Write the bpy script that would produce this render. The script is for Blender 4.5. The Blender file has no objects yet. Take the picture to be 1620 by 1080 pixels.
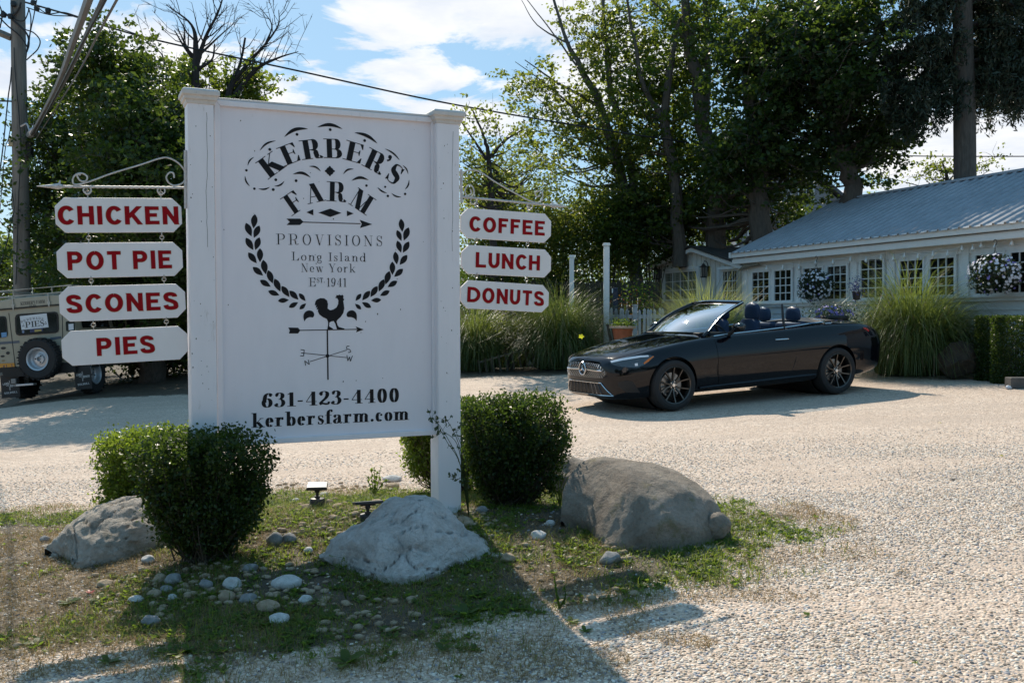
import bpy, math, random
import numpy as np
from math import sin, cos, tan, atan, atan2, radians, degrees, sqrt, pi, exp
from mathutils import Vector, Matrix, noise
from mathutils.bvhtree import BVHTree

S = bpy.context.scene
COL = S.collection
# ------------------------------------------------------------------ camera
F = 1575.0
PITCH = atan(40 / F)
CAM = Vector((0, 0, 1.27))
cam_d = bpy.data.cameras.new('camera')
cam_d.sensor_width = 36.0
cam_d.lens = 35.0
cam_d.clip_start = 0.05
cam_d.clip_end = 2000
cam = bpy.data.objects.new('camera', cam_d)
COL.objects.link(cam)
cam.location = CAM
cam.rotation_euler = (pi / 2 - PITCH, 0, 0)
S.camera = cam
# ------------------------------------------------------------------ sun + sky
SUN_AZ = radians(-17.1)          # from +Y, negative = to the left
SUN_EL = radians(42.6)
SUN = Vector((sin(SUN_AZ) * cos(SUN_EL), cos(SUN_AZ) * cos(SUN_EL), sin(SUN_EL)))
sd = bpy.data.lights.new('sun', 'SUN')
sd.energy = 5.0
sd.angle = radians(0.55)
sd.color = (1.0, 0.90, 0.75)
so = bpy.data.objects.new('sun', sd)
COL.objects.link(so)
so.rotation_euler = SUN.to_track_quat('Z', 'Y').to_euler()
so.location = (0, 0, 30)
S.view_settings.view_transform = 'Standard'
S.view_settings.look = 'None'
S.view_settings.gamma = 1.0
S.view_settings.exposure = 0.16
S.view_settings.use_curve_mapping = False
S.render.engine = 'CYCLES'
S.cycles.max_bounces = 8
S.cycles.transparent_max_bounces = 12
S.cycles.caustics_reflective = False
S.cycles.caustics_refractive = False

world = bpy.data.worlds.new('World')
S.world = world
world.use_nodes = True


class NT:
    """small helper round a node tree"""
    def __init__(s, nt):
        s.nt = nt

    def n(s, t, **kw):
        nd = s.nt.nodes.new(t)
        for k, v in kw.items():
            if k in ('ins',):
                for a, b in v.items():
                    nd.inputs[a].default_value = b
            else:
                setattr(nd, k, v)
        return nd

    def l(s, a, b):
        s.nt.links.new(a, b)

    def math(s, op, a, b=None, clamp=False):
        nd = s.nt.nodes.new('ShaderNodeMath')
        nd.operation = op
        nd.use_clamp = clamp
        for i, v in enumerate((a, b)):
            if v is None:
                continue
            if isinstance(v, (int, float)):
                nd.inputs[i].default_value = v
            else:
                s.nt.links.new(v, nd.inputs[i])
        return nd.outputs[0]

    def mixc(s, fac, a, b, mode='MIX'):
        nd = s.nt.nodes.new('ShaderNodeMix')
        nd.data_type = 'RGBA'
        nd.blend_type = mode
        for sock, v in ((nd.inputs[0], fac), (nd.inputs[6], a), (nd.inputs[7], b)):
            if isinstance(v, (int, float)):
                sock.default_value = v
            elif isinstance(v, (tuple, list)):
                sock.default_value = (*v, 1) if len(v) == 3 else v
            else:
                s.nt.links.new(v, sock)
        return nd.outputs[2]

    def ramp(s, fac, stops, interp='LINEAR'):
        nd = s.nt.nodes.new('ShaderNodeValToRGB')
        cr = nd.color_ramp
        cr.interpolation = interp
        while len(cr.elements) < len(stops):
            cr.elements.new(0.5)
        for e, (p, c) in zip(cr.elements, stops):
            e.position = p
            if isinstance(c, (int, float)):
                c = (c, c, c)
            e.color = (*c, 1)
        s.nt.links.new(fac, nd.inputs[0])
        return nd.outputs[0]

    def noise(s, scale, detail=4, rough=0.55, vec=None, dist=0.0):
        nd = s.nt.nodes.new('ShaderNodeTexNoise')
        nd.inputs['Scale'].default_value = scale
        nd.inputs['Detail'].default_value = detail
        nd.inputs['Roughness'].default_value = rough
        nd.inputs['Distortion'].default_value = dist
        if vec is not None:
            s.nt.links.new(vec, nd.inputs['Vector'])
        return nd.outputs[0]


def ray(px, py):
    """direction of a photo pixel (1620 x 1080 frame), world space"""
    f = Vector((0, cos(PITCH), -sin(PITCH)))
    u = Vector((0, sin(PITCH), cos(PITCH)))
    return f + Vector((1, 0, 0)) * ((px - 810) / F) - u * ((py - 540) / F)


def at(px, py, Y):
    d = ray(px, py)
    return CAM + d * (Y / d.y)


def make_world():
    w = NT(world.node_tree)
    bg = world.node_tree.nodes['Background']
    sky = w.n('ShaderNodeTexSky', sky_type='NISHITA', sun_disc=False, sun_elevation=SUN_EL,
              sun_rotation=SUN_AZ, altitude=0, air_density=1.0, dust_density=0.6, ozone_density=1.5)
    tc = w.n('ShaderNodeTexCoord')
    nrm = w.n('ShaderNodeVectorMath', operation='NORMALIZE')
    w.l(tc.outputs['Generated'], nrm.inputs[0])
    sep = w.n('ShaderNodeSeparateXYZ')
    w.l(nrm.outputs[0], sep.inputs[0])
    # clouds lie on a flat layer: direction / height, softened near the horizon
    h = w.math('ADD', w.math('MAXIMUM', sep.outputs[2], 0.0), 0.10)
    comb = w.n('ShaderNodeCombineXYZ')
    w.l(w.math('DIVIDE', sep.outputs[0], h), comb.inputs[0])
    w.l(w.math('DIVIDE', sep.outputs[1], h), comb.inputs[1])
    base = w.noise(0.62, 8, 0.56, comb.outputs[0], 0.35)
    small = w.noise(2.1, 9, 0.62, comb.outputs[0], 0.5)
    # cloud banks where the photograph has them (directions), broken up by the noise
    banks = [(690, 25, .055, .9), (790, 20, .07, 1.0), (700, 105, .045, .7), (215, 95, .075, 1.0), (110, 110, .06, .7), (20, 120, .05, .55),
             (1500, 250, .085, .95), (1420, 130, .05, .8), (960, 120, .08, .7), (640, 165, .03, .4), (430, 160, .04, .6), (1600, 190, .05, .6), (760, 190, .04, .6)]
    tot = None
    for (px, py, sg, a) in banks:
        d = ray(px, py).normalized()
        dp = w.n('ShaderNodeVectorMath', operation='SUBTRACT')
        w.l(nrm.outputs[0], dp.inputs[0])
        dp.inputs[1].default_value = d
        sc = w.n('ShaderNodeVectorMath', operation='MULTIPLY')
        w.l(dp.outputs[0], sc.inputs[0])
        sc.inputs[1].default_value = (0.62, 1, 1.35)
        ln = w.n('ShaderNodeVectorMath', operation='LENGTH')
        w.l(sc.outputs[0], ln.inputs[0])
        g = w.math('MULTIPLY', w.math('EXPONENT', w.math('MULTIPLY', w.math('POWER', w.math('DIVIDE', ln.outputs['Value'], sg), 2.0), -1.0)), a)
        tot = g if tot is None else w.math('MAXIMUM', tot, g)
    m = w.math('ADD', w.math('MULTIPLY', base, 0.55), w.math('MULTIPLY', small, 0.75))
    m = w.math('ADD', m, w.math('MULTIPLY', tot, 0.34))
    mask = w.ramp(m, [(0.0, 0), (0.775, 0), (0.82, 0.8), (0.88, 1.0)])
    shade = w.ramp(w.noise(3.0, 5, 0.6, comb.outputs[0]), [(0.35, (1.0, 1.0, 1.0)), (0.7, (.74, .80, .90))])
    # hazy sky, brighter and paler than a clean one
    blue = w.mixc(0.50, sky.outputs[0], (2.4, 5.6, 8.3))
    bright = w.n('ShaderNodeVectorMath', operation='SCALE')
    w.l(shade, bright.inputs[0])
    bright.inputs['Scale'].default_value = 9.6
    col = w.mixc(mask, blue, bright.outputs[0])
    w.l(col, bg.inputs['Color'])
    bg.inputs['Strength'].default_value = 0.10


make_world()
random.seed(7)
RNG = np.random.default_rng(11)

# ------------------------------------------------------------------ terrain
def gz(x, y):
    xc = 14 * math.tanh(x / 14.0) if abs(x) > 9 else x
    if abs(x) > 9:
        xc = math.copysign(9 + 8 * math.tanh((abs(x) - 9) / 8.0), x)
    yc = y if y < 22 else 22 + 14 * math.tanh((y - 22) / 14.0)
    z = -.378 + .0387 * xc + .0218 * yc
    z += .17 * exp(-((x + 1.2) / 2.4) ** 2 - ((y - 6.8) / 1.15) ** 2)
    q = -(x + 8.4)
    z -= .10 * (math.log1p(exp(q * 3)) / 3 if q < 8 else q) * (1 if q < 8 else 0) * exp(-((y - 19) / 7) ** 2)
    return z


def gnd(px, py):
    d = ray(px, py)
    t = 1.5
    while t < 200:
        P = CAM + d * t
        if P.z <= gz(P.x, P.y):
            return Vector((P.x, P.y, gz(P.x, P.y)))
        t *= 1.002
    return P


# ------------------------------------------------------------------ materials
def new_mat(name):
    m = bpy.data.materials.new(name)
    m.use_nodes = True
    w = NT(m.node_tree)
    return m, w, m.node_tree.nodes['Principled BSDF']


def mat(name, col, rough=0.6, metal=0.0, var=0.0, vscale=8.0, bump=0.0, bscale=40.0, spec=0.5, coat=0.0, col2=None, stretch=None, dirt=None):
    m, w, b = new_mat(name)
    b.inputs['Roughness'].default_value = rough
    b.inputs['Metallic'].default_value = metal
    b.inputs['Specular IOR Level'].default_value = spec
    if coat:
        b.inputs['Coat Weight'].default_value = coat
        b.inputs['Coat Roughness'].default_value = 0.03
    tc = w.n('ShaderNodeTexCoord')
    vec = tc.outputs['Object']
    if stretch:
        mp = w.n('ShaderNodeMapping')
        mp.inputs['Scale'].default_value = stretch
        w.l(vec, mp.inputs[0])
        vec = mp.outputs[0]
    if var or col2:
        c2 = col2 if col2 else tuple(c * (1 - var) for c in col)
        n1 = w.noise(vscale, 6, 0.6, vec)
        f = w.ramp(n1, [(0.35, 0), (0.68, 1)])
        c = w.mixc(f, col, c2)
        if dirt:
            n2 = w.noise(dirt[1], 8, 0.7, vec)
            f2 = w.ramp(n2, [(dirt[2], 0), (dirt[2] + .12, 1)])
            c = w.mixc(w.math('MULTIPLY', f2, dirt[3]), c, dirt[0])
        w.l(c, b.inputs['Base Color'])
    else:
        b.inputs['Base Color'].default_value = (*col, 1)
    if bump:
        bn = w.n('ShaderNodeBump')
        bn.inputs['Strength'].default_value = bump
        bn.inputs['Distance'].default_value = 0.01
        w.l(w.noise(bscale, 6, 0.65, vec), bn.inputs['Height'])
        w.l(bn.outputs[0], b.inputs['Normal'])
    return m


def leaf_mat(name, dark, light, trans, tw=0.4, rough=0.42, spec=0.5):
    """leaves: a different green on every leaf, light shining through"""
    m, w, b = new_mat(name)
    g = w.n('ShaderNodeNewGeometry')
    c = w.mixc(g.outputs['Random Per Island'], dark, light)
    w.l(c, b.inputs['Base Color'])
    b.inputs['Roughness'].default_value = rough
    b.inputs['Specular IOR Level'].default_value = spec
    t = w.n('ShaderNodeBsdfTranslucent')
    tcol = w.mixc(g.outputs['Random Per Island'], tuple(x * .75 for x in trans), trans)
    w.l(tcol, t.inputs[0])
    mx = w.n('ShaderNodeMixShader')
    mx.inputs[0].default_value = tw
    w.l(b.outputs[0], mx.inputs[1])
    w.l(t.outputs[0], mx.inputs[2])
    out = m.node_tree.nodes['Material Output']
    w.l(mx.outputs[0], out.inputs[0])
    return m


def glass_mat(name, tint, rough=0.02, dens=0.5):
    """thin sheet glass: see-through with a mirror sheen"""
    m, w, b = new_mat(name)
    tr = w.n('ShaderNodeBsdfTransparent')
    tr.inputs[0].default_value = (*tint, 1)
    gl = w.n('ShaderNodeBsdfGlossy')
    gl.inputs['Roughness'].default_value = rough
    lw = w.n('ShaderNodeLayerWeight')
    fr = w.math('ADD', w.math('MULTIPLY', w.math('POWER', lw.outputs['Facing'], 4.0), .9), .04)
    mx = w.n('ShaderNodeMixShader')
    w.l(w.math('MULTIPLY', fr, 1.0 + dens, True), mx.inputs[0])
    w.l(tr.outputs[0], mx.inputs[1])
    w.l(gl.outputs[0], mx.inputs[2])
    w.l(mx.outputs[0], m.node_tree.nodes['Material Output'].inputs[0])
    return m


# ------------------------------------------------------------------ objects
def setp(o, label=None, cat=None, group=None, kind=None):
    if label: o['label'] = label
    if cat: o['category'] = cat
    if group: o['group'] = group
    if kind: o['kind'] = kind
    return o


def thing(name, label, cat, loc=(0, 0, 0), group=None, mtx=None):
    o = bpy.data.objects.new(name, None)
    o.empty_display_size = 0.1
    COL.objects.link(o)
    if mtx is not None:
        o.matrix_world = mtx
    else:
        o.location = loc
    return setp(o, label, cat, group)


def link_mesh(name, me, m=None, parent=None, loc=None):
    o = bpy.data.objects.new(name, me)
    if m is not None and not me.materials:
        me.materials.append(m)
    COL.objects.link(o)
    if parent is not None:
        o.parent = parent
    if loc is not None:
        o.location = loc
    return o


def np_mesh(name, V, Fq, smooth=False):
    """fast mesh from numpy arrays: V (n,3), Fq (m,k) all faces with k corners"""
    me = bpy.data.meshes.new(name)
    V = np.asarray(V, dtype=np.float32)
    Fq = np.asarray(Fq, dtype=np.int32)
    me.vertices.add(len(V))
    me.vertices.foreach_set('co', V.ravel())
    k = Fq.shape[1]
    me.loops.add(Fq.size)
    me.loops.foreach_set('vertex_index', Fq.ravel())
    me.polygons.add(len(Fq))
    me.polygons.foreach_set('loop_start', np.arange(0, Fq.size, k, dtype=np.int32))
    me.polygons.foreach_set('loop_total', np.full(len(Fq), k, dtype=np.int32))
    if smooth:
        me.polygons.foreach_set('use_smooth', np.ones(len(Fq), dtype=bool))
    me.update(calc_edges=True)
    return me


class MB:
    def __init__(s):
        s.v = []
        s.f = []
        s.smooth = False

    def add(s, vs, fs):
        o = len(s.v)
        s.v.extend([tuple(v) for v in vs])
        s.f.extend([tuple(i + o for i in f) for f in fs])
        return s

    def box(s, c, d, R=None):
        x, y, z = d[0] / 2, d[1] / 2, d[2] / 2
        vs = [Vector(p) for p in ((-x, -y, -z), (x, -y, -z), (x, y, -z), (-x, y, -z), (-x, -y, z), (x, -y, z), (x, y, z), (-x, y, z))]
        if R is not None:
            vs = [R @ v for v in vs]
        c = Vector(c)
        return s.add([v + c for v in vs], [(3, 2, 1, 0), (4, 5, 6, 7), (0, 1, 5, 4), (1, 2, 6, 5), (2, 3, 7, 6), (3, 0, 4, 7)])

    def bx(s, x0, x1, y0, y1, z0, z1):
        return s.box(((x0 + x1) / 2, (y0 + y1) / 2, (z0 + z1) / 2), (abs(x1 - x0), abs(y1 - y0), abs(z1 - z0)))

    def tube(s, pts, r, n=6, cap=True, closed=False):
        pts = [Vector(p) for p in pts]
        m = len(pts)
        if isinstance(r, (int, float)):
            r = [r] * m
        up = Vector((0, 0, 1))
        rings = []
        prev = None
        for i, p in enumerate(pts):
            if closed:
                t = pts[(i + 1) % m] - pts[i - 1]
            else:
                t = pts[min(i + 1, m - 1)] - pts[max(i - 1, 0)]
            t = t.normalized() if t.length > 1e-9 else Vector((0, 0, 1))
            if prev is None:
                a = t.cross(up if abs(t.z) < .9 else Vector((1, 0, 0))).normalized()
            else:
                a = (prev - t * prev.dot(t))
                a = a.normalized() if a.length > 1e-6 else t.orthogonal().normalized()
            prev = a
            b = t.cross(a)
            rings.append([p + (a * cos(2 * pi * k / n) + b * sin(2 * pi * k / n)) * r[i] for k in range(n)])
        vs = [v for rg in rings for v in rg]
        fs = []
        for i in range(m if closed else m - 1):
            j = (i + 1) % m
            for k in range(n):
                fs.append((i * n + k, i * n + (k + 1) % n, j * n + (k + 1) % n, j * n + k))
        if cap and not closed:
            fs.append(tuple(range(n))[::-1])
            fs.append(tuple((m - 1) * n + k for k in range(n)))
        return s.add(vs, fs)

    def lathe(s, prof, n=24, M=None, close=False):
        """prof (r, z) turned about z"""
        vs = []
        for (r, z) in prof:
            for k in range(n):
                a = 2 * pi * k / n
                vs.append(Vector((r * cos(a), r * sin(a), z)))
        if M is not None:
            vs = [M @ v for v in vs]
        fs = []
        m = len(prof)
        for i in range(m if close else m - 1):
            j = (i + 1) % m
            for k in range(n):
                fs.append((i * n + k, i * n + (k + 1) % n, j * n + (k + 1) % n, j * n + k))
        return s.add(vs, fs)

    def prism(s, pts, z0, z1, ax='z'):
        """polygon extruded; ax z: pts (x,y); y: pts (x,z); x: pts (y,z)"""
        def P(a, b, c):
            return {'z': (a, b, c), 'y': (a, c, b), 'x': (c, a, b)}[ax]
        n = len(pts)
        vs = [P(a, b, z0) for a, b in pts] + [P(a, b, z1) for a, b in pts]
        fs = [tuple(range(n))[::-1], tuple(range(n, 2 * n))]
        fs += [(i, (i + 1) % n, n + (i + 1) % n, n + i) for i in range(n)]
        return s.add(vs, fs)

    def mesh(s, name):
        me = bpy.data.meshes.new(name)
        me.from_pydata([tuple(v) for v in s.v], [], s.f)
        if s.smooth:
            for p in me.polygons:
                p.use_smooth = True
        me.update()
        return me

    def build(s, name, m, parent=None, bevel=0, smooth=None, fix=True):
        if smooth:
            s.smooth = True
        me = s.mesh(name)
        if fix:
            import bmesh
            bm = bmesh.new()
            bm.from_mesh(me)
            bmesh.ops.recalc_face_normals(bm, faces=bm.faces)
            bm.to_mesh(me)
            bm.free()
        o = link_mesh(name, me, m, parent)
        if bevel:
            b = o.modifiers.new('bevel', 'BEVEL')
            b.width = bevel
            b.segments = 2
            b.limit_method = 'ANGLE'
            b.angle_limit = radians(40)
        if smooth:
            try:
                me.set_sharp_from_angle(angle=radians(38))
            except Exception:
                pass
        return o


class Frame:
    """flat local frame on a surface: u to the right, v up, n towards the viewer"""
    def __init__(s, O, u, v=Vector((0, 0, 1))):
        s.O = Vector(O)
        s.u = Vector(u).normalized()
        s.v = (v - s.u * v.dot(s.u)).normalized()
        s.n = s.u.cross(s.v)          # right x up = towards viewer
        s.M = Matrix.Translation(s.O) @ Matrix((s.u, -s.n, s.v)).transposed().to_4x4()   # local x=u, y=away, z=v

    def hit(s, px, py, off=0.0):
        """pixel -> (a, b) on the plane, off metres in front of it"""
        d = ray(px, py)
        P0 = s.O + s.n * off
        t = (P0 - CAM).dot(s.n) / d.dot(s.n)
        q = CAM + d * t - s.O
        return (q.dot(s.u), q.dot(s.v))

    def loc(s, P):
        q = Vector(P) - s.O
        return Vector((q.dot(s.u), -q.dot(s.n), q.dot(s.v)))


def catmull(pts, per=6, closed=False):
    pts = [Vector(p) for p in pts]
    n = len(pts)
    out = []
    for i in range(n if closed else n - 1):
        if closed:
            a, b, c, d = pts[i - 1], pts[i], pts[(i + 1) % n], pts[(i + 2) % n]
        else:
            b, c = pts[i], pts[i + 1]
            a = pts[i - 1] if i > 0 else b + (b - c)
            d = pts[i + 2] if i + 2 < n else c + (c - b)
        for k in range(per):
            t = k / per
            out.append(0.5 * ((2 * b) + (c - a) * t + (2 * a - 5 * b + 4 * c - d) * t * t + (3 * b - a - 3 * c + d) * t ** 3))
    if not closed:
        out.append(pts[-1])
    return out
# ------------------------------------------------------------------ ground
def island_edge(x, y):
    """>0 inside the planted island"""
    dx = (x + 1.45) / 3.35
    dy = (y - 6.75) / 1.75
    if dx < 0:
        dx *= .72
    if dy < 0:
        dy *= .74
    nn = noise.noise(Vector((x * 1.3, y * 1.3, 0))) * .22 + noise.noise(Vector((x * 4, y * 4, 3))) * .14
    return 1 - sqrt(dx * dx + dy * dy) + nn


def make_ground():
    xs = sorted(set([round(v, 3) for v in np.concatenate([np.linspace(-300, -14, 14), np.linspace(-14, 12, 175), np.linspace(12, 300, 14)])]))
    ys = sorted(set([round(v, 3) for v in np.concatenate([np.linspace(-60, 1, 6), np.linspace(1, 12, 90), np.linspace(12, 34, 60), np.linspace(34, 500, 14)])]))
    V = [(x, y, gz(x, y)) for y in ys for x in xs]
    nx = len(xs)
    Fq = [(j * nx + i, j * nx + i + 1, (j + 1) * nx + i + 1, (j + 1) * nx + i) for j in range(len(ys) - 1) for i in range(nx - 1)]
    me = np_mesh('ground', V, Fq, True)
    a = me.attributes.new('soil', 'FLOAT', 'POINT')
    vals = []
    for (x, y, z) in V:
        isl = min(1, max(0, island_edge(x, y) * 2.2 + .25))
        if y < 7.4:
            isl *= 1 - .30 * min(1, max(0, (-1.9 - x) / .5))
        # land behind the lot: soil and grass
        back = 19.6 + .12 * x + (noise.noise(Vector((x * .6, y * .6, 5))) * .6)
        if x < -4:
            back = 18.3
        if x > 9: back = 17.2
        b = min(1, max(0, (y - back) / 0.8))
        vals.append(max(isl, b))
    a.data.foreach_set('value', vals)
    m, w, b = new_mat('gravel_ground')
    geo = w.n('ShaderNodeNewGeometry')
    vo = w.n('ShaderNodeTexVoronoi', ins={'Scale': 62.0, 'Randomness': 1.0})
    w.l(geo.outputs['Position'], vo.inputs['Vector'])
    sepc = w.n('ShaderNodeSeparateColor')
    w.l(vo.outputs['Color'], sepc.inputs[0])
    stone = w.ramp(sepc.outputs[0], [(0, (.22, .17, .14)), (.12, (.40, .31, .25)), (.3, (.66, .53, .43)), (.6, (.76, .62, .51)), (.82, (.84, .75, .66)), (.93, (.50, .37, .25)), (1, (.22, .22, .25))])
    vo2 = w.n('ShaderNodeTexVoronoi', ins={'Scale': 22.0, 'Randomness': 1.0})
    w.l(geo.outputs['Position'], vo2.inputs['Vector'])
    sep2 = w.n('ShaderNodeSeparateColor')
    w.l(vo2.outputs['Color'], sep2.inputs[0])
    stone = w.mixc(.28, stone, w.ramp(sep2.outputs[0], [(0, (.34, .27, .22)), (.5, (.72, .57, .46)), (1, (.88, .78, .67))]))
    gap = w.ramp(vo.outputs['Distance'], [(.0, 1.0), (.55, 1.0), (.95, .62)])
    stone = w.mixc(1.0, stone, gap, 'MULTIPLY')
    big = w.noise(.9, 7, .62, geo.outputs['Position'])
    stone = w.mixc(w.ramp(big, [(.40, 0), (.70, .40)]), stone, (.46, .35, .27))
    # tyre-worn streaks running across the lot
    mp = w.n('ShaderNodeMapping')
    mp.inputs['Scale'].default_value = (.22, 2.0, 1)
    mp.inputs['Rotation'].default_value = (0, 0, .12)
    w.l(geo.outputs['Position'], mp.inputs[0])
    streak = w.noise(.8, 5, .6, mp.outputs[0])
    stone = w.mixc(w.ramp(streak, [(.47, 0), (.62, .50)]), stone, (.50, .41, .34))
    soiln = w.noise(3.5, 8, .68, geo.outputs['Position'])
    soil = w.ramp(soiln, [(.30, (.020, .016, .010)), (.5, (.05, .038, .022)), (.64, (.12, .09, .055)), (.8, (.04, .055, .02))])
    at_ = w.n('ShaderNodeAttribute', attribute_name='soil')
    edge = w.noise(7, 8, .7, geo.outputs['Position'])
    fac = w.ramp(w.math('ADD', at_.outputs['Fac'], w.math('MULTIPLY', w.math('SUBTRACT', edge, .5), 1.7)), [(.42, 0), (.66, .93)])
    stone = w.mixc(1.0, stone, (.96, .925, .895), 'MULTIPLY')
    w.l(w.mixc(fac, stone, soil), b.inputs['Base Color'])
    b.inputs['Roughness'].default_value = .85
    bn = w.n('ShaderNodeBump')
    bn.inputs['Strength'].default_value = .9
    bn.inputs['Distance'].default_value = .012
    h = w.math('SUBTRACT', w.math('MULTIPLY', w.noise(2.5, 6, .6, geo.outputs['Position']), 2.5), w.math('ADD', vo.outputs['Distance'], w.math('MULTIPLY', vo2.outputs['Distance'], .6)))
    w.l(h, bn.inputs['Height'])
    w.l(bn.outputs[0], b.inputs['Normal'])
    o = link_mesh('ground', me, m)
    setp(o, 'pale crushed stone lot that rises to the right, with a planted mound in front', None, None, 'structure')


def gn_scatter(name, me_src, m, size, dens_attr=True, density=2000, squash=(1, .8, .55), label='', seed=0, subdiv=2):
    o = link_mesh(name, me_src)
    setp(o, label, 'gravel', None, 'stuff')
    ng = bpy.data.node_groups.new(name, 'GeometryNodeTree')
    ng.interface.new_socket('Geometry', in_out='INPUT', socket_type='NodeSocketGeometry')
    ng.interface.new_socket('Geometry', in_out='OUTPUT', socket_type='NodeSocketGeometry')
    N = ng.nodes
    L = ng.links
    gi = N.new('NodeGroupInput')
    go = N.new('NodeGroupOutput')
    dp = N.new('GeometryNodeDistributePointsOnFaces')
    dp.inputs['Seed'].default_value = seed
    na = N.new('GeometryNodeInputNamedAttribute')
    na.data_type = 'FLOAT'
    na.inputs['Name'].default_value = 'dens'
    mu = N.new('ShaderNodeMath')
    mu.operation = 'MULTIPLY'
    mu.inputs[1].default_value = density
    L.new(na.outputs['Attribute'], mu.inputs[0])
    L.new(gi.outputs[0], dp.inputs['Mesh'])
    L.new(mu.outputs[0], dp.inputs['Density'])
    ico = N.new('GeometryNodeMeshIcoSphere')
    ico.inputs['Radius'].default_value = .5
    ico.inputs['Subdivisions'].default_value = subdiv
    ss = N.new('GeometryNodeSetShadeSmooth')
    L.new(ico.outputs['Mesh'], ss.inputs[0])
    sm = N.new('GeometryNodeSetMaterial')
    sm.inputs['Material'].default_value = m
    L.new(ss.outputs[0], sm.inputs[0])
    ip = N.new('GeometryNodeInstanceOnPoints')
    L.new(dp.outputs['Points'], ip.inputs['Points'])
    L.new(sm.outputs[0], ip.inputs['Instance'])
    rv = N.new('FunctionNodeRandomValue')
    rv.data_type = 'FLOAT_VECTOR'
    rv.inputs[0].default_value = (-.5, -.5, 0)
    rv.inputs[1].default_value = (.5, .5, 6.28)
    L.new(rv.outputs[0], ip.inputs['Rotation'])
    r2 = N.new('FunctionNodeRandomValue')
    r2.data_type = 'FLOAT_VECTOR'
    r2.inputs[0].default_value = (size * .6, size * .5, size * .42)
    r2.inputs[1].default_value = (size * 1.5 * squash[0], size * 1.3 * squash[1], size * 1.35 * squash[2])
    r2.inputs['Seed'].default_value = 5
    L.new(r2.outputs[0], ip.inputs['Scale'])
    L.new(ip.outputs[0], go.inputs[0])
    md = o.modifiers.new('scatter', 'NODES')
    md.node_group = ng
    return o


def pebble_mat(name, stops):
    m, w, b = new_mat(name)
    oi = w.n('ShaderNodeObjectInfo')
    c = w.ramp(oi.outputs['Random'], stops)
    tc = w.n('ShaderNodeTexCoord')
    n = w.noise(60, 3, .6, tc.outputs['Object'])
    c = w.mixc(w.ramp(n, [(.4, 0), (.8, .35)]), c, (.45, .38, .30))
    w.l(c, b.inputs['Base Color'])
    b.inputs['Roughness'].default_value = .65
    return m


def make_gravel():
    xs = np.linspace(-6.9, 7.2, 180)
    ys = np.linspace(3.2, 12.5, 120)
    V = [(x, y, gz(x, y) - .001) for y in ys for x in xs]
    nx = len(xs)
    Fq = [(j * nx + i, j * nx + i + 1, (j + 1) * nx + i + 1, (j + 1) * nx + i) for j in range(len(ys) - 1) for i in range(nx - 1)]
    me = np_mesh('gravel', V, Fq)
    a = me.attributes.new('dens', 'FLOAT', 'POINT')
    vals = []
    for (x, y, z) in V:
        e = island_edge(x, y)
        d = 1.0 if e < .02 else max(.16 if x < -2.2 else .05, 1 - e * 4)
        d *= min(1, max(.0, (11.0 - y) / 4.5))
        if abs(x) > .56 * y + .3:
            d = 0
        d *= min(1.2, max(.12, .80 + 1.5 * noise.noise(Vector((x * .55 + 4, y * 1.3, 9))) + .5 * noise.noise(Vector((x * 2, y * 3.5, 2)))))
        vals.append(max(0, d))
    a.data.foreach_set('value', vals)
    m = pebble_mat('pebbles', [(0, (.12, .12, .14)), (.10, (.30, .21, .14)), (.22, (.54, .40, .29)), (.45, (.78, .64, .51)), (.70, (.88, .80, .70)), (.85, (.52, .37, .22)), (.93, (.30, .31, .36)), (1, (.22, .22, .25))])
    gn_scatter('gravel', me, m, .0200, density=2900, label='loose cream and tan pebbles spread over the near part of the lot')


make_ground()
make_gravel()


# ------------------------------------------------------------------ grass and weeds
def blades(P, h, wd, lean, nseg=2, sway=None, rng=RNG):
    """P (n,3) roots, h (n,) lengths, wd width; every blade an arching strip"""
    n = len(P)
    az = rng.uniform(0, 2 * pi, n)
    ln = rng.uniform(lean[0], lean[1], n)
    d = np.stack([np.cos(az), np.sin(az), np.zeros(n)], 1)
    sd_az = az + pi / 2 + rng.uniform(-.8, .8, n)
    s = np.stack([np.cos(sd_az), np.sin(sd_az), np.zeros(n)], 1)
    Vs = []
    for k in range(nseg + 1):
        t = k / nseg
        c = P + d * (ln * h * t * t)[:, None] + np.array([0, 0, 1.0]) * (h * t * (1 - .35 * ln * t))[:, None]
        wk = (wd * (1 - t) ** .6)[:, None] if k < nseg else np.zeros((n, 1)) + wd[:, None] * .05
        Vs += [c - s * wk / 2, c + s * wk / 2]
    V = np.stack(Vs, 1).reshape(-1, 3)
    m = 2 * (nseg + 1)
    base = np.arange(n)[:, None] * m
    Fs = []
    for k in range(nseg):
        Fs.append(base + np.array([2 * k, 2 * k + 1, 2 * k + 3, 2 * k + 2]))
    Fq = np.concatenate(Fs, 0)
    return V, Fq


M_GRASS = leaf_mat('grass_blades', (.045, .085, .018), (.13, .18, .035), (.38, .46, .07), .42, .5, .25)
M_DRY = leaf_mat('dry_grass', (.20, .14, .06), (.40, .28, .13), (.46, .32, .13), .3, .6, .2)
M_WEED = leaf_mat('weed_leaves', (.035, .07, .018), (.08, .13, .028), (.32, .46, .05), .45, .45, .25)
# unseen asphalt road added behind the viewpoint to keep window reflections dark
V = [(x, y, gz(x, y) + .004) for y in np.linspace(-11, -2.5, 9) for x in np.linspace(-60, 60, 61)]
setp(link_mesh('road', np_mesh('road', V, [(j * 61 + i, j * 61 + i + 1, j * 61 + i + 62, j * 61 + i + 61) for j in range(8) for i in range(60)], True), mat('asphalt', (.055, .054, .053), .85, var=.2, vscale=2, bump=.3)), None, None, None, 'structure')


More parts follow.
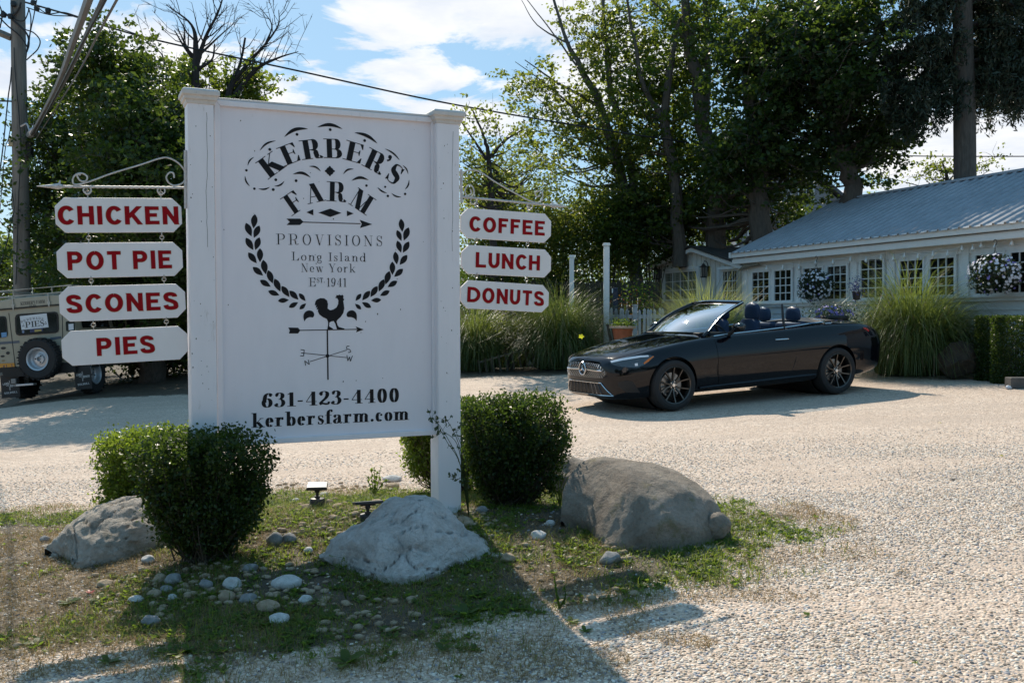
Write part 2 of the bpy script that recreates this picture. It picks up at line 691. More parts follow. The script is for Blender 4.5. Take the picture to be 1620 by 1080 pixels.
def scatter_island(n, test, xr=(-5.5, 2.4), yr=(4.2, 9.4)):
    out = []
    tries = 0
    while len(out) < n and tries < n * 40:
        tries += 1
        x = random.uniform(*xr)
        y = random.uniform(*yr)
        if abs(x) > .56 * y + .3:
            continue
        if random.random() < test(x, y):
            out.append((x, y, gz(x, y) - .003))
    return np.array(out)


def make_island_grass():
    def t_green(x, y):
        e = island_edge(x, y)
        if e < -.05: return 0
        k = .62 + 1.3 * noise.noise(Vector((x * 1.7, y * 1.7, 1.0))) + .5 * noise.noise(Vector((x * 6, y * 6, 1.0)))
        k += 1.1 * exp(-((x + 2.0) / .45) ** 2 - ((y - 5.35) / .35) ** 2)
        k += .8 * exp(-((x - 1.25) / .6) ** 2 - ((y - 6.05) / .35) ** 2)
        k += .6 * exp(-((x + 1.3) / 1.1) ** 2 - ((y - 8.0) / .5) ** 2)
        k += .3 * exp(-((x - .0) / 1.0) ** 2 - ((y - 5.1) / .4) ** 2)
        if x < -1.9 and y < 7.4: k -= .62 * min(1, (-1.9 - x) / .5)
        if y < 5.0: k -= .2
        return min(1, max(0, k)) * min(1, (e + .05) * 5)

    def t_dry(x, y):
        e = island_edge(x, y)
        if e < -.1: return 0
        k = .35 + noise.noise(Vector((x * 1.5, y * 1.5, 7.0)))
        if x < -1.6 and y < 7.2: k += .9
        if y < 5.3: k += .35
        return min(1, max(0, k))
    P = scatter_island(52000, t_green)
    n = len(P)
    V, Q = blades(P, RNG.uniform(.014, .060, n) * RNG.choice([1, 1, 1, 1.7], n), RNG.uniform(.003, .006, n), (.3, 1.3))
    setp(link_mesh('grass', np_mesh('grass', V, Q), M_GRASS), 'short patchy green grass growing over the sign mound', 'grass', None, 'stuff')
    P = scatter_island(72000, t_dry)
    n = len(P)
    V, Q = blades(P, RNG.uniform(.018, .06, n), RNG.uniform(.002, .0048, n), (.6, 2.0))
    setp(link_mesh('dry_grass', np_mesh('dry_grass', V, Q), M_DRY), 'dry straw-coloured grass and thatch on the mound and its left edge', 'grass', None, 'stuff')
    # broad-leaved ground cover: small rosettes
    P = scatter_island(5200, lambda x, y: min(1, .04 + t_green(x, y)) * (.35 + .65 * (noise.noise(Vector((x * 3, y * 3, 4))) > 0)) * (1 if island_edge(x, y) > .03 else .012))
    V, Q = [], []
    for (x, y, z) in P:
        s = random.uniform(.012, .04)
        k = random.randint(4, 8)
        a0 = random.uniform(0, 6.28)
        for i in range(k):
            a = a0 + i * 6.283 / k + random.uniform(-.2, .2)
            d = Vector((cos(a), sin(a), random.uniform(.1, .9)))
            d.normalize()
            sdv = Vector((-sin(a), cos(a), 0)) * s * .32
            c = Vector((x, y, z + .004))
            L = s * random.uniform(.8, 1.4)
            o = len(V)
            V += [c, c + d * L * .55 + sdv + Vector((0, 0, .003)), c + d * L, c + d * L * .55 - sdv + Vector((0, 0, .003))]
            Q.append((o, o + 1, o + 2, o + 3))
    setp(link_mesh('ground_cover', np_mesh('ground_cover', [tuple(v) for v in V], Q), M_WEED), 'low broad-leaved weeds spread between the stones of the mound', 'weeds', None, 'stuff')


make_island_grass()
# ------------------------------------------------------------------ buildings
M_WHITE = mat('white_paint', (.80, .80, .79), .5, var=.07, vscale=5, bump=.12, bscale=60, dirt=((.42, .38, .30), 9, .62, .5))
M_WHITE2 = mat('white_trim_paint', (.78, .78, .77), .45, var=.05, vscale=7, bump=.08, bscale=80)
M_CLAP = mat('clapboard_paint', (.76, .75, .73), .55, var=.10, vscale=3, bump=.15, bscale=50, stretch=(.3, 1, 3), dirt=((.35, .31, .25), 5, .6, .5))
M_SOFFIT = mat('soffit_paint', (.60, .55, .48), .7, var=.12)
M_PANE = mat('window_glass', (.006, .007, .008), .03, spec=.30)
M_ROOFM = mat('galvanised_roof', (.36, .38, .42), .36, .12, var=.22, vscale=3.0, bump=.05, bscale=12, dirt=((.34, .33, .32), 4, .60, .5))
M_DARK = mat('dark_metal', (.025, .022, .020), .5, .3)
M_TIN = mat('grey_pipe', (.38, .36, .30), .5, .3, var=.25)
M_BOARD = mat('weathered_board', (.075, .060, .045), .85, var=.45, vscale=3, bump=.3, stretch=(6, 6, .5))
M_BULB = mat('bulb_glass', (.75, .75, .72), .1, spec=.8)
M_WIRE = mat('black_wire', (.012, .012, .013), .5)

Ldir = ray(120, 514).normalized()
G0 = at(1600, 364.4, 16.4)
_t = Frame(G0, -Ldir)
OH = .24
BW = Frame(G0 - _t.n * OH, -Ldir)


def win_mesh(a0, a1, b0, b1, cols, rows, fr=.045, mun=.018, d0=.012, d1=.040):
    """sash frame with glazing bars, local x along wall, y away from viewer, z up"""
    mb = MB()
    mb.bx(a0 - fr, a0, -d1, 0, b0 - fr, b1 + fr)
    mb.bx(a1, a1 + fr, -d1, 0, b0 - fr, b1 + fr)
    mb.bx(a0, a1, -d1, 0, b1, b1 + fr)
    mb.bx(a0, a1, -d1, 0, b0 - fr, b0)
    for i in range(1, cols):
        x = a0 + (a1 - a0) * i / cols
        mb.bx(x - mun / 2, x + mun / 2, -d1 + .008, -d0, b0, b1)
    for j in range(1, rows):
        z = b0 + (b1 - b0) * j / rows
        for i in range(cols):
            xa = a0 + (a1 - a0) * i / cols + (mun / 2 if i else 0)
            xb = a0 + (a1 - a0) * (i + 1) / cols - (mun / 2 if i < cols - 1 else 0)
            mb.bx(xa, xb, -d1 + .010, -d0, z - mun / 2, z + mun / 2)
    return mb


def window(parent, a0, a1, b0, b1, cols=3, rows=4, y=0, panem=None):
    mb = win_mesh(a0, a1, b0, b1, cols, rows)
    w_ = mb.build('window', M_WHITE2, parent)
    w_.location = (0, y, 0)
    pm = MB().bx(a0, a1, -.012, -.004, b0, b1)
    pm.build('pane', panem or M_PANE, w_)
    return w_


def make_farm_shop():
    B = thing('shop_building', 'long low white clapboard shop with grey ribbed metal roof behind the black car', 'building', mtx=BW.M)
    aL = BW.hit(1177, 450)[0]
    aR = 3.6
    zb = -2.75
    # wall carcass
    mb = MB()
    mb.bx(aL, aR, .02, 6.2, zb, .12)
    wall = mb.build('wall', M_WHITE, B)
    ys = []
    aa, bsill = BW.hit(1620, 473)
    _, bsill2 = BW.hit(1272, 486)
    bs = (bsill + bsill2) / 2
    # clapboards below the sill
    z = bs
    k = 0
    me = None
    while z > zb + .05:
        if me is None:
            m_ = MB()
            L = aR - aL + .1
            m_.add([(0, .018, 0), (L, .018, 0), (L, 0.018, -.15), (0, .018, -.15), (0, .008, 0), (L, .008, 0), (L, -.014, -.15), (0, -.014, -.15)],
                   [(0, 1, 2, 3), (7, 6, 5, 4), (0, 4, 5, 1), (3, 2, 6, 7), (0, 3, 7, 4), (1, 5, 6, 2)])
            o = m_.build('clapboard', M_CLAP, wall)
            me = o.data
        else:
            o = link_mesh('clapboard', me, None, wall)
        o.location = (aL - .05, 0, z)
        o.rotation_euler = (0, radians(random.uniform(-.06, .06)), 0)
        z -= .138
        k += 1
    # sill board
    mb = MB()
    mb.bx(aL - .03, aR, -.05, .018, bs, bs + .10)
    mb.bx(aL - .03, aR, -.085, -.05, bs + .062, bs + .10)
    mb.build('sill', M_WHITE2, B, bevel=.004)
    # corner board
    MB().bx(aL - .012, aL + .13, -.030, .02, bs + .10, -.02).build('corner_board', M_WHITE2, B, bevel=.004)
    # windows: glass rectangles read off the wall
    rects = [(1191, 1217, 433.5, 478), (1226, 1252, 430, 477.5), (1272.5, 1301, 427, 476), (1310, 1339.5, 423, 474), (1363, 1397, 412.5, 471),
             (1425, 1460.5, 414.5, 468), (1472, 1510, 409.5, 466), (1544.5, 1587, 404, 461.5), (1600, 1641, 400, 460), (1690, 1735, 390, 455), (1750, 1800, 384, 452)]
    tops = []
    R = []
    for (x0, x1, yt, yb) in rects:
        a0, bt = BW.hit(x0, yt, .02)
        a1, _ = BW.hit(x1, yt, .02)
        _, bb = BW.hit((x0 + x1) / 2, yb, .02)
        R.append([a0, a1, bb, bt])
    bt_avg = sum(r[3] for i, r in enumerate(R) if i not in (4,)) / (len(R) - 1)
    bb_avg = sum(r[2] for r in R) / len(R)
    for i, (a0, a1, bb, bt) in enumerate(R):
        top = bt_avg if i != 4 else bt_avg + .08
        window(B, a0, a1, bb_avg, top, 3 if i != 4 else 3, 4)
    # casings round each pair and the posts between pairs
    fr = .045
    for g in ((0, 1), (2, 3), (4,), (5, 6), (7, 8), (9, 10)):
        a0 = R[g[0]][0] - fr
        a1 = R[g[-1]][1] + fr
        top = (bt_avg if g != (4,) else bt_avg + .08) + fr
        m_ = MB()
        m_.bx(a0 - .02, a1 + .02, -.028, .018, top + .002, top + .075)
        m_.bx(a0 - .05, a1 + .05, -.05, .018, top + .077, top + .095)
        if len(g) == 2:
            m_.bx(R[g[0]][1] + fr + .002, R[g[1]][0] - fr - .002, -.018, .018, bb_avg - fr, top)
        m_.build('casing', M_WHITE2, B)
    groups = [(0, 1), (2, 3), (4, 4), (5, 6), (7, 8), (9, 10)]
    for g0, g1 in zip(groups[:-1], groups[1:]):
        c = (R[g0[1]][1] + R[g1[0]][0]) / 2
        MB().bx(c - .07, c + .07, -.022, .018, bs + .102, -.1).build('trim_post', M_WHITE2, B, bevel=.003)
    # gutter board, fascia, soffit
    aG = BW.hit(1156, 409, OH)[0]
    _, bgt = BW.hit(1600, 352, OH)
    _, bgl = BW.hit(1600, 380, OH)
    m_ = MB()
    m_.bx(aG, aR + .3, -OH - .06, -OH + .02, .01, bgt + .01)
    m_.build('gutter', M_WHITE, B, bevel=.006)
    m_ = MB()
    m_.bx(aG + .05, aR + .3, -OH + .022, -OH + .045, bgl + .02, -.005)
    m_.bx(aG + .05, aR + .3, -OH + .000, -OH + .020, bgl + .03, -.03)
    m_.build('fascia', M_WHITE2, B, bevel=.003)
    MB().bx(aG + .1, aR + .3, -OH + .047, .018, bgl + .035, bgl + .055).build('soffit', M_SOFFIT, B)
    MB().bx(aL, aR, -.012, .018, bgl - .14, bgl + .033).build('frieze_board', M_WHITE, B)
    # roof
    d = ray(1322, 318.5)
    aE, bE = BW.hit(1156, 401.5, OH + .07)
    t = ((BW.u * aE + BW.O) - CAM).dot(BW.u) / d.dot(BW.u)
    Pr = BW.loc(CAM + d * t)
    Y0, Z0 = -OH - .10, bE
    Y1, Z1 = Pr.y, Pr.z
    sl = Vector((0, Y1 - Y0, Z1 - Z0))
    nrm = Vector((0, -(Z1 - Z0), Y1 - Y0)).normalized()
    if nrm.z < 0: nrm = -nrm
    RF = thing_part('roof', B)
    pitch = .232
    prof = [(0, 0), (.070, 0), (.088, .032), (.117, .032), (.135, 0), (.232, 0)]
    nsheet = 4
    W = pitch * nsheet
    m_ = MB()
    vs, fs = [], []
    pr = []
    for i in range(nsheet):
        pr += [(x + i * pitch, h) for x, h in prof[:-1]]
    pr.append((W, 0))
    for (x, h) in pr:
        vs.append(Vector((x, Y0, Z0)) + nrm * h)
        vs.append(Vector((x, Y1, Z1)) + nrm * h)
    for i in range(len(pr) - 1):
        fs.append((2 * i, 2 * i + 2, 2 * i + 3, 2 * i + 1))
    m_.add(vs, fs)
    sheet = None
    a = aE
    i = 0
    while a < aR + .3:
        if sheet is None:
            o = m_.build('roof_sheet', M_ROOFM, RF)
            sheet = o.data
        else:
            o = link_mesh('roof_sheet', sheet, None, RF)
        o.location = Vector((a, 0, 0)) + nrm * (.003 * (i % 2))
        a += W
        i += 1
    # back slope, gable end, ridge cap, rake trim
    m_ = MB()
    y2 = 2 * Y1 - Y0
    m_.add([(aE, Y1, Z1 - .01), (aR + .3, Y1, Z1 - .01), (aR + .3, y2, Z0), (aE, y2, Z0)], [(0, 1, 2, 3)])
    m_.build('back_slope', M_ROOFM, RF)
    m_ = MB()
    m_.tube([(aE - .02, Y1, Z1 + .02), (aR + .3, Y1, Z1 + .02)], .035, 8)
    m_.bx(aE - .02, aR + .3, Y1 - .10, Y1 + .10, Z1 - .012, Z1 + .022)
    m_.build('ridge_cap', M_ROOFM, RF)
    m_ = MB()
    m_.prism([(Y0 + .15, Z0 - .05), (Y1, Z1 - .06), (y2 - .1, Z0 - .05)], aL, aL + .05, 'x')
    m_.build('gable', M_WHITE, B)
    m_ = MB()
    for (ya, za, yb_, zb_) in ((Y0, Z0, Y1, Z1),):
        m_.add([(aE, ya, za - .10), (aE, yb_, zb_ - .10), (aE, yb_, zb_ - .004), (aE, ya, za - .004), (aE + .03, ya, za - .10), (aE + .03, yb_, zb_ - .10), (aE + .03, yb_, zb_ - .004), (aE + .03, ya, za - .004)],
               [(0, 1, 2, 3), (7, 6, 5, 4), (0, 4, 5, 1), (1, 5, 6, 2), (2, 6, 7, 3), (3, 7, 4, 0)])
    m_.build('rake_board', M_WHITE2, B)
    # downspout elbow at the corner
    p = [BW.hit(1195, 416, OH), BW.hit(1180, 421, .1), BW.hit(1172, 428, .06), BW.hit(1170, 434, .06)]
    m_ = MB()
    m_.tube([(p[0][0], -OH + .1, p[0][1]), (p[1][0], -.13, p[1][1]), (p[2][0], -.09, p[2][1]), (p[2][0], -.08, p[2][1] - 1.9)], [.05, .05, .045, .045], 8)
    m_.build('downspout', M_TIN, B)
    return B, bs, bgl, R, bb_avg, bt_avg


def thing_part(name, parent):
    o = bpy.data.objects.new(name, None)
    COL.objects.link(o)
    o.parent = parent
    return o


SHOP, BS, BGL, WR, WBB, WBT = make_farm_shop()


def make_annex():
    off = -.9
    A = Frame(BW.O + BW.n * off, BW.u)
    T = thing('cottage_annex', 'small cream gabled cottage end joined to the left of the long shop', 'building', mtx=A.M)
    aL, bL = A.hit(1034, 421)
    ap, bp = A.hit(1100, 394)
    aR, bR = A.hit(1172, 416)
    mid = ap
    zb = -3.4
    m_ = MB()
    m_.prism([(aL, zb), (aR + 1.2, zb), (aR + 1.2, bR - .25), (aR, bR), (mid, bp), (aL, bL)], .02, 5.0, 'y')
    wall = m_.build('wall', mat('cream_board_siding', (.74, .71, .65), .6, var=.12, vscale=4, bump=.1, dirt=((.33, .29, .22), 5, .58, .5)), T)
    m_ = MB()
    a = aL + .05
    while a < aR + .6:
        top = bL + (bp - bL) * (a - aL) / (mid - aL) if a < mid else bp + (bR - bp) * (a - mid) / (aR - mid)
        m_.bx(a, a + .018, .006, .019, zb, top - .03)
        a += .21
    o = m_.build('batten', M_SOFFIT, wall)
    # rakes
    m_ = MB()
    for (x0, z0, x1, z1) in ((aL - .12, bL - .02, mid, bp + .03), (mid, bp + .03, aR + .3, bR - .10)):
        m_.add([(x0, -.14, z0 - .10), (x1, -.14, z1 - .10), (x1, -.14, z1), (x0, -.14, z0), (x0, .3, z0 - .10), (x1, .3, z1 - .10), (x1, .3, z1), (x0, .3, z0)],
               [(0, 1, 2, 3), (7, 6, 5, 4), (0, 4, 5, 1), (1, 5, 6, 2), (2, 6, 7, 3), (3, 7, 4, 0)])
    m_.build('rake_board', M_WHITE2, T)
    m_ = MB()
    for (x0, z0, x1, z1) in ((aL - .16, bL + .0, mid, bp + .06), (mid, bp + .06, aR + .3, bR - .07)):
        m_.add([(x0, -.2, z0), (x1, -.2, z1), (x1, 5, z1), (x0, 5, z0), (x0, -.2, z0 + .03), (x1, -.2, z1 + .03), (x1, 5, z1 + .03), (x0, 5, z0 + .03)],
               [(0, 1, 2, 3), (7, 6, 5, 4), (0, 4, 5, 1), (1, 5, 6, 2), (2, 6, 7, 3), (3, 7, 4, 0)])
    m_.build('roof', mat('dark_shingle', (.06, .055, .05), .9, var=.4, vscale=12), T)
    # left window, a blind behind its glass
    w0, wt = A.hit(1052.5, 433)
    w1, _ = A.hit(1102, 433)
    _, wb = A.hit(1075, 473)
    blind = mat('blind_behind_glass', (.10, .12, .10), .12, var=.3, vscale=4)
    wd = window(T, w0, w1, wb, wt, 4, 3, .02, blind)
    m_ = MB()
    z = wb + .02
    while z < wt:
        m_.bx(w0 + .02, w1 - .02, -.016, -.0125, z, z + .012)
        z += .05
    m_.build('blind_slat', mat('blind_slat', (.22, .25, .23), .5), wd)
    m_ = MB()
    m_.bx(w0 - .13, w1 + .13, -.03, .019, wt + .048, wt + .13)
    m_.bx(w0 - .13, w0 - .047, -.03, .019, wb - .1, wt + .046)
    m_.bx(w1 + .047, w1 + .13, -.03, .019, wb - .1, wt + .046)
    m_.build('casing', M_WHITE2, T, bevel=.003)
    # right window
    w0, wt = A.hit(1144, 430)
    w1, _ = A.hit(1174, 430)
    _, wb = A.hit(1158, 475)
    window(T, w0, w1, wb, wt, 4, 3, .02)
    m_ = MB()
    m_.bx(w0 - .14, w1 + .14, -.10, .019, wt + .048, wt + .12)
    m_.bx(w0 - .14, w0 - .047, -.10, .019, wb - .1, wt + .046)
    m_.build('casing', M_WHITE2, T, bevel=.003)
    m_ = MB().bx(aL - .02, aL + .1, -.01, .02, zb, bL - .14)
    m_.build('corner_board', M_WHITE2, T)
    return A


ANX = make_annex()


def make_lantern(px, py, label):
    P = ANX.hit(px, py, .12)
    L = thing('wall_lantern', label, 'wall lamp', mtx=ANX.M @ Matrix.Translation((P[0], 0, P[1])))
    m_ = MB()
    m_.bx(-.05, .05, -.01, .018, -.16, .10)
    m_.build('back_plate', M_DARK, L)
    m_ = MB()
    m_.tube([(0, -.01, .08), (0, -.05, .20), (0, -.13, .24), (0, -.16, .17)], .012, 6)
    m_.build('bracket_arm', M_DARK, L)
    m_ = MB()
    m_.lathe([(.0, .17), (.03, .165), (.05, .12), (.115, .08), (.115, .07), (.0, .07)], 10, Matrix.Translation((0, -.16, 0)))
    m_.lathe([(.0, -.20), (.08, -.20), (.09, -.185), (.08, -.17), (.0, -.17)], 10, Matrix.Translation((0, -.16, 0)))
    for k in range(6):
        a = k * pi / 3
        m_.tube([(cos(a) * .085, -.16 + sin(a) * .085, .07), (cos(a) * .075, -.16 + sin(a) * .075, -.17)], .007, 4)
    m_.build('cage', M_DARK, L)
    m_ = MB()
    m_.lathe([(.06, .07), (.055, -.17)], 10, Matrix.Translation((0, -.16, 0)))
    m_.build('glass', mat('smoky_glass', (.10, .09, .08), .1, spec=.7), L, smooth=True)


make_lantern(1039, 431, 'dark caged lantern at the left corner of the cream cottage, left of its blind-covered window')
make_lantern(1115, 427, 'dark caged lantern on the cream cottage wall between its two windows')

m_ = MB()
P = ANX.hit(1054, 396.5, .1)
SB = thing('floodlight', 'small white box floodlight on the cottage roof edge under the leaves', 'floodlight', mtx=ANX.M @ Matrix.Translation((P[0], -.1, P[1])))
MB().bx(-.14, .14, -.10, .08, -.045, .045).build('lamp_housing', M_WHITE2, SB, bevel=.01)
m_ = MB()
m_.tube([(0, 0, -.04), (.03, .05, -.16), (.06, .12, -.3)], .014, 6)
m_.build('bracket', M_WHITE2, SB)


# string lights under the eave
def make_string_lights():
    T = thing('string_lights', 'string of small clear bulbs sagging under the eave of the shop', 'string lights', mtx=BW.M)
    anchors = [(1196, 413), (1247, 416), (1300, 404), (1355, 400), (1402, 397), (1437, 394), (1484, 392), (1530, 380), (1557, 376), (1610, 372), (1660, 366)]
    pts = []
    for i, (x, y) in enumerate(anchors):
        a, b = BW.hit(x, y, .16)
        pts.append(Vector((a, -.16, b)))
    path = []
    for p, q in zip(pts[:-1], pts[1:]):
        for k in range(6):
            t = k / 6
            path.append(p.lerp(q, t) + Vector((0, 0, -.10 * 4 * t * (1 - t))))
    path.append(pts[-1])
    m_ = MB()
    m_.tube(path, .006, 4)
    m_.build('wire', M_WHITE2, T)
    bm = MB()
    bm.lathe([(0, 0), (.012, 0), (.014, -.035), (.03, -.06), (.034, -.085), (.022, -.11), (0, -.12)], 8)
    bm.smooth = True
    me = bm.mesh('bulb')
    me.materials.append(M_BULB)
    for i in range(2, len(path), 3):
        o = link_mesh('bulb', me, None, T)
        o.location = path[i]


make_string_lights()


# ------------------------------------------------------------------ hanging baskets
def leaf_quads(C, size, rng=RNG, flat=0.0, aspect=.5, droop=0.0):
    """one rhombic leaf at every centre (n,3)"""
    n = len(C)
    size = np.broadcast_to(size, (n,))
    d = rng.normal(size=(n, 3))
    d[:, 2] = d[:, 2] * (1 - flat) - droop
    d /= np.linalg.norm(d, axis=1)[:, None] + 1e-9
    q = rng.normal(size=(n, 3))
    s = np.cross(d, q)
    s /= np.linalg.norm(s, axis=1)[:, None] + 1e-9
    nn = np.cross(d, s)
    L = size[:, None]
    a = C - d * L * .5
    b = C + s * L * aspect * .5 + nn * L * .08
    c = C + d * L * .5
    e = C - s * L * aspect * .5 + nn * L * .08
    V = np.stack([a, b, c, e], 1).reshape(-1, 3)
    Q = np.arange(4 * n).reshape(n, 4)
    return V, Q


M_FOL_D = leaf_mat('dark_basket_foliage', (.012, .022, .012), (.03, .05, .02), (.08, .14, .04), .25)
M_PET_W = mat('white_petals', (.62, .62, .68), .6)
M_PET_P = mat('purple_petals', (.22, .18, .50), .6)


def flowers(n, C, r, rng, scale, facing=None):
    """5-petalled flowers on the skin of an ellipsoid"""
    m_ = MB()
    for i in range(n):
        d = Vector(rng.normal(size=3))
        if d.y > .2: d.y = -abs(d.y)
        d.normalize()
        p = Vector(C) + Vector((d.x * r[0], d.y * r[1], d.z * r[2])) * rng.uniform(.92, 1.08)
        nrm = (d + Vector((0, -.4, .1))).normalized()
        a = nrm.orthogonal().normalized()
        b = nrm.cross(a)
        s = scale * rng.uniform(.7, 1.2)
        ph = rng.uniform(0, 6)
        for k in range(5):
            t = ph + k * 2 * pi / 5
            u = a * cos(t) + b * sin(t)
            v = a * -sin(t) + b * cos(t)
            m_.add([p, p + u * s * .55 + v * s * .38 + nrm * s * .15, p + u * s + nrm * s * .1, p + u * s * .55 - v * s * .38 + nrm * s * .15], [(0, 1, 2, 3)])
    return m_


def make_basket(px, py, rx, rz, label, seed):
    rng = np.random.default_rng(seed)
    a, b = BW.hit(px, py, .42)
    T = thing('hanging_basket', label, 'flower basket', mtx=BW.M @ Matrix.Translation((a, -.42, b)), group='flower baskets hung along the shop eave')
    n = 3800
    d = rng.normal(size=(n, 3))
    d /= np.linalg.norm(d, axis=1)[:, None]
    rr = rng.uniform(.45, 1.0, n)[:, None] ** .6
    lump = 1 + .16 * np.sin(d[:, :1] * 7 + seed) * np.cos(d[:, 2:] * 6)
    C = d * rr * np.array([rx, .30, rz]) * lump
    V, Q = leaf_quads(C, rng.uniform(.025, .055, n), rng)
    link_mesh('foliage', np_mesh('foliage', V, Q), M_FOL_D, T)
    fw = flowers(150, (0, 0, 0), (rx, .30, rz), rng, .027).build('white_flower', M_PET_W, T, fix=False)
    fw['kind'] = 'stuff'
    fp = flowers(16 if seed == 3 else 34, (0, 0, 0), (rx, .30, rz), rng, .027).build('purple_flower', M_PET_P, T, fix=False)
    fp['kind'] = 'stuff'
    m_ = MB()
    m_.lathe([(.0, -.18), (.12, -.17), (.19, -.06), (.2, .0)], 14)
    m_.build('basket', M_DARK, T)
    top = BGL - b + .03
    m_ = MB()
    for k in range(3):
        t = k * 2 * pi / 3 + .4
        m_.tube([(cos(t) * .19, sin(t) * .19, 0), (0, 0, top - .18)], .004, 4)
    hk = [(0, 0, top - .18), (0, 0, top - .12), (.03, 0, top - .08), (.035, 0, top - .04), (0, 0, top - .01), (-.03, 0, top - .04)]
    m_.tube(catmull(hk, 3), .006, 5)
    m_.build('hook_chain', M_WIRE, T)


make_basket(1291, 452.5, .45, .33, 'full hanging basket of mostly white flowers in front of the left shop windows', 3)
make_basket(1574, 434, .50, .33, 'hanging basket of pale purple and white flowers at the right end of the shop', 4)

# ------------------------------------------------------------------ back of the yard
def gpos(px, py):
    return gnd(px, py)


def make_board_fence():
    Y = 27.0
    x0 = at(840, 500, Y).x
    x1 = at(1036, 500, Y).x
    T = thing('board_fence', 'dark weathered wooden board fence across the back of the yard', 'fence', (x0, Y, gz(x0, Y)))
    top = at(960, 445, Y).z - gz(x0, Y)
    me = None
    x = 0
    i = 0
    while x < x1 - x0:
        if me is None:
            m_ = MB()
            m_.prism([(0, -.3), (.135, -.3), (.135, top - .04), (.10, top), (.035, top), (0, top - .04)], 0, .022, 'y')
            o = m_.build('board', M_BOARD, T)
            me = o.data
        else:
            o = link_mesh('board', me, None, T)
        o.location = (x, random.uniform(-.006, .006), random.uniform(-.04, .03))
        x += .145
        i += 1
    MB().bx(0, x, .024, .07, top - .4, top - .3).build('rail', M_BOARD, T)
    return T


make_board_fence()


def make_picket_fence():
    Y = 22.0
    P0 = at(968, 520, Y)
    T = thing('picket_fence', 'low weathered white picket fence behind the bonnet of the black car', 'fence', (P0.x, Y, 0))
    top = at(990, 487, Y).z
    low = gz(P0.x, Y) + .05
    me = None
    pk = [(968 + i * 4.25) for i in range(7)] + [1013 + i * 6.1 for i in range(7)]
    mp_ = mat('weathered_white_picket', (.52, .52, .53), .7, var=.3, vscale=10, bump=.2)
    for i, px in enumerate(pk):
        x = at(px, 500, Y).x - P0.x
        if me is None:
            m_ = MB()
            m_.prism([(-.028, low), (.028, low), (.028, top - .05), (0, top), (-.028, top - .05)], -.012, .008, 'y')
            o = m_.build('picket', mp_, T)
            me = o.data
        else:
            o = link_mesh('picket', me, None, T)
        o.location = (x, 0, random.uniform(-.03, .02))
        o.rotation_euler = (0, radians(random.uniform(-1.5, 1.5)), 0)
    L = at(1056, 500, Y).x - P0.x
    MB().bx(-.1, L, .010, .05, top - .23, top - .15).build('rail', mp_, T)
    MB().bx(-.1, L, .010, .05, low + .1, low + .18).build('rail', mp_, T)
    x = at(1004.5, 500, Y).x - P0.x
    m_ = MB()
    m_.bx(x - .05, x + .05, -.06, .04, low, top + .05)
    m_.bx(x - .062, x + .062, -.072, .052, top + .05, top + .075)
    m_.build('post', mp_, T, bevel=.004)


make_picket_fence()


def make_white_post(px, ytop, wpx, Y, label, slim):
    P = at(px, ytop, Y)
    w = wpx / F * Y
    zb = gz(P.x, Y) - .1
    T = thing('white_post', label, 'post', (P.x, Y, zb), group='tall white posts in the yard')
    h = P.z - zb
    MB().bx(-w / 2, w / 2, -w / 2, w / 2, 0, h - .06).build('shaft', M_WHITE, T, bevel=.008)
    m_ = MB()
    m_.bx(-w * .65, w * .65, -w * .65, w * .65, h - .058, h - .02)
    m_.bx(-w * .56, w * .56, -w * .56, w * .56, h - .02, h)
    m_.build('cap', M_WHITE2, T, bevel=.004)


make_white_post(959.5, 384.5, 9, 21.5, 'tall white square post left of the low picket fence', False)
make_white_post(904.5, 403.5, 7, 23.0, 'slimmer white post rising behind the big grass clump left of the car', True)

P = at(973, 455, 22.6)
Tb = thing('meter_box', 'narrow dark blue upright box just right of the taller white post', 'box', (P.x, 22.6, 0))
MB().bx(-.05, .06, -.05, .07, gz(P.x, 22.6) + .6, P.z).build('box_body', mat('dark_blue_panel', (.012, .02, .05), .45), Tb, bevel=.01)
MB().bx(-.075, -.052, -.05, -.02, P.z - .12, P.z - .02).build('latch', M_WHITE2, Tb)


# terracotta pot on the ground by the fence
def make_pot():
    Y = 20.2
    P = at(985, 516, Y)
    T = thing('terracotta_pot', 'terracotta urn with a pale rim holding low green plants by the picket fence', 'plant pot', (P.x, Y, P.z))
    m1 = mat('terracotta', (.42, .13, .06), .8, var=.3, vscale=10, bump=.2)
    m2 = mat('pale_terracotta', (.55, .40, .30), .8, var=.2)
    m_ = MB()
    m_.lathe([(0, -.75), (.14, -.75), (.15, -.70), (.12, -.5), (.15, -.35), (.20, -.12), (.21, -.05), (.18, -.05), (.1, -.2)], 20)
    m_.build('urn', m1, T, smooth=True)
    m_ = MB()
    m_.lathe([(.20, -.05), (.27, -.04), (.275, .0), (.22, .005), (.19, -.03)], 20, close=True)
    m_.build('rim', m2, T, smooth=True)
    C = RNG.normal(size=(500, 3)) * np.array([.12, .12, .05]) + np.array([0, 0, .05])
    V, Q = leaf_quads(C, RNG.uniform(.03, .06, 500))
    link_mesh('plant', np_mesh('plant', V, Q), M_WEED, T)


make_pot()


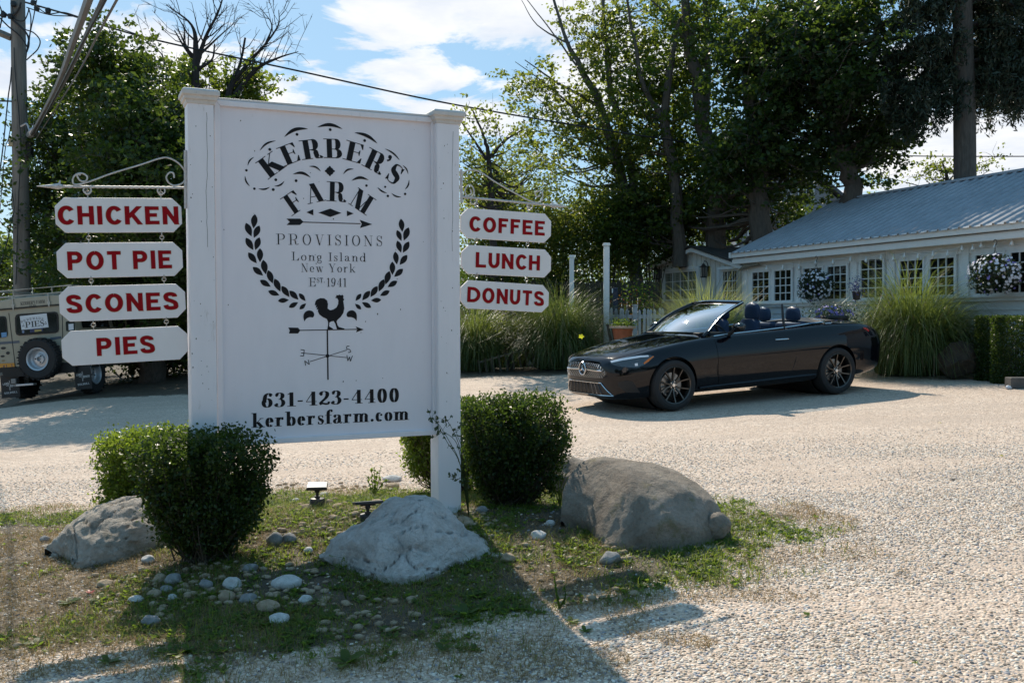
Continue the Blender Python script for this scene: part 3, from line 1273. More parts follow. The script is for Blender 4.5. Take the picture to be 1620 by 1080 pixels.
# house beyond the trees
def make_back_house():
    Y = 40.0
    P = at(1165, 400, Y)
    T = thing('grey_house', 'grey sided house half hidden behind the trees above the shop roof', 'house', (P.x, Y, 0))
    W = at(1330, 400, Y).x - P.x
    z1 = at(1200, 318, Y).z
    m_ = MB()
    m_.bx(0, W, 0, 6, 0, z1)
    m_.prism([(0, z1), (W, z1), (W / 2, z1 + 1.6)], .02, 6, 'y')
    wl = m_.build('wall', mat('grey_siding', (.30, .31, .33), .7, var=.15), T)
    m_ = MB()
    z = 0
    while z < z1:
        m_.bx(0, W, -.02, -.004, z, z + .015)
        z += .2
    m_.build('siding_lap', mat('grey_siding_edge', (.18, .19, .2), .7), wl)
    for px, py in ((1195, 355), (1262, 350), (1275, 300)):
        q = at(px, py, Y)
        x = q.x - P.x
        window(T, x - .28, x + .28, q.z - .42, q.z + .42, 2, 2, -.02)
    m_ = MB()
    m_.prism([(-.4, z1 - .2), (W / 2, z1 + 1.8), (W + .4, z1 - .2), (W + .4, z1 - .05), (W / 2, z1 + 1.95), (-.4, z1 - .05)], -.3, 6.3, 'y')
    m_.build('roof', mat('grey_shingle', (.12, .12, .13), .9, var=.3), T)
    MB().bx(-.06, .10, -.05, -.022, 0, z1).build('corner_board', M_WHITE2, T)


make_back_house()
# ------------------------------------------------------------------ trees
M_BARK = mat('bark', (.12, .10, .082), .9, var=.45, vscale=9, bump=.8, bscale=18, stretch=(3, 3, .5))
M_BARK_G = mat('grey_bark', (.14, .125, .11), .9, var=.4, vscale=9, bump=.7, bscale=18, stretch=(3, 3, .5))
M_DEAD = mat('dead_bark', (.035, .028, .026), .9, var=.3)
M_MAPLE = leaf_mat('maple_leaves', (.012, .028, .008), (.035, .060, .013), (.18, .27, .028), .32, .40, .3)
M_LOCUST = leaf_mat('light_tree_leaves', (.035, .060, .018), (.085, .11, .028), (.40, .47, .06), .45, .40, .3)
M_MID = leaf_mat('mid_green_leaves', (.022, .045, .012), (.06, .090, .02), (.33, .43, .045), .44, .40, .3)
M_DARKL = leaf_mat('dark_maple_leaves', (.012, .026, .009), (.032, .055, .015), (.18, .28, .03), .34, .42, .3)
M_SPRUCE = leaf_mat('spruce_needles', (.012, .024, .013), (.032, .048, .022), (.06, .09, .03), .15, .55)


def blob_points(c, r, n, rng, power=.45):
    d = rng.normal(size=(n, 3))
    d /= np.linalg.norm(d, axis=1)[:, None]
    return np.array(c) + d * (rng.uniform(0, 1, n) ** power)[:, None] * np.array(r)


def make_tree(name, label, cat, trunks, blobs, lmat, bmat, leaf=.12, per=150, cl_r=.42, seed=1, group=None, aspect=.62, twig=.012, dens=.78, limb=.05):
    per = int(per * .62)
    leaf *= 1.08
    """trunks: list of [(px,py,Y,radius)...] read off the photograph; blobs: (px,py,Y,rpx_x,rpx_z,ry,count of leaf clusters)"""
    rng = np.random.default_rng(seed)
    first = at(*trunks[0][0][:3])
    T = thing(name, label, cat, (first.x, first.y, first.z), group)
    O = Vector(first)
    paths = []
    tm = MB()
    for tr in trunks:
        pts = [at(p[0], p[1], p[2]) - O for p in tr]
        rad = [p[3] for p in tr]
        sm = catmull(pts, 5)
        rr = np.interp(np.linspace(0, len(rad) - 1, len(sm)), range(len(rad)), rad)
        sm = [p + Vector(rng.normal(size=3)) * rr[i] * .22 for i, p in enumerate(sm)]
        tm.tube(sm, list(rr), 9)
        paths.append((sm, rr))
    tr_ob = tm.build('trunk', bmat, T, smooth=True, fix=False)
    allp = [(p, r) for sm, rr in paths for p, r in zip(sm, rr)]
    cl = []
    for (px, py, Y, rx, rz, ry, n) in blobs:
        c = at(px, py, Y) - O
        cl.append(blob_points(c, (rx / F * Y, ry, rz / F * Y), max(3, int(n * dens)), rng, .5))
    cl = np.concatenate(cl, 0)
    # limbs: from the stem to every third cluster, thin twigs to the rest
    bmh = MB()
    AP = np.array([p for p, r in allp])
    for i, c in enumerate(cl):
        if i % 2: continue
        dd = np.linalg.norm(AP - c, axis=1) + np.maximum(0, AP[:, 2] - c[2] + .3) * 2.0
        j = int(np.argmin(dd))
        a = AP[j]
        L = np.linalg.norm(c - a)
        if L < .2 or L > 4.5: continue
        mid = a * .5 + c * .5 + np.array([0, 0, -.12 * L]) + rng.normal(size=3) * L * .07
        r0 = min(allp[j][1] * .6, limb * (.4 + L * .25))
        q = catmull([a, a * .7 + mid * .3 + rng.normal(size=3) * L * .02, mid, c], 3)
        bmh.tube(q, list(np.linspace(r0, twig * .5, len(q))), 5, cap=False)
        for _ in range(3):
            e = c + rng.normal(size=3) * cl_r * .8
            bmh.tube([c, (c + e) / 2 + rng.normal(size=3) * .05, e], [twig * .6, twig * .4, twig * .2], 3, cap=False)
    bmh.build('limb', bmat, T, fix=False)
    # leaves in sprays round sub-centres
    n = len(cl)
    sub = 4
    SC = (cl[:, None, :] + rng.normal(size=(n, sub, 3)) * cl_r * np.array([.85, .85, .60])).reshape(-1, 3)
    k = max(1, per // sub)
    cnt = len(SC)
    LC = (SC[:, None, :] + rng.normal(size=(cnt, k, 3)) * cl_r * np.array([.27, .27, .16])).reshape(-1, 3)
    keep = rng.uniform(size=len(LC)) < .92
    LC = LC[keep]
    V, Q = leaf_quads(LC, leaf * rng.uniform(.6, 1.25, len(LC)), rng, .35, aspect, .25)
    link_mesh('crown', np_mesh('crown', V, Q), lmat, T)
    return T, O


TG = 'tall trees standing behind the yard and the shop'
# --- left: big maple behind the hanging signs
make_tree('maple_tree', 'broad dark maple filling the space behind the CHICKEN POT PIE signs', 'tree',
          [[(235, 600, 22.5, .30), (235, 480, 22, .26), (225, 350, 21, .20), (200, 200, 20.5, .11), (176, 80, 20.5, .04)],
           [(235, 420, 21.8, .2), (290, 330, 20.5, .13), (315, 200, 20, .06)], [(232, 400, 21.8, .17), (130, 330, 23, .11), (80, 220, 23.3, .04)]],
          [(172, 95, 20.5, 34, 42, .7, 36), (182, 150, 20.5, 36, 36, .9, 40), (222, 185, 20, 52, 40, 1.3, 60), (108, 170, 23.3, 22, 26, .6, 12), (112, 240, 23.3, 50, 62, 1.2, 70), (250, 290, 19.5, 110, 95, 1.8, 210), (130, 360, 23.6, 80, 90, 1.3, 130),
           (230, 420, 21, 110, 80, 1.5, 150), (66, 190, 23.3, 18, 20, .5, 9), (85, 300, 23.3, 34, 40, .7, 28), (95, 420, 26, 55, 60, 1.2, 50), (280, 215, 20, 36, 36, .9, 30), (320, 400, 22, 70, 110, 1.6, 90), (260, 520, 23, 90, 55, 1.2, 100), (120, 520, 26, 110, 50, 1.3, 80)],
          M_MAPLE, M_BARK, leaf=.108, per=215, cl_r=.50, seed=21)
make_tree('maple_tree', 'leafy tree crowned with bright foliage behind the left sign post top', 'tree',
          [[(345, 560, 26, .25), (345, 300, 26, .2), (338, 200, 26, .14), (330, 150, 26, .1)]],
          [(300, 120, 26, 30, 22, .8, 16), (290, 140, 26, 40, 25, .8, 18), (380, 140, 26, 40, 28, .8, 34), (400, 115, 26, 22, 16, .5, 9), (345, 170, 26, 70, 30, 1.0, 30), (350, 300, 26, 80, 120, 1.2, 40)],
          M_MID, M_DEAD, leaf=.12, per=120, cl_r=.38, seed=22)


def make_snag(name, label, roots, seed):
    """leafless branches that fork into twigs"""
    rng = np.random.default_rng(seed)
    P0 = at(*roots[0][0][:3])
    T = thing(name, label, 'tree', (P0.x, P0.y, P0.z), 'dead treetops against the sky')
    tm, bm_ = MB(), MB()
    for path in roots:
        pts = [at(p[0], p[1], p[2]) - P0 for p in path]
        rad = [p[3] * .85 for p in path]
        sm = catmull(pts, 6)
        rr = np.interp(np.linspace(0, len(rad) - 1, len(sm)), range(len(rad)), rad)
        tm.tube(sm, list(rr), 6)
        for i in range(4, len(sm) - 1):
            for rep in range(2):
                if rng.uniform() < .36:
                    d = (sm[i + 1] - sm[i]).normalized()
                    o = Vector(rng.normal(size=3))
                    o.y *= .5
                    o = (o - d * o.dot(d)).normalized()
                    L = rng.uniform(.25, .9)
                    q = [sm[i], sm[i] + (o * .45 + d * .4) * L * .5 + Vector((0, 0, .02)), sm[i] + (o * .6 + d * .7 + Vector((0, 0, .25))) * L]
                    bm_.tube(q, [rr[i] * .4, rr[i] * .28 + .003, .004], 4)
                    for _ in range(3):
                        t = rng.uniform(.3, .9)
                        b = q[1].lerp(q[2], t)
                        e = b + (Vector(rng.normal(size=3)) * .5 + d * .6 + o * .3) * .25
                        bm_.tube([b, (b + e) / 2 + Vector(rng.normal(size=3)) * .02, e], [.007, .005, .003], 3)
    tm.build('trunk', M_DEAD, T, smooth=True, fix=False)
    bm_.build('branch', M_DEAD, T, fix=False)


Y = 25.5
make_snag('dead_tree', 'bare dark treetop rising just behind the left sign post', [
    [(308, 260, Y, .16), (309, 130, Y, .12), (310, 80, Y, .09), (303, 40, Y, .04), (263, 8, Y, .012)],
    [(309, 110, Y, .09), (325, 60, Y, .05), (345, 20, Y, .03), (357, -20, Y, .015)],
    [(310, 100, Y, .06), (290, 72, Y, .035), (276, 48, Y, .015)],
    [(312, 110, Y, .06), (335, 95, Y, .03), (340, 70, Y, .015)],
    [(318, 85, Y, .04), (350, 55, Y, .02), (374, 34, Y, .008)]], 5)
make_snag('dead_tree', 'bare forked treetop leaning right above the main sign board', [
    [(358, 260, Y, .14), (362, 150, Y, .10), (385, 110, Y, .06), (420, 70, Y, .035), (440, 40, Y, .02), (441, 16, Y, .01)],
    [(372, 150, Y, .09), (405, 110, Y, .06), (440, 92, Y, .03), (472, 82, Y, .012)],
    [(362, 150, Y, .07), (380, 100, Y, .04), (388, 60, Y, .03)],
    [(420, 70, Y, .03), (430, 40, Y, .02), (411, 12, Y, .008)],
    [(250, 180, Y, .03), (258, 120, Y, .03), (255, 85, Y, .02), (212, 58, Y, .008)]], 6)

# --- right: trunks and crowns, left to right
make_tree('young_tree', 'thin young tree with sparse leaves just right of the sign', 'tree',
          [[(782, 440, 22, .09), (778, 330, 22, .07), (773, 250, 22, .05), (765, 215, 22, .03), (748, 175, 22, .015)], [(773, 250, 22, .045), (800, 222, 22, .03), (828, 205, 22, .012)], [(773, 255, 22, .035), (745, 215, 22, .02), (728, 190, 22, .01)]],
          [(752, 185, 22, 30, 18, .5, 11), (800, 215, 22, 45, 22, .6, 14), (740, 240, 22, 25, 30, .6, 12), (745, 290, 22, 35, 40, .7, 34), (790, 265, 23, 55, 30, .8, 34), (840, 280, 24, 45, 30, .8, 26), (770, 320, 23, 55, 30, .8, 36)],
          M_LOCUST, M_DEAD, leaf=.085, per=60, cl_r=.30, seed=31, twig=.01)
make_tree('locust_tree', 'airy light green tree leaning left with sky showing through', 'tree',
          [[(1010, 470, 28, .20), (975, 255, 28, .16), (940, 150, 28, .11), (895, 60, 28, .05), (868, -30, 28, .03)],
           [(1000, 400, 28, .15), (1000, 260, 28, .12), (968, 150, 28, .09), (958, 60, 28, .06), (950, -40, 28, .04)],
           [(950, 170, 28, .06), (880, 130, 28, .03), (830, 95, 28, .012)], [(970, 250, 28, .05), (905, 170, 28, .03), (862, 132, 28, .02), (815, 98, 28, .008)],
           [(930, 130, 28, .04), (880, 60, 28, .02), (826, -10, 28, .01)], [(900, 70, 28, .03), (850, 40, 28, .015), (825, 0, 28, .008)]],
          [(850, 150, 28, 55, 32, .8, 20), (900, 175, 28, 60, 45, 1.0, 38), (835, 125, 28, 35, 15, .5, 8), (930, 60, 28, 45, 60, 1.2, 26), (980, 90, 28, 60, 80, 1.5, 52), (960, 220, 28, 75, 60, 1.5, 80), (880, 235, 28, 60, 40, 1.0, 34), (1010, 20, 28, 60, 60, 1.2, 40), (910, 20, 28, 30, 40, .8, 9), (985, 330, 28, 80, 60, 1.4, 80)],
          M_LOCUST, M_BARK_G, leaf=.115, per=110, cl_r=.40, seed=32, dens=.62)
make_tree('locust_tree', 'double-stemmed tree with thick grey limbs above the low cottage roof', 'tree',
          [[(1135, 440, 27, .30), (1128, 300, 27, .25), (1108, 170, 27, .20), (1090, 60, 27, .14), (1082, -50, 27, .1)],
           [(1078, 420, 27, .2), (1066, 268, 27, .15), (1052, 195, 27, .13), (1062, 100, 27, .08), (1075, 30, 27, .04)], [(1052, 195, 27, .09), (1020, 140, 27, .07), (1005, 70, 27, .05), (990, -10, 27, .03)],
           [(1115, 190, 27, .10), (1120, 90, 27, .08), (1112, -40, 27, .06)], [(1095, 80, 27, .07), (1060, 30, 27, .05), (1030, 0, 27, .02)]],
          [(1060, 60, 27.5, 80, 70, 1.6, 80), (1010, 150, 27.5, 70, 60, 1.4, 62), (1090, 150, 28, 80, 80, 1.6, 84), (1130, 30, 27.5, 80, 60, 1.6, 80), (1040, 260, 28, 90, 70, 1.6, 110), (1130, 260, 28, 80, 80, 1.6, 100), (1060, 350, 28, 100, 60, 1.4, 130)],
          M_MID, M_BARK, leaf=.125, per=125, cl_r=.42, seed=33, dens=.58)
make_tree('maple_tree', 'dark dense maple standing over the left end of the shop roof', 'tree',
          [[(1210, 420, 25, .30), (1200, 300, 25, .25), (1190, 200, 25, .18), (1185, 80, 25, .12)], [(1198, 280, 25, .14), (1230, 180, 25, .1), (1260, 100, 25, .06)]],
          [(1180, 250, 25, 80, 70, 1.8, 130), (1200, 130, 25, 90, 90, 2.0, 150), (1240, 50, 25, 90, 80, 2.0, 130), (1120, 330, 28.5, 90, 48, 1.2, 90), (1250, 270, 25.5, 60, 55, 1.2, 52), (1225, 345, 27.5, 50, 22, .6, 30)],
          M_MAPLE, M_BARK, leaf=.13, per=150, cl_r=.45, seed=34, dens=.52)
make_tree('maple_tree', 'largest black-green maple with a leaning trunk above the middle of the shop roof', 'tree',
          [[(1350, 345, 24, .25), (1342, 280, 24, .22), (1325, 215, 24, .19), (1310, 140, 24, .16), (1290, 60, 24, .12), (1270, -30, 24, .08)],
           [(1325, 200, 24, .12), (1270, 110, 24, .09), (1240, 60, 24, .05)], [(1372, 118, 24, .08), (1385, 70, 24, .07), (1386, 20, 24, .05), (1380, -30, 24, .03)], [(1330, 215, 24, .1), (1355, 150, 24, .09), (1372, 118, 24, .08)], [(1384, 78, 24, .05), (1425, 35, 24, .03), (1450, 15, 24, .015)]],
          [(1290, 100, 24, 95, 110, 2.2, 260), (1340, 30, 24, 60, 50, 1.8, 90), (1350, 165, 24, 75, 62, 1.8, 140), (1310, 250, 24.5, 60, 36, 1.2, 60), (1400, 110, 24, 25, 20, .7, 16), (1395, 215, 24, 50, 34, 1.0, 60), (1370, 245, 24, 40, 22, .8, 26), (1225, 200, 24.5, 40, 40, 1.0, 36)],
          M_DARKL, M_BARK, leaf=.125, per=150, cl_r=.45, seed=35, dens=.44)
make_tree('shrubby_tree', 'small sunlit tree behind the ridge of the shop roof near the big spruce trunk', 'tree',
          [[(1500, 330, 30, .08), (1498, 280, 30, .05), (1490, 255, 30, .02)]],
          [(1490, 270, 30, 50, 22, .8, 30), (1560, 262, 30, 26, 22, .6, 9), (1410, 285, 30, 25, 8, .4, 6)],
          M_LOCUST, M_DEAD, leaf=.10, per=55, cl_r=.34, seed=36)


def make_spruce(name, label, trunk, tiers, seed, gaps=None):
    rng = np.random.default_rng(seed)
    P0 = at(*trunk[0][:3])
    T = thing(name, label, 'tree', (P0.x, P0.y, P0.z), 'spruces on the right')
    m_ = MB()
    pts = [at(*p[:3]) - P0 for p in trunk]
    sm = catmull(pts, 6)
    rr = np.interp(np.linspace(0, len(trunk) - 1, len(sm)), range(len(trunk)), [p[3] for p in trunk])
    m_.tube(sm, list(rr), 14)
    m_.build('trunk', M_BARK, T, smooth=True, fix=False)
    bm_ = MB()
    NC = []
    for (py, Lm, n, a0, a1) in tiers:
        for i in range(max(3, int(n * .34))):
            a = radians(rng.uniform(a0, a1))
            # start on the stem at that height
            zz = at(trunk[0][0], py + rng.uniform(-10, 10), trunk[0][2]).z - P0.z
            k = min(range(len(sm)), key=lambda j: abs(sm[j].z - zz))
            s0 = sm[k]
            L = Lm * rng.uniform(.75, 1.15)
            dr = Vector((cos(a), sin(a) * .9, 0))
            q = [s0, s0 + dr * L * .35 + Vector((0, 0, .02 * L)), s0 + dr * L * .7 + Vector((0, 0, -.14 * L)), s0 + dr * L + Vector((0, 0, -.10 * L))]
            sp = catmull(q, 5)
            bm_.tube(sp, list(np.linspace(.05, .008, len(sp))), 5, cap=False)
            for j in range(2, len(sp)):
                for _ in range(2):
                    sd = Vector((-dr.y, dr.x, 0)) * rng.choice([-1, 1])
                    e = sp[j] + sd * rng.uniform(.1, .6) * (1 - .5 * j / len(sp)) + dr * rng.uniform(0, .25)
                    hang = rng.uniform(.2, .85)
                    bm_.tube([sp[j], e, e + Vector((0, 0, -hang))], [.006, .004, .002], 3, cap=False)
                    m = int(12 + hang * 34)
                    t = rng.uniform(0, 1, m)
                    c = np.array(e)[None, :] + np.stack([rng.normal(size=m) * .05, rng.normal(size=m) * .05, -t * hang], 1)
                    NC.append(c)
                    t = rng.uniform(0, 1, 14)[:, None]
                    NC.append(np.array(sp[j])[None] * (1 - t) + np.array(e)[None] * t + rng.normal(size=(14, 3)) * .04)
    bm_.build('branch', M_DEAD, T, fix=False)
    C = np.concatenate(NC, 0)
    V, Q = leaf_quads(C, rng.uniform(.08, .19, len(C)), rng, .0, .26, .9)
    link_mesh('needles', np_mesh('needles', V, Q), M_SPRUCE, T)


make_spruce('spruce_tree', 'tall spruce with a thick dark trunk and drooping branches behind the roof ridge',
            [(1527, 330, 22, .24), (1526, 200, 22, .235), (1524, 80, 22, .215), (1522, -30, 22, .20), (1522, -120, 22, .16)],
            [(150, 1.5, 7, 150, 215), (120, 1.7, 8, 150, 210), (60, 1.7, 9, 140, 215), (10, 1.5, 8, 130, 230), (-50, 1.6, 9, 130, 230),
             (125, 1.6, 8, -30, 30), (90, 1.6, 8, -40, 40), (40, 1.8, 9, -50, 50), (0, 1.7, 9, -50, 50), (-50, 1.8, 12, -60, 60), (70, 1.2, 5, 60, 120)], 8)
make_spruce('spruce_tree', 'second spruce beyond the right edge whose boughs hang into the upper corner',
            [(1690, 330, 24, .24), (1690, 100, 24, .2), (1690, -120, 24, .14)],
            [(140, 2.0, 9, 140, 220), (100, 2.2, 12, 140, 220), (50, 2.2, 12, 140, 220), (0, 2.2, 12, 140, 220), (-50, 2.2, 12, 130, 230)], 9)


# shrubs and undergrowth along the back fence
def make_shrub(name, label, px, py, Y, rx, rz, ry, n, m, leaf, seed, group='shrubs along the back of the yard', per=120, cat='shrub'):
    P = at(px, py, Y)
    gzv = gz(P.x, Y)
    base_py = 540 - (0)  # base found below
    rng = np.random.default_rng(seed)
    T = thing(name, label, cat, (P.x, Y, gzv), group)
    c = Vector((0, 0, P.z - gzv))
    cl = blob_points(c, (rx / F * Y, ry, rz / F * Y), n, rng, .5)
    cl[:, 2] = np.maximum(cl[:, 2], .08)
    m_ = MB()
    for i in range(0, n, 3):
        a = Vector(rng.normal(size=3)) * .12
        a.z = 0
        e = Vector(cl[i])
        m_.tube([a, a.lerp(e, .5) + Vector((0, 0, .1)), e], [.02, .012, .005], 4, cap=False)
    m_.build('stem', M_BARK, T, fix=False)
    LC = (cl[:, None, :] + rng.normal(size=(n, per, 3)) * .24 * np.array([1, 1, .75])).reshape(-1, 3)
    LC = LC[LC[:, 2] > .02]
    V, Q = leaf_quads(LC, leaf * rng.uniform(.6, 1.25, len(LC)), rng, .2, .6, .1)
    link_mesh('foliage', np_mesh('foliage', V, Q), m, T)


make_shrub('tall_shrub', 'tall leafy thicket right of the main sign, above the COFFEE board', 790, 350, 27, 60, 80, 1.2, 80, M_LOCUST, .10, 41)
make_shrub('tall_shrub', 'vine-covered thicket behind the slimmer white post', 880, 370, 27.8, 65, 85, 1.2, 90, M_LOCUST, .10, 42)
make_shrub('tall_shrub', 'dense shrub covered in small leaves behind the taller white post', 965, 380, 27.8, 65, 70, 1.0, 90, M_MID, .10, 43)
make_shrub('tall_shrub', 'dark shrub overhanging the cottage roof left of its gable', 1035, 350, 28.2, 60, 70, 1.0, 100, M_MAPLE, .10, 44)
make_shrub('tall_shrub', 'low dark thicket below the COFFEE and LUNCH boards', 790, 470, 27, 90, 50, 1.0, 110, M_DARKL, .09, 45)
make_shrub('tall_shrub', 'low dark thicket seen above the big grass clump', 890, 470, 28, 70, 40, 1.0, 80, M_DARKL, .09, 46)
make_shrub('yard_shrub', 'yellow-green leafy shrub growing behind the picket fence', 1016, 478, 23.5, 20, 28, .3, 10, M_WEED, .075, 47, per=60)
make_shrub('yard_shrub', 'small orange-flecked shrub just left of the picket fence post', 995, 485, 23.2, 9, 16, .2, 4, leaf_mat('orange_leaves', (.20, .05, .01), (.30, .10, .02), (.5, .2, .03), .4), .06, 48, per=40)
make_shrub('hedge_shrub', 'bright roadside shrub left of the utility pole', 10, 425, 34, 45, 40, 1.0, 50, M_LOCUST, .12, 49, group='hedgerow shrubs at the far left')
make_shrub('hedge_shrub', 'dark hedgerow behind the roof rack of the off-roader', 90, 430, 32, 60, 35, 1.0, 50, M_MAPLE, .12, 50, group='hedgerow shrubs at the far left')
make_shrub('hedge_shrub', 'dark thicket on the bank behind the off-roader', 60, 520, 31, 110, 50, 1.0, 100, M_DARKL, .12, 51, group='hedgerow shrubs at the far left')
make_shrub('hedge_shrub', 'black-green undergrowth behind the PIES board', 250, 545, 24.5, 90, 45, .8, 110, M_DARKL, .10, 52, group='hedgerow shrubs at the far left')
make_shrub('hedge_shrub', 'undergrowth directly behind the lower left of the main sign', 400, 545, 26, 120, 45, .8, 90, M_DARKL, .10, 53, group='hedgerow shrubs at the far left')
make_shrub('yard_shrub', 'sunlit weedy shrub between the two grass clumps under the DONUTS board', 805, 525, 21.5, 26, 26, .3, 16, M_LOCUST, .06, 54, per=70)


# far wood that closes the view
def make_far_wood(name, label, x0, x1, y0, y1, hh, n, lf):
    rng = np.random.default_rng(77)
    X = rng.uniform(x0, x1, n)
    Yv = rng.uniform(y0, y1, n)
    Z = rng.uniform(0, 1, n) ** .8 * (hh + 2.0 * np.sin(X * .13) + 1.2 * np.sin(X * .37 + 2))
    C = np.stack([X, Yv, Z], 1)
    LC = (C[:, None, :] + rng.normal(size=(n, 80, 3)) * np.array([1.3, 1.3, .9])).reshape(-1, 3)
    V, Q = leaf_quads(LC, rng.uniform(lf * .6, lf * 1.4, len(LC)), rng, .2, .7)
    setp(link_mesh(name, np_mesh(name, V, Q), M_MAPLE), label, 'wood', None, 'stuff')


make_far_wood('far_wood', 'distant belt of trees along the horizon', -75, 75, 62, 90, 5.5, 1000, .30)
make_far_wood('unseen_wood', 'unseen row of trees added behind the viewpoint to darken reflections and fill', -45, 45, -26, -17, 5.5, 420, .42)  # added out of view: darkens the car's reflections and cuts sky fill


# ------------------------------------------------------------------ ornamental grass clumps
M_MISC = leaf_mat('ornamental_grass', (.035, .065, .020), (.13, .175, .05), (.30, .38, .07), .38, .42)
M_MISC_L = leaf_mat('sunlight_tinted_grass', (.09, .13, .04), (.22, .26, .09), (.50, .56, .14), .45, .42)  # lit copy of the ornamental grass, sunlight put into its paler colours
M_STRAW = leaf_mat('straw_blades', (.24, .20, .12), (.42, .36, .24), (.40, .34, .18), .3, .6)


def make_clump(label, px, py, h, r, n, seed, m=None, lean=(.15, 1.1), nstraw=150, wd=.011, Y=None, plume=0):
    rng = np.random.default_rng(seed)
    P = gnd(px, py)
    if Y:
        q = at(px, py, Y)
        P = Vector((q.x, Y, gz(q.x, Y)))
    T = thing('ornamental_grass', label, 'grass clump', P, 'big arching ornamental grass clumps')
    for nm, cnt, mm, hh in (('leaf_blades', n, m or M_MISC, 1.0), ('dry_blades', nstraw, M_STRAW, 1.0)):
        a = rng.uniform(0, 2 * pi, cnt)
        rr = np.sqrt(rng.uniform(0, 1, cnt)) * r * .42
        R0 = np.stack([np.cos(a) * rr, np.sin(a) * rr, np.zeros(cnt)], 1)
        # arch outwards: stem rises, then bends over and hangs
        az = a + rng.normal(size=cnt) * .7
        L = h * rng.uniform(.55, 1.22, cnt)
        bend = rng.uniform(lean[0], lean[1], cnt)
        d = np.stack([np.cos(az), np.sin(az), np.zeros(cnt)], 1)
        s = np.stack([-np.sin(az + rng.uniform(-.7, .7, cnt)), np.cos(az), np.zeros(cnt)], 1)
        nseg = 8
        Vs = []
        pos = R0.copy()
        a0 = rng.uniform(.02, .62, cnt) * (.35 + .9 * rr / (r * .42))
        kb = rng.uniform(.20, .58, cnt)
        L = L * (1.08 - .42 * (rr / (r * .42)) ** 1.5)
        ang = a0.copy()
        w0 = wd * rng.uniform(.6, 1.2, cnt)
        for k in range(nseg + 1):
            t = k / nseg
            wk = (w0 * (1.0 - t ** 2.2) + .0012)[:, None]
            Vs += [pos - s * wk / 2, pos + s * wk / 2]
            ang = a0 + bend * np.clip((t + .5 / nseg - kb) / .5, 0, 1)
            ang = np.minimum(ang, 2.95)
            pos = pos + (d * np.sin(ang)[:, None] + np.array([0, 0, 1.0]) * np.cos(ang)[:, None]) * (L / nseg)[:, None]
        V = np.stack(Vs, 1)
        V[:, :, 2] = np.maximum(V[:, :, 2], .01)
        V = V.reshape(-1, 3)
        base = np.arange(cnt)[:, None] * (2 * (nseg + 1))
        Q = np.concatenate([base + np.array([2 * k, 2 * k + 1, 2 * k + 3, 2 * k + 2]) for k in range(nseg)], 0)
        link_mesh(nm, np_mesh(nm, V, Q, True), mm, T)
    return T


make_clump('largest fountain of grass at the rear of the black car in front of the shop', 1440, 592, 2.12, 1.35, 6200, 61, lean=(1.0, 2.7), nstraw=420)
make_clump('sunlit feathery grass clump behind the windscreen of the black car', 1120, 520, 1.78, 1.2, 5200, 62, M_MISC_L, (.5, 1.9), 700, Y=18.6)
make_clump('big grass clump left of the black car, in front of the slimmer white post', 885, 583, 2.12, 1.25, 5200, 63, lean=(.9, 2.6), nstraw=360)
make_clump('grass clump half hidden behind the right sign post', 752, 586, 1.80, 1.0, 4000, 64, lean=(.9, 2.6), nstraw=260)
# ------------------------------------------------------------------ lettering
def arc(cx, cy, rx, ry, a0, a1, n=14):
    return [(cx + rx * cos(radians(a0 + (a1 - a0) * k / n)), cy + ry * sin(radians(a0 + (a1 - a0) * k / n))) for k in range(n + 1)]


class Pen:
    """letters drawn with a broad pen: s = half stem, t = half hairline, serif bool"""
    def __init__(p, s, t, serif):
        p.s, p.t, p.serif = s, t, serif
        p.P = []

    def strip(p, pts, w):
        n = len(pts)
        L, R = [], []
        for i, (x, y) in enumerate(pts):
            a = pts[max(i - 1, 0)]
            b = pts[min(i + 1, n - 1)]
            dx, dy = b[0] - a[0], b[1] - a[1]
            l = sqrt(dx * dx + dy * dy) or 1
            h = w[i] if isinstance(w, list) else w
            L.append((x - dy / l * h, y + dx / l * h))
            R.append((x + dy / l * h, y - dx / l * h))
        for i in range(n - 1):
            p.P.append([L[i], L[i + 1], R[i + 1], R[i]])

    def line(p, x0, y0, x1, y1, h):
        p.strip([(x0, y0), (x1, y1)], h)

    def dline(p, x0, y0, x1, y1, h):
        """diagonal cut off level at top and bottom"""
        l = sqrt((x1 - x0) ** 2 + (y1 - y0) ** 2)
        k = h * l / max(1e-6, abs(y1 - y0))
        p.P.append([(x0 - k, y0), (x0 + k, y0), (x1 + k, y1), (x1 - k, y1)])

    def curve(p, pts, mx=None):
        """stress follows the direction: thick going up or down, thin going sideways"""
        n = len(pts)
        w = []
        for i in range(n):
            a = pts[max(i - 1, 0)]
            b = pts[min(i + 1, n - 1)]
            dx, dy = b[0] - a[0], b[1] - a[1]
            l = sqrt(dx * dx + dy * dy) or 1
            k = abs(dy / l) ** (1.7 if p.serif else 1)
            w.append(p.t + ((mx or p.s) - p.t) * k)
        p.strip(pts, w)

    def ser(p, x, y, w):
        if p.serif:
            yy = y + p.t * (1 if y < .5 else -1)
            p.P.append([(x - w, yy - p.t), (x + w, yy - p.t), (x + w, yy + p.t), (x - w, yy + p.t)])

    def dot(p, x, y, r):
        p.P.append([(x + r * cos(k * pi / 6), y + r * sin(k * pi / 6)) for k in range(12)])


def spl(pts, n=5):
    return [(v.x, v.y) for v in catmull([(a, b, 0) for a, b in pts], n)]


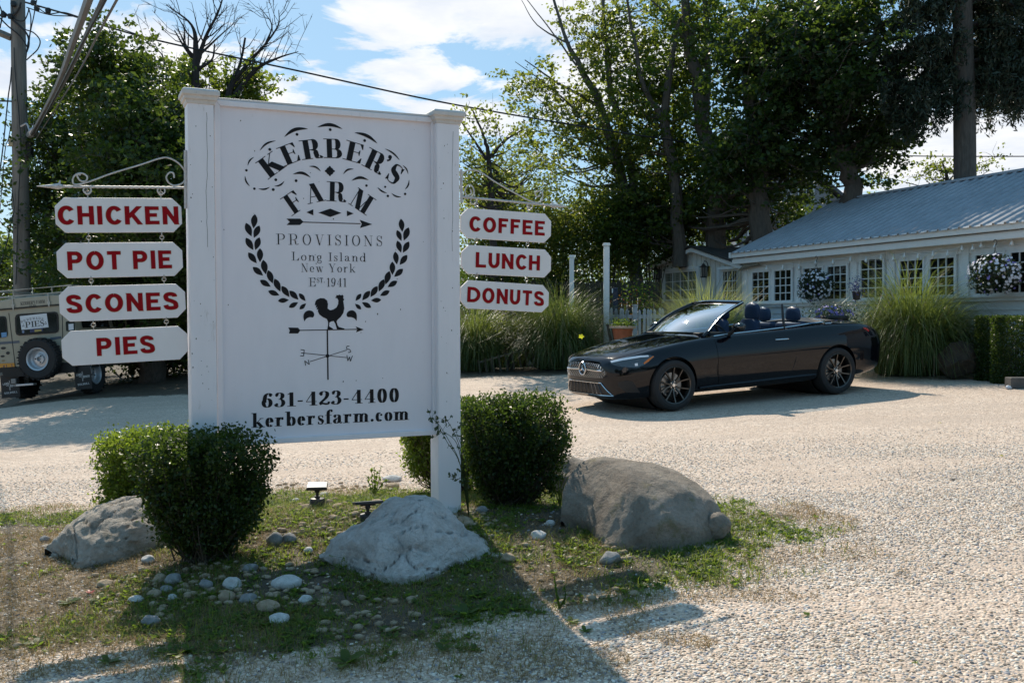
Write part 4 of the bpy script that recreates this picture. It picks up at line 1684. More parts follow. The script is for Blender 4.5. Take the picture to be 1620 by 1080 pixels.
def glyph(ch, s, t, serif):
    """polygons and advance of one character, cap height 1"""
    p = Pen(s, t, serif)
    sw = s + .13 if serif else 0      # serif half width
    W = .7
    m = .10 + s if serif else .03 + s
    hy = t
    if ch == 'I':
        W = 2 * m
        p.line(m, 0, m, 1, s); p.ser(m, 0, sw); p.ser(m, 1, sw)
    elif ch in 'EFL':
        W = m + .55
        p.line(m, 0, m, 1, s)
        p.ser(m - .04, 0, sw); p.ser(m - .04, 1, sw)
        if ch != 'F':
            p.line(m, hy, W - .04, hy, t)
            if serif: p.P.append([(W - .04, 0), (W - .02, .28), (W - .06, .28), (W - .20, .02)])
        else:
            W -= .03
        if ch != 'L':
            p.line(m, 1 - hy, W - .05, 1 - hy, t)
            p.line(m, .52, W - .14, .52, t)
            if serif:
                p.P.append([(W - .05, 1), (W - .03, .73), (W - .07, .73), (W - .2, .98)])
                p.P.append([(W - .14, .66), (W - .14, .38), (W - .17, .38), (W - .22, .52), (W - .17, .66)])
    elif ch in 'PRBD':
        W = m + .60
        p.line(m, 0, m, 1, s); p.ser(m - .03, 0, sw); p.ser(m - .03, 1, sw)
        if ch == 'D':
            W = m + .72
            x = W - s - .01
            p.line(m, 1 - hy, m + .22, 1 - hy, t); p.line(m, hy, m + .22, hy, t)
            p.curve([(m + .22, 1 - hy)] + arc(m + .22, .5, x - m - .22, .5 - hy, 90, -90, 18))
        else:
            yb = .47
            x = W - s - .05
            p.line(m, 1 - hy, m + .26, 1 - hy, t); p.line(m, yb, m + .26, yb, t)
            p.curve(arc(m + .26, (1 - hy + yb) / 2, x - m - .26, (1 - hy - yb) / 2, 90, -90, 14))
            if ch == 'B':
                W += .04
                x += .06
                p.line(m, hy, m + .26, hy, t)
                p.curve(arc(m + .26, (yb + hy) / 2, x - m - .26, (yb - hy) / 2, 90, -90, 14))
            if ch == 'R':
                if serif:
                    p.curve(spl([(m + .2, yb), (m + .36, .40), (m + .40, .22), (m + .44, .05), (m + .56, .02), (m + .64, .10)]), s * .9)
                    W += .08
                else:
                    p.dline(m + .22, yb, W - s - .01, 0, s)
    elif ch in 'OCQG0':
        W = .80 if ch != '0' else .64
        if not serif and ch != '0': W = .84
        if not serif and ch == 'C': W = .80
        rx = W / 2 - .04 - s
        ry = .5 - t + .012
        if ch in 'O0':
            p.curve(arc(W / 2, .5, rx, ry, 90, 450, 36))
        else:
            if serif:
                p.curve(arc(W / 2, .5, rx, ry, 48, 318, 30))
                p.P.append([(W - .11, .99), (W - .11, .66), (W - .14, .66), (W - .24, .86)])
            else:
                p.curve(arc(W / 2, .5, rx, ry, 38, 322, 30)); W -= .07
    elif ch == 'H':
        W = 2 * m + .48
        for x in (m, W - m):
            p.line(x, 0, x, 1, s); p.ser(x, 0, sw); p.ser(x, 1, sw)
        p.line(m, .52, W - m, .52, t)
    elif ch == 'N':
        W = 2 * m + .50
        if serif:
            q = m - s + t + .02
            p.line(q, 0, q, 1, t); p.ser(q, 0, .14); p.ser(W - q, 1, .14)
            p.line(W - q, 0, W - q, 1, t)
            p.dline(q, 1, W - q - .02, 0, s)
            p.ser(q - .02, 1, .1)
        else:
            p.line(m, 0, m, 1, s); p.line(W - m, 0, W - m, 1, s)
            p.dline(m - .02, 1, W - m + .02, 0, s * .95)
    elif ch == 'M':
        W = 1.02
        q = .12
        p.line(q, 0, q, 1, t if serif else s); p.ser(q, 0, .12); p.ser(q - .02, 1, .1)
        p.dline(q + (s * .5 if serif else 0), 1, W / 2 - .01, 0, s)
        p.dline(W - q - s - (.02 if serif else 0), 1, W / 2 + .01, 0, t if serif else s)
        p.line(W - q - s, 0, W - q - s, 1, s); p.ser(W - q - s, 0, sw); p.ser(W - q - s + .02, 1, sw)
    elif ch == 'K':
        W = m + .66
        p.line(m, 0, m, 1, s); p.ser(m, 0, sw); p.ser(m, 1, sw)
        if serif:
            p.dline(W - .16, 1, m + .02, .42, t)
            p.ser(W - .16, 1, .13)
            p.dline(m + .20, .60, W - .14, 0, s); p.ser(W - .14, 0, s + .1)
        else:
            p.dline(W - s - .03, 1, m + .02, .36, s * .95)
            p.dline(m + .20, .58, W - s - .01, 0, s * .95)
    elif ch in 'AVY':
        W = .82
        if ch == 'A':
            p.dline(W / 2 - .02, 1, .13, 0, t if serif else s)
            p.dline(W / 2, 1, W - .16, 0, s)
            p.line(.22, .32, W - .24, .32, t)
            p.ser(.13, 0, .12); p.ser(W - .16, 0, s + .11)
        elif ch == 'V':
            p.dline(.16, 1, W / 2, 0, s); p.dline(W - .13, 1, W / 2 + .01, 0, t if serif else s)
            p.ser(.16, 1, s + .11); p.ser(W - .13, 1, .12)
        else:
            p.dline(.15, 1, W / 2, .42, s); p.dline(W - .12, 1, W / 2 + .01, .42, t if serif else s)
            p.line(W / 2, 0, W / 2, .46, s)
            p.ser(.15, 1, s + .1); p.ser(W - .12, 1, .12); p.ser(W / 2, 0, sw)
    elif ch in 'W':
        W = 1.12
        for x0, x1, h in ((.15, .38, s), (.60, .39, t if serif else s), (.56, .78, s), (1.0, .79, t if serif else s)):
            p.dline(x0, 1, x1, 0, h)
        p.ser(.15, 1, s + .1); p.ser(.57, 1, s + .08); p.ser(1.0, 1, .1)
    elif ch == 'T':
        W = .70
        c = W / 2
        p.line(c, 0, c, 1, s); p.ser(c, 0, sw)
        p.line(.05, 1 - hy, W - .05, 1 - hy, t)
        if serif:
            for x, d in ((.05, 1), (W - .05, -1)):
                p.P.append([(x, 1), (x - .01 * d, .72), (x + .03 * d, .72), (x + .15 * d, .98)])
    elif ch == 'U':
        W = 2 * m + .46
        x1 = W - m
        r = (x1 - m) / 2
        p.curve([(m, 1), (m, .6)] + arc((m + x1) / 2, .42, r, .42 - t, 180, 360, 20) + [(x1, 1)])
        p.ser(m, 1, sw); p.ser(x1, 1, .12)
    elif ch in 'S':
        W = .62 if serif else .70
        x = W
        pts = [(x * .83, .78), (x * .74, .93), (x * .50, 1 - t), (x * .26, .93), (x * .14 + s * .4, .77), (x * .28, .60), (x * .52, .51), (x * .76, .42), (x * .88 - s * .4, .25), (x * .76, .08), (x * .50, t), (x * .24, .08), (x * .14, .25)]
        if serif:
            q = spl(pts, 4)
            n = len(q)
            w = []
            for i in range(n):
                u = i / (n - 1)
                w.append(t + (s * 1.05 - t) * exp(-((u - .5) / .20) ** 2))
            p.strip(q, w)
            p.P.append([(x * .86, 1), (x * .86, .68), (x * .82, .68), (x * .68, .9)])
            p.P.append([(x * .12, 0), (x * .12, .33), (x * .16, .33), (x * .30, .1)])
        else:
            pts = [(x * .90 - s, .74), (x * .80 - s * .5, .90 - t * .6), (x * .50, 1 - t), (x * .22 + s * .3, .92 - t * .6), (.03 + s, .745), (x * .28, .585), (x * .52, .51), (x * .80 - s * .3, .40), (x - .03 - s, .26), (x * .78, .10 + t * .4), (x * .48, t), (x * .18 + s * .4, .10 + t * .5), (.02 + s, .28)]
            p.strip(spl(pts, 4), s * .97)
    elif ch in "'":
        W = .22
        p.dot(.11, .92, s * .8 + .02)
        p.strip(spl([(.15, .92), (.17, .80), (.08, .68)]), [t * 2.2] * 11)
    elif ch == '.':
        W = .30 if serif else .2
        p.dot(W / 2, s * .9 + .01, s * .9 + .01)
    elif ch == '-':
        W = .40
        p.line(.06, .36, .34, .36, max(t * 2, s * .45))
    elif ch == '1':
        W = .48
        p.line(.27, 0, .27, 1, s); p.ser(.27, 0, sw); p.P.append([(.27, 1), (.06, .88), (.06, .84), (.27, .90)])
    elif ch == '4':
        W = .68
        p.line(.46, 0, .46, 1, s); p.ser(.46, 0, sw - .02)
        p.line(.05, .28, .64, .28, t)
        p.dline(.44, 1, .07, .28, t)
    elif ch == '2':
        W = .62
        p.curve(spl([(.12, .76), (.18, .92), (.32, 1 - t), (.46, .90), (.49, .72), (.40, .50), (.20, .26), (.08, .10)]))
        p.dot(.15, .76, s * .75)
        p.strip(spl([(.06, .05), (.22, .12), (.40, .07), (.55, .10), (.57, .24)]), [s * .6] * 21)
    elif ch == '3':
        W = .60
        p.curve(spl([(.12, .82), (.22, .97), (.34, 1 - t), (.44, .88), (.44, .70), (.34, .56), (.24, .54)]))
        p.curve(spl([(.24, .54), (.38, .52), (.48, .38), (.48, .20), (.38, .05), (.26, t), (.13, .08), (.11, .20)]))
        p.dot(.14, .80, s * .7); p.dot(.14, .20, s * .75)
    elif ch in '69':
        W = .62
        q = Pen(s, t, serif)
        q.curve(arc(.31, .32, .25 - s * .6, .32 - t, 90, 450, 28))
        q.curve(spl([(.06 + s, .34), (.08 + s, .62), (.20 + s * .4, .86), (.38, 1 - t), (.48, .93), (.50, .84)]))
        q.dot(.49, .82, s * .7)
        if ch == '9':
            q.P = [[(W - a, 1 - b) for a, b in po] for po in q.P]
        p.P = q.P
    # lower case, x-height .64
    elif ch in 'oecabdg':
        X = .64
        if ch == 'o':
            W = .60; p.curve(arc(W / 2, X / 2, W / 2 - .03 - s, X / 2 - t, 90, 450, 30))
        elif ch == 'e':
            W = .56; p.curve(arc(W / 2, X / 2, W / 2 - .03 - s, X / 2 - t, 5, 320, 30)); p.line(.08, X * .52, W - .05, X * .52, t)
        elif ch == 'c':
            W = .54; p.curve(arc(W / 2, X / 2, W / 2 - .03 - s, X / 2 - t, 60, 320, 26)); p.dot(W - .13, X * .74, s * .75)
        elif ch == 'a':
            W = .62
            p.curve(spl([(.12, .48), (.17, .60), (.30, X - t), (.40, .56), (.42, .44)])); p.dot(.14, .49, s * .7)
            p.line(.42, .08, .42, .46, s)
            p.curve(spl([(.42, .38), (.24, .34), (.12, .22), (.12, .12), (.20, .03), (.32, .06), (.42, .18)]))
            p.strip(spl([(.42, .10), (.47, .03), (.54, .03), (.59, .09)]), [t * 1.5] * 16)
        elif ch in 'bd':
            W = .66
            x = m * .92 if ch == 'b' else W - m * .92
            p.line(x, 0 if ch == 'b' else 0, x, 1.02, s)
            cx = (x + W - .04) / 2 if ch == 'b' else (x + .04) / 2
            r = abs(W - .04 - x) / 2 - s * .5 if ch == 'b' else abs(x - .04) / 2 - s * .5
            cx = cx if ch == 'b' else cx
            if ch == 'b': p.curve(arc(cx - s * .3, X / 2, r, X / 2 - t, 160, -160, 26))
            else: p.curve(arc(cx + s * .3, X / 2, r, X / 2 - t, 20, 340, 26)); p.ser(x + .06, 0, .1)
            p.P.append([(x, 1.02), (x - s - .10, 1.02), (x - s - .10, .98), (x, .96)])
        elif ch == 'g':
            W = .60
            p.curve(arc(.27, .42, .17, .21, 90, 450, 26)); p.strip(spl([(.20, .22), (.12, .14), (.18, .06), (.40, .02), (.50, -.08), (.42, -.22), (.26, -.27), (.10, -.20), (.10, -.08), (.22, .0)]), [s * .55] * 46)
            p.line(.38, .58, .54, .62, t)
    elif ch in 'nmrkslw':
        X = .64
        mm = m * .95
        if ch in 'nmr':
            p.line(mm, 0, mm, X, s); p.ser(mm, 0, sw - .02); p.P.append([(mm, X), (mm - s - .10, X), (mm - s - .10, X - .04), (mm, X - .06)])
            if ch == 'r':
                W = mm + .40
                p.curve(spl([(mm, .40), (mm + .12, .58), (mm + .24, X - t), (mm + .30, .58)])); p.dot(mm + .26, .53, s * .75)
            else:
                k = 1 if ch == 'n' else 2
                g = .36 if ch == 'n' else .33
                for i in range(k):
                    x0 = mm + i * g
                    x1 = x0 + g
                    p.curve(spl([(x0, .42), (x0 + g * .30, .58), (x0 + g * .66, X - t), (x1, .50), (x1, .30)]))
                    p.line(x1, 0, x1, .48, s); p.ser(x1, 0, sw - .03)
                W = mm + k * g + mm
        elif ch == 'k':
            W = mm + .56
            p.line(mm, 0, mm, 1.02, s); p.ser(mm, 0, sw - .02); p.P.append([(mm, 1.02), (mm - s - .10, 1.02), (mm - s - .10, .98), (mm, .96)])
            p.dline(W - .16, X, mm + .04, .26, t); p.P.append([(W - .28, X), (W - .04, X), (W - .04, X - 2 * t), (W - .28, X - 2 * t)])
            p.dline(mm + .15, .38, W - .12, 0, s * .9); p.ser(W - .12, 0, s + .07)
        elif ch == 'l':
            W = 2 * mm
            p.line(mm, 0, mm, 1.02, s); p.ser(mm, 0, sw - .02); p.P.append([(mm, 1.02), (mm - s - .10, 1.02), (mm - s - .10, .98), (mm, .96)])
        elif ch == 'w':
            W = .86
            for x0, x1, h in ((.12, .30, s), (.44, .31, t), (.42, .60, s), (.76, .61, t)):
                p.dline(x0, X, x1, 0, h)
            for xx, ww in ((.12, .12), (.42, .1), (.76, .1)):
                p.P.append([(xx - ww, X), (xx + ww, X), (xx + ww, X - 2 * t), (xx - ww, X - 2 * t)])
        elif ch == 's':
            W = .48
            q = spl([(.38, .50), (.33, .60), (.23, X - t), (.12, .58), (.10 + s * .3, .49), (.18, .38), (.28, .31), (.37, .22), (.38 - s * .3, .10), (.32, .03), (.22, t), (.12, .04), (.08, .16)], 4)
            n = len(q)
            p.strip(q, [t + (s * .95 - t) * exp(-((i / (n - 1) - .5) / .2) ** 2) for i in range(n)])
            p.P.append([(.40, X), (.40, .44), (.37, .44), (.30, .58)]); p.P.append([(.07, 0), (.07, .20), (.10, .20), (.18, .06)])
    elif ch == 'f':
        W = .44
        mm = m * .95
        p.line(mm, 0, mm, .80, s); p.ser(mm, 0, sw); p.line(mm - s - .09, .62, mm + s + .12, .62, t)
        p.curve(spl([(mm, .78), (mm + .04, .92), (mm + .16, 1.03 - t), (mm + .26, .97)])); p.dot(mm + .22, .92, s * .7)
    elif ch == ' ':
        W = .30
    return p.P, W


def text_polys(txt, s, t, serif, track=.06):
    out = []
    x = 0
    for ch in txt:
        P, W = glyph(ch, s, t, serif)
        out.append(([[(a + x, b) for a, b in po] for po in P], x, W))
        x += W + track
    return out, x - track


class Ink:
    """flat print on a frame: polygons in (u,v) laid just in front of the surface"""
    def __init__(s, y):
        s.mb = MB()
        s.y = y
        s.k = 0

    def poly(s, pts):
        area = sum(pts[i][0] * pts[(i + 1) % len(pts)][1] - pts[(i + 1) % len(pts)][0] * pts[i][1] for i in range(len(pts)))
        if area < 0:
            pts = pts[::-1]
        s.k += 1
        yy = s.y - (s.k % 23) * .000012
        s.mb.add([(a, yy, b) for a, b in pts], [tuple(range(len(pts)))])

    def text(s, txt, p0, p1, cap, st=.11, ht=.02, serif=True, track=.06, dv=0):
        """fit txt between baseline points p0 and p1, cap height cap (m)"""
        T, W = text_polys(txt, st, ht, serif, track)
        dx, dy = p1[0] - p0[0], p1[1] - p0[1]
        L = sqrt(dx * dx + dy * dy)
        ux, uy = dx / L, dy / L
        kx = L / W
        for polys, _, _ in T:
            for po in polys:
                s.poly([(p0[0] + ux * a * kx - uy * b * cap, p0[1] + uy * a * kx + ux * b * cap) for a, b in po])

    def letter(s, ch, c, ang, cap, wd=None, st=.15, ht=.02, serif=True):
        P, W = glyph(ch, st, ht, serif)
        k = cap if wd is None else wd / W
        ca, sa = cos(ang), sin(ang)
        for po in P:
            s.poly([(c[0] + (a - W / 2) * k * ca - b * cap * sa, c[1] + (a - W / 2) * k * sa + b * cap * ca) for a, b in po])

    def build(s, name, m, parent):
        return s.mb.build(name, m, parent, fix=False)


M_INK = mat('black_vinyl', (.010, .009, .011), .5, spec=.2)
M_SIGN = mat('sign_board_paint', (.84, .79, .82), .38, var=.035, vscale=3, bump=.05, bscale=200, stretch=(3, 3, .8), dirt=((.50, .46, .42), 9, .64, .4))
M_POST = mat('sign_post_paint', (.84, .80, .82), .42, var=.05, vscale=4, bump=.12, bscale=60, stretch=(3, 3, .6), dirt=((.42, .37, .31), 8, .63, .55))
M_CAP = mat('weathered_cap_paint', (.66, .62, .58), .55, var=.15, vscale=9, bump=.2, bscale=70, dirt=((.34, .27, .20), 30, .58, .6))

SU = ray(4321, 484).normalized()
D0 = 6.36
SO = at(347.3, 168.3, D0)
SF = Frame(SO, SU)              # main panel face, origin at its upper inner corner


def c1(x, y): return (280 + x / 3.485, 110 + y / 3.485)
def c2(x, y): return (280 + x / 3.485, 400 + y / 3.485)
def h1(x, y): return SF.hit(*c1(x, y), .003)
def h2(x, y): return SF.hit(*c2(x, y), .003)


def make_sign():
    T = thing('farm_sign', 'big white two-post farm sign board with black lettering and a rooster weathervane', 'sign', mtx=SF.M)
    pw, _ = SF.hit(681.5, 400)               # panel width between trims
    _, pb = SF.hit(500, 689)
    lx0, _ = SF.hit(299.3, 400, .10)
    lx1, _ = SF.hit(341, 400, .10)
    W = .168
    # posts: square, face stands 0.10 m in front of the panel
    rx0, _ = SF.hit(692.3, 500, .075)
    rx1, _ = SF.hit(728.5, 500, .075)
    ground_l = gz(*(SF.O + SF.u * (-.2)).xy) - SF.O.z
    ground_r = gz(*(SF.O + SF.u * (pw + .1)).xy) - SF.O.z
    _, tl = SF.hit(320, 152, .1)
    _, tr = SF.hit(706, 183, .1)
    for (xa, xb, top, gnd_, yf) in ((lx0, lx1, tl, ground_l, -.10), (rx0, rx1, tr, ground_r, -.075)):
        w = xb - xa
        p_ = MB().bx(xa, xb, yf, yf + w, gnd_ - .15, top).build('post', M_POST, T, bevel=.009)
        c = (xa + xb) / 2
        cy = yf + w / 2
        m_ = MB()
        prof = [(w / 2 + .006, 0), (w / 2 + .010, .022), (w / 2 + .020, .026), (w / 2 + .022, .045), (w / 2 + .034, .052), (w / 2 + .034, .078), (w / 2 + .020, .092)]
        vs = []
        for (r, z) in prof:
            vs += [(c - r, cy - r, top + z - .05), (c + r, cy - r, top + z - .05), (c + r, cy + r, top + z - .05), (c - r, cy + r, top + z - .05)]
        fs = [(4 * i + k, 4 * i + (k + 1) % 4, 4 * i + 4 + (k + 1) % 4, 4 * i + 4 + k) for i in range(len(prof) - 1) for k in range(4)]
        fs.append(tuple(range(len(vs) - 4, len(vs))))
        fs.append((3, 2, 1, 0))
        m_.add(vs, fs)
        m_.build('cap', M_CAP, p_, bevel=.003)
        # a hairline crack down the post face
        ck = MB()
        x = xa + w * .72
        z = top - .10
        pts = []
        while z > top - .95:
            pts.append((x, z)); x += random.uniform(-.004, .0046); z -= random.uniform(.03, .07)
        for (a, b) in zip(pts[:-1], pts[1:]):
            ck.add([(a[0] - .0011, yf - .0006, a[1]), (a[0] + .0011, yf - .0006, a[1]), (b[0] + .0011, yf - .0006, b[1]), (b[0] - .0011, yf - .0006, b[1])], [(0, 3, 2, 1)])
        ck.build('paint_crack', M_BOARD, p_, fix=False)
    # panel and its trim
    MB().bx(-.030, pw + .030, .0, .030, pb - .03, .03).build('panel', M_SIGN, T)
    tw = .036
    m_ = MB()
    for (pts) in ([(-tw, tw * 1.0), (pw + tw, tw * 1.0), (pw, 0), (0, 0)], [(-tw, pb - tw), (-tw, tw), (0, 0), (0, pb)], [(pw + tw, tw), (pw + tw, pb - tw), (pw, pb), (pw, 0)], [(pw + tw, pb - tw), (-tw, pb - tw), (0, pb), (pw, pb)]):
        t_ = MB().prism([(a, b) for a, b in pts], -.024, -.0005, 'y')
        t_.build('trim', M_POST, T, bevel=.004)
    MB().bx(-tw, pw + tw, -.016, .050, tw + .001, tw + .017).build('drip_rail', M_CAP, T, bevel=.003)
    # scuffs and nail marks
    rg = random.Random(12)
    for (xa, xb, yf) in ((lx0, lx1, -.1005), (rx0, rx1, -.0755), (0, pw, -.0008)):
        mk = MB()
        for _ in range(26):
            cx_, cz_, r_ = rg.uniform(xa + .01, xb - .01), rg.uniform(pb, -.02), rg.uniform(.0012, .0042)
            mk.add([(cx_ + r_ * cos(k * 1.047) * rg.uniform(.5, 1.2), yf, cz_ + r_ * 1.6 * sin(k * 1.047) * rg.uniform(.5, 1.3)) for k in range(6)], [(0, 1, 2, 3, 4, 5)])
        mk.build('paint_scuff', M_BOARD, T, fix=False)['kind'] = 'stuff'
    # ---- print
    ink = Ink(-.0016)
    def ang(hf, x, y, deg):
        a = hf(x, y); b = hf(x + 30 * cos(radians(deg)), y - 30 * sin(radians(deg)))
        return atan2(b[1] - a[1], b[0] - a[0])
    def lenv(hf, x, y, px): return abs(hf(x, y - px)[1] - hf(x, y)[1])
    for ch, x, y, dg, cap, wd in (('K', 552, 572, 36, 112, 118), ('E', 643, 515, 21.5, 106, 96), ('R', 752, 492, 6.5, 106, 112), ('B', 866, 489, -2, 106, 100), ('E', 968, 508, -16, 108, 98), ('R', 1073, 556, -28, 112, 112), ('S', 1172, 620, -38, 112, 82)):
        c = h1(x, y)
        k = lenv(h1, x, y, cap)
        ink.letter(ch, c, ang(h1, x, y, dg), k, lenv(h1, x, y, wd) * 1.0, st=.125, ht=.018)
    c = h1(1140, 575)
    ink.letter("'", h1(1122, 566), ang(h1, 1122, 566, -36), lenv(h1, 1140, 575, 112), None, st=.10, ht=.02)
    lt = ink.build('lettering', M_INK, T)
    ink = Ink(-.0016)
    for ch, x, y, dg, cap, wd in (('F', 676, 780, 34, 112, 88), ('A', 768, 733, 12, 106, 100), ('R', 882, 728, -4, 108, 104), ('M', 994, 772, -34, 108, 120)):
        ink.letter(ch, h1(x, y), ang(h1, x, y, dg), lenv(h1, x, y, cap), lenv(h1, x, y, wd), st=.115, ht=.017)
    ink.build('lettering', M_INK, T)
    ink = Ink(-.0016)
    ink.text('PROVISIONS', h1(550, 964), h1(1135, 974), lenv(h1, 840, 964, 58), .052, .012, track=.30)
    ink.build('lettering', M_INK, T)
    ink = Ink(-.0016)
    ink.text('Long Island', h1(635, 1052), h1(1042, 1059), lenv(h1, 840, 1055, 47), .052, .014, track=.18)
    ink.text('New York', h2(685, 105), h2(985, 108), lenv(h2, 840, 105, 47), .052, .014, track=.16)
    ink.build('lettering', M_INK, T)
    ink = Ink(-.0016)
    ink.text('E', h2(730, 185), h2(766, 185), lenv(h2, 760, 185, 48), .055, .014)
    ink.text('ST.', h2(770, 164), h2(816, 164), lenv(h2, 760, 164, 27), .075, .02, track=.05)
    ink.text('1941', h2(824, 186), h2(936, 187), lenv(h2, 840, 186, 48), .06, .015, track=.10)
    ink.build('lettering', M_INK, T)
    ink = Ink(-.0016)
    ink.text('631-423-4400', h2(465, 853), h2(1228, 819), lenv(h2, 840, 838, 76), .105, .020, track=.06)
    ink.build('lettering', M_INK, T)
    ink = Ink(-.0016)
    ink.text('kerbersfarm.com', h2(412, 963), h2(1280, 919), lenv(h2, 840, 940, 76), .105, .020, track=.05)
    ink.build('lettering', M_INK, T)
    # laurel branches
    ink, ink_r = Ink(-.0016), Ink(-.0016)
    def leaf(hf, tip, base, w=.36):
        a, b = hf(*tip), hf(*base)
        dx, dy = b[0] - a[0], b[1] - a[1]
        L = sqrt(dx * dx + dy * dy)
        px, py = -dy / L, dx / L
        pts = []
        for sgn, rng_ in ((1, range(0, 9)), (-1, range(8, -1, -1))):
            for k in rng_:
                t = k / 8
                h = w * L * (sin(pi * t ** .85)) * .62 * sgn
                pts.append((a[0] + dx * t + px * h, a[1] + dy * t + py * h))
        pts = pts[:9] + pts[10:-1]
        (ink if tip[0] < 840 else ink_r).poly(pts)
    for tip, base in (((430, 797), (422, 876)), ((380, 845), (411, 920)), ((455, 860), (424, 928)), ((380, 927), (421, 995)), ((455, 925), (432, 995)), ((393, 1008), (440, 1068)), ((458, 985), (458, 1062))):
        leaf(h1, tip, base)
    for tip, base in (((1235, 822), (1243, 895)), ((1213, 885), (1238, 945)), ((1278, 870), (1251, 943)), ((1215, 943), (1236, 1010)), ((1280, 948), (1246, 1010)), ((1203, 1003), (1213, 1075)), ((1270, 1022), (1228, 1077))):
        leaf(h1, tip, base)
    for tip, base in (((475, 38), (490, 118)), ((418, 78), (475, 125)), ((502, 95), (528, 168)), ((457, 150), (517, 186)), ((538, 142), (570, 213)), ((503, 210), (565, 233)), ((577, 182), (620, 243)), ((557, 264), (617, 259)), ((620, 208), (670, 258)), ((617, 301), (668, 272)), ((673, 223), (709, 265)), ((676, 311), (712, 278)),
                      ((1188, 48), (1188, 122)), ((1247, 88), (1198, 132)), ((1172, 100), (1150, 174)), ((1215, 155), (1162, 188)), ((1142, 145), (1113, 213)), ((1173, 209), (1120, 236)), ((1106, 183), (1067, 243)), ((1126, 259), (1070, 262)), ((1065, 209), (1022, 261)), ((1071, 301), (1020, 272)), ((1016, 225), (985, 264)), ((1016, 311), (982, 280))):
        leaf(h2, tip, base)
    # teardrops beside the rooster
    for pts in ([(703, 376), (697, 350), (705, 328), (725, 317), (748, 322), (757, 340), (750, 355), (735, 354), (720, 358), (710, 366)], [(990, 374), (992, 348), (986, 328), (968, 316), (945, 322), (935, 340), (942, 353), (960, 354), (975, 359), (984, 366)]):
        (ink if pts[0][0] < 840 else ink_r).poly([h2(v.x, v.y) for v in catmull([(a, b, 0) for a, b in pts], 3, True)])
    ink.build('laurel_branch', M_INK, T)
    ink_r.build('laurel_branch', M_INK, T)
    # rooster
    ink = Ink(-.0016)
    ro = [(770, 258), (790, 249), (812, 250), (828, 262), (833, 282), (831, 306), (845, 316), (862, 312), (880, 300), (889, 282), (890, 262), (884, 250), (872, 247), (880, 238), (876, 233), (892, 233), (893, 229), (905, 234), (912, 230), (919, 238), (917, 248), (923, 258), (917, 264), (920, 282), (923, 305), (918, 330), (904, 352), (886, 368), (880, 378), (886, 398), (893, 408), (925, 417), (922, 421), (882, 420), (873, 390), (864, 375), (850, 378), (841, 384), (839, 404), (862, 418), (858, 423), (829, 421), (833, 398), (833, 380), (826, 364), (805, 354), (786, 340), (777, 322), (779, 310), (770, 312), (774, 298), (765, 302), (768, 286), (760, 290), (763, 270)]
    ink.poly([h2(a, b) for a, b in ro][::-1])
    ink.build('rooster', M_INK, T)
    ink = Ink(-.0016)
    def seg(hf, a, b, w):
        A, B = hf(*a), hf(*b)
        dx, dy = B[0] - A[0], B[1] - A[1]
        L = sqrt(dx * dx + dy * dy)
        px, py = -dy / L * w / 2, dx / L * w / 2
        ink.poly([(A[0] + px, A[1] + py), (B[0] + px, B[1] + py), (B[0] - px, B[1] - py), (A[0] - px, A[1] - py)])
    seg(h2, (670, 427), (992, 421), .0058)
    ink.poly([h2(*q) for q in ((1030, 422), (985, 405), (994, 421), (987, 438))])
    ink.poly([h2(*q) for q in ((614, 411), (668, 412), (680, 427), (668, 444), (617, 444), (622, 428))])
    seg(h2, (829, 424), (833, 699), .0095)
    seg(h2, (700, 552), (940, 577), .0042)
    seg(h2, (733, 599), (938, 535), .0042)
    c = h2(830, 567)
    ink.poly([(c[0] + .013 * cos(k * .523), c[1] + .013 * sin(k * .523)) for k in range(12)])
    def mono(pts, w=.0048):
        for a, b in zip(pts[:-1], pts[1:]):
            seg(h2, a, b, w)
    mono([(682, 533), (702, 535), (698, 568), (679, 567)]); mono([(684, 551), (700, 552)])
    mono([(710, 621), (704, 594), (730, 615), (724, 589)])
    mono([(937, 563), (942, 595), (952, 572), (956, 598), (968, 566)])
    mono([(951, 514), (937, 514), (935, 528), (954, 533), (959, 545), (944, 549)])
    ink.build('weathervane', M_INK, T)
    # ornaments round the name
    ink = Ink(-.0016)
    def cres(p0, p1, b, thick=.24):
        A, B = h1(*p0), h1(*p1)
        dx, dy = B[0] - A[0], B[1] - A[1]
        L = sqrt(dx * dx + dy * dy)
        px, py = -dy / L, dx / L
        up, lo = [], []
        for k in range(11):
            t = k / 10
            o = sin(pi * t) * L * b
            h = sin(pi * t) ** .8 * L * thick * .5 + .0010
            up.append((A[0] + dx * t + px * (o + h * .5), A[1] + dy * t + py * (o + h * .5)))
            lo.append((A[0] + dx * t + px * (o - h * .5), A[1] + dy * t + py * (o - h * .5)))
        ink.poly(up + lo[::-1])
    for p0, p1, b, th in (((457, 447), (545, 393), .12, .12), ((592, 372), (722, 327), .13, .17), ((775, 318), (912, 328), .13, .17), ((980, 348), (1105, 408), .10, .17), ((1148, 437), (1228, 500), .08, .12), ((1245, 528), (1275, 577), .12, .16),
                          ((1280, 608), (1257, 662), .12, .18), ((1236, 702), (1183, 682), .12, .18), ((1158, 682), (1106, 650), .08, .18), ((390, 530), (425, 483), .12, .16), ((402, 643), (375, 587), .12, .18), ((512, 648), (450, 657), .12, .18), ((592, 615), (537, 643), .14, .18),
                          ((640, 577), (737, 595), .16, .20), ((730, 534), (793, 562), .16, .18), ((917, 577), (975, 549), .16, .18), ((963, 613), (1057, 610), .16, .20)):
        cres(p0, p1, b, th * 1.5)
    def dot(x, y, r):
        c = h1(x, y)
        r = lenv(h1, x, y, r)
        ink.poly([(c[0] + r * cos(k * .449), c[1] + r * sin(k * .449)) for k in range(14)])
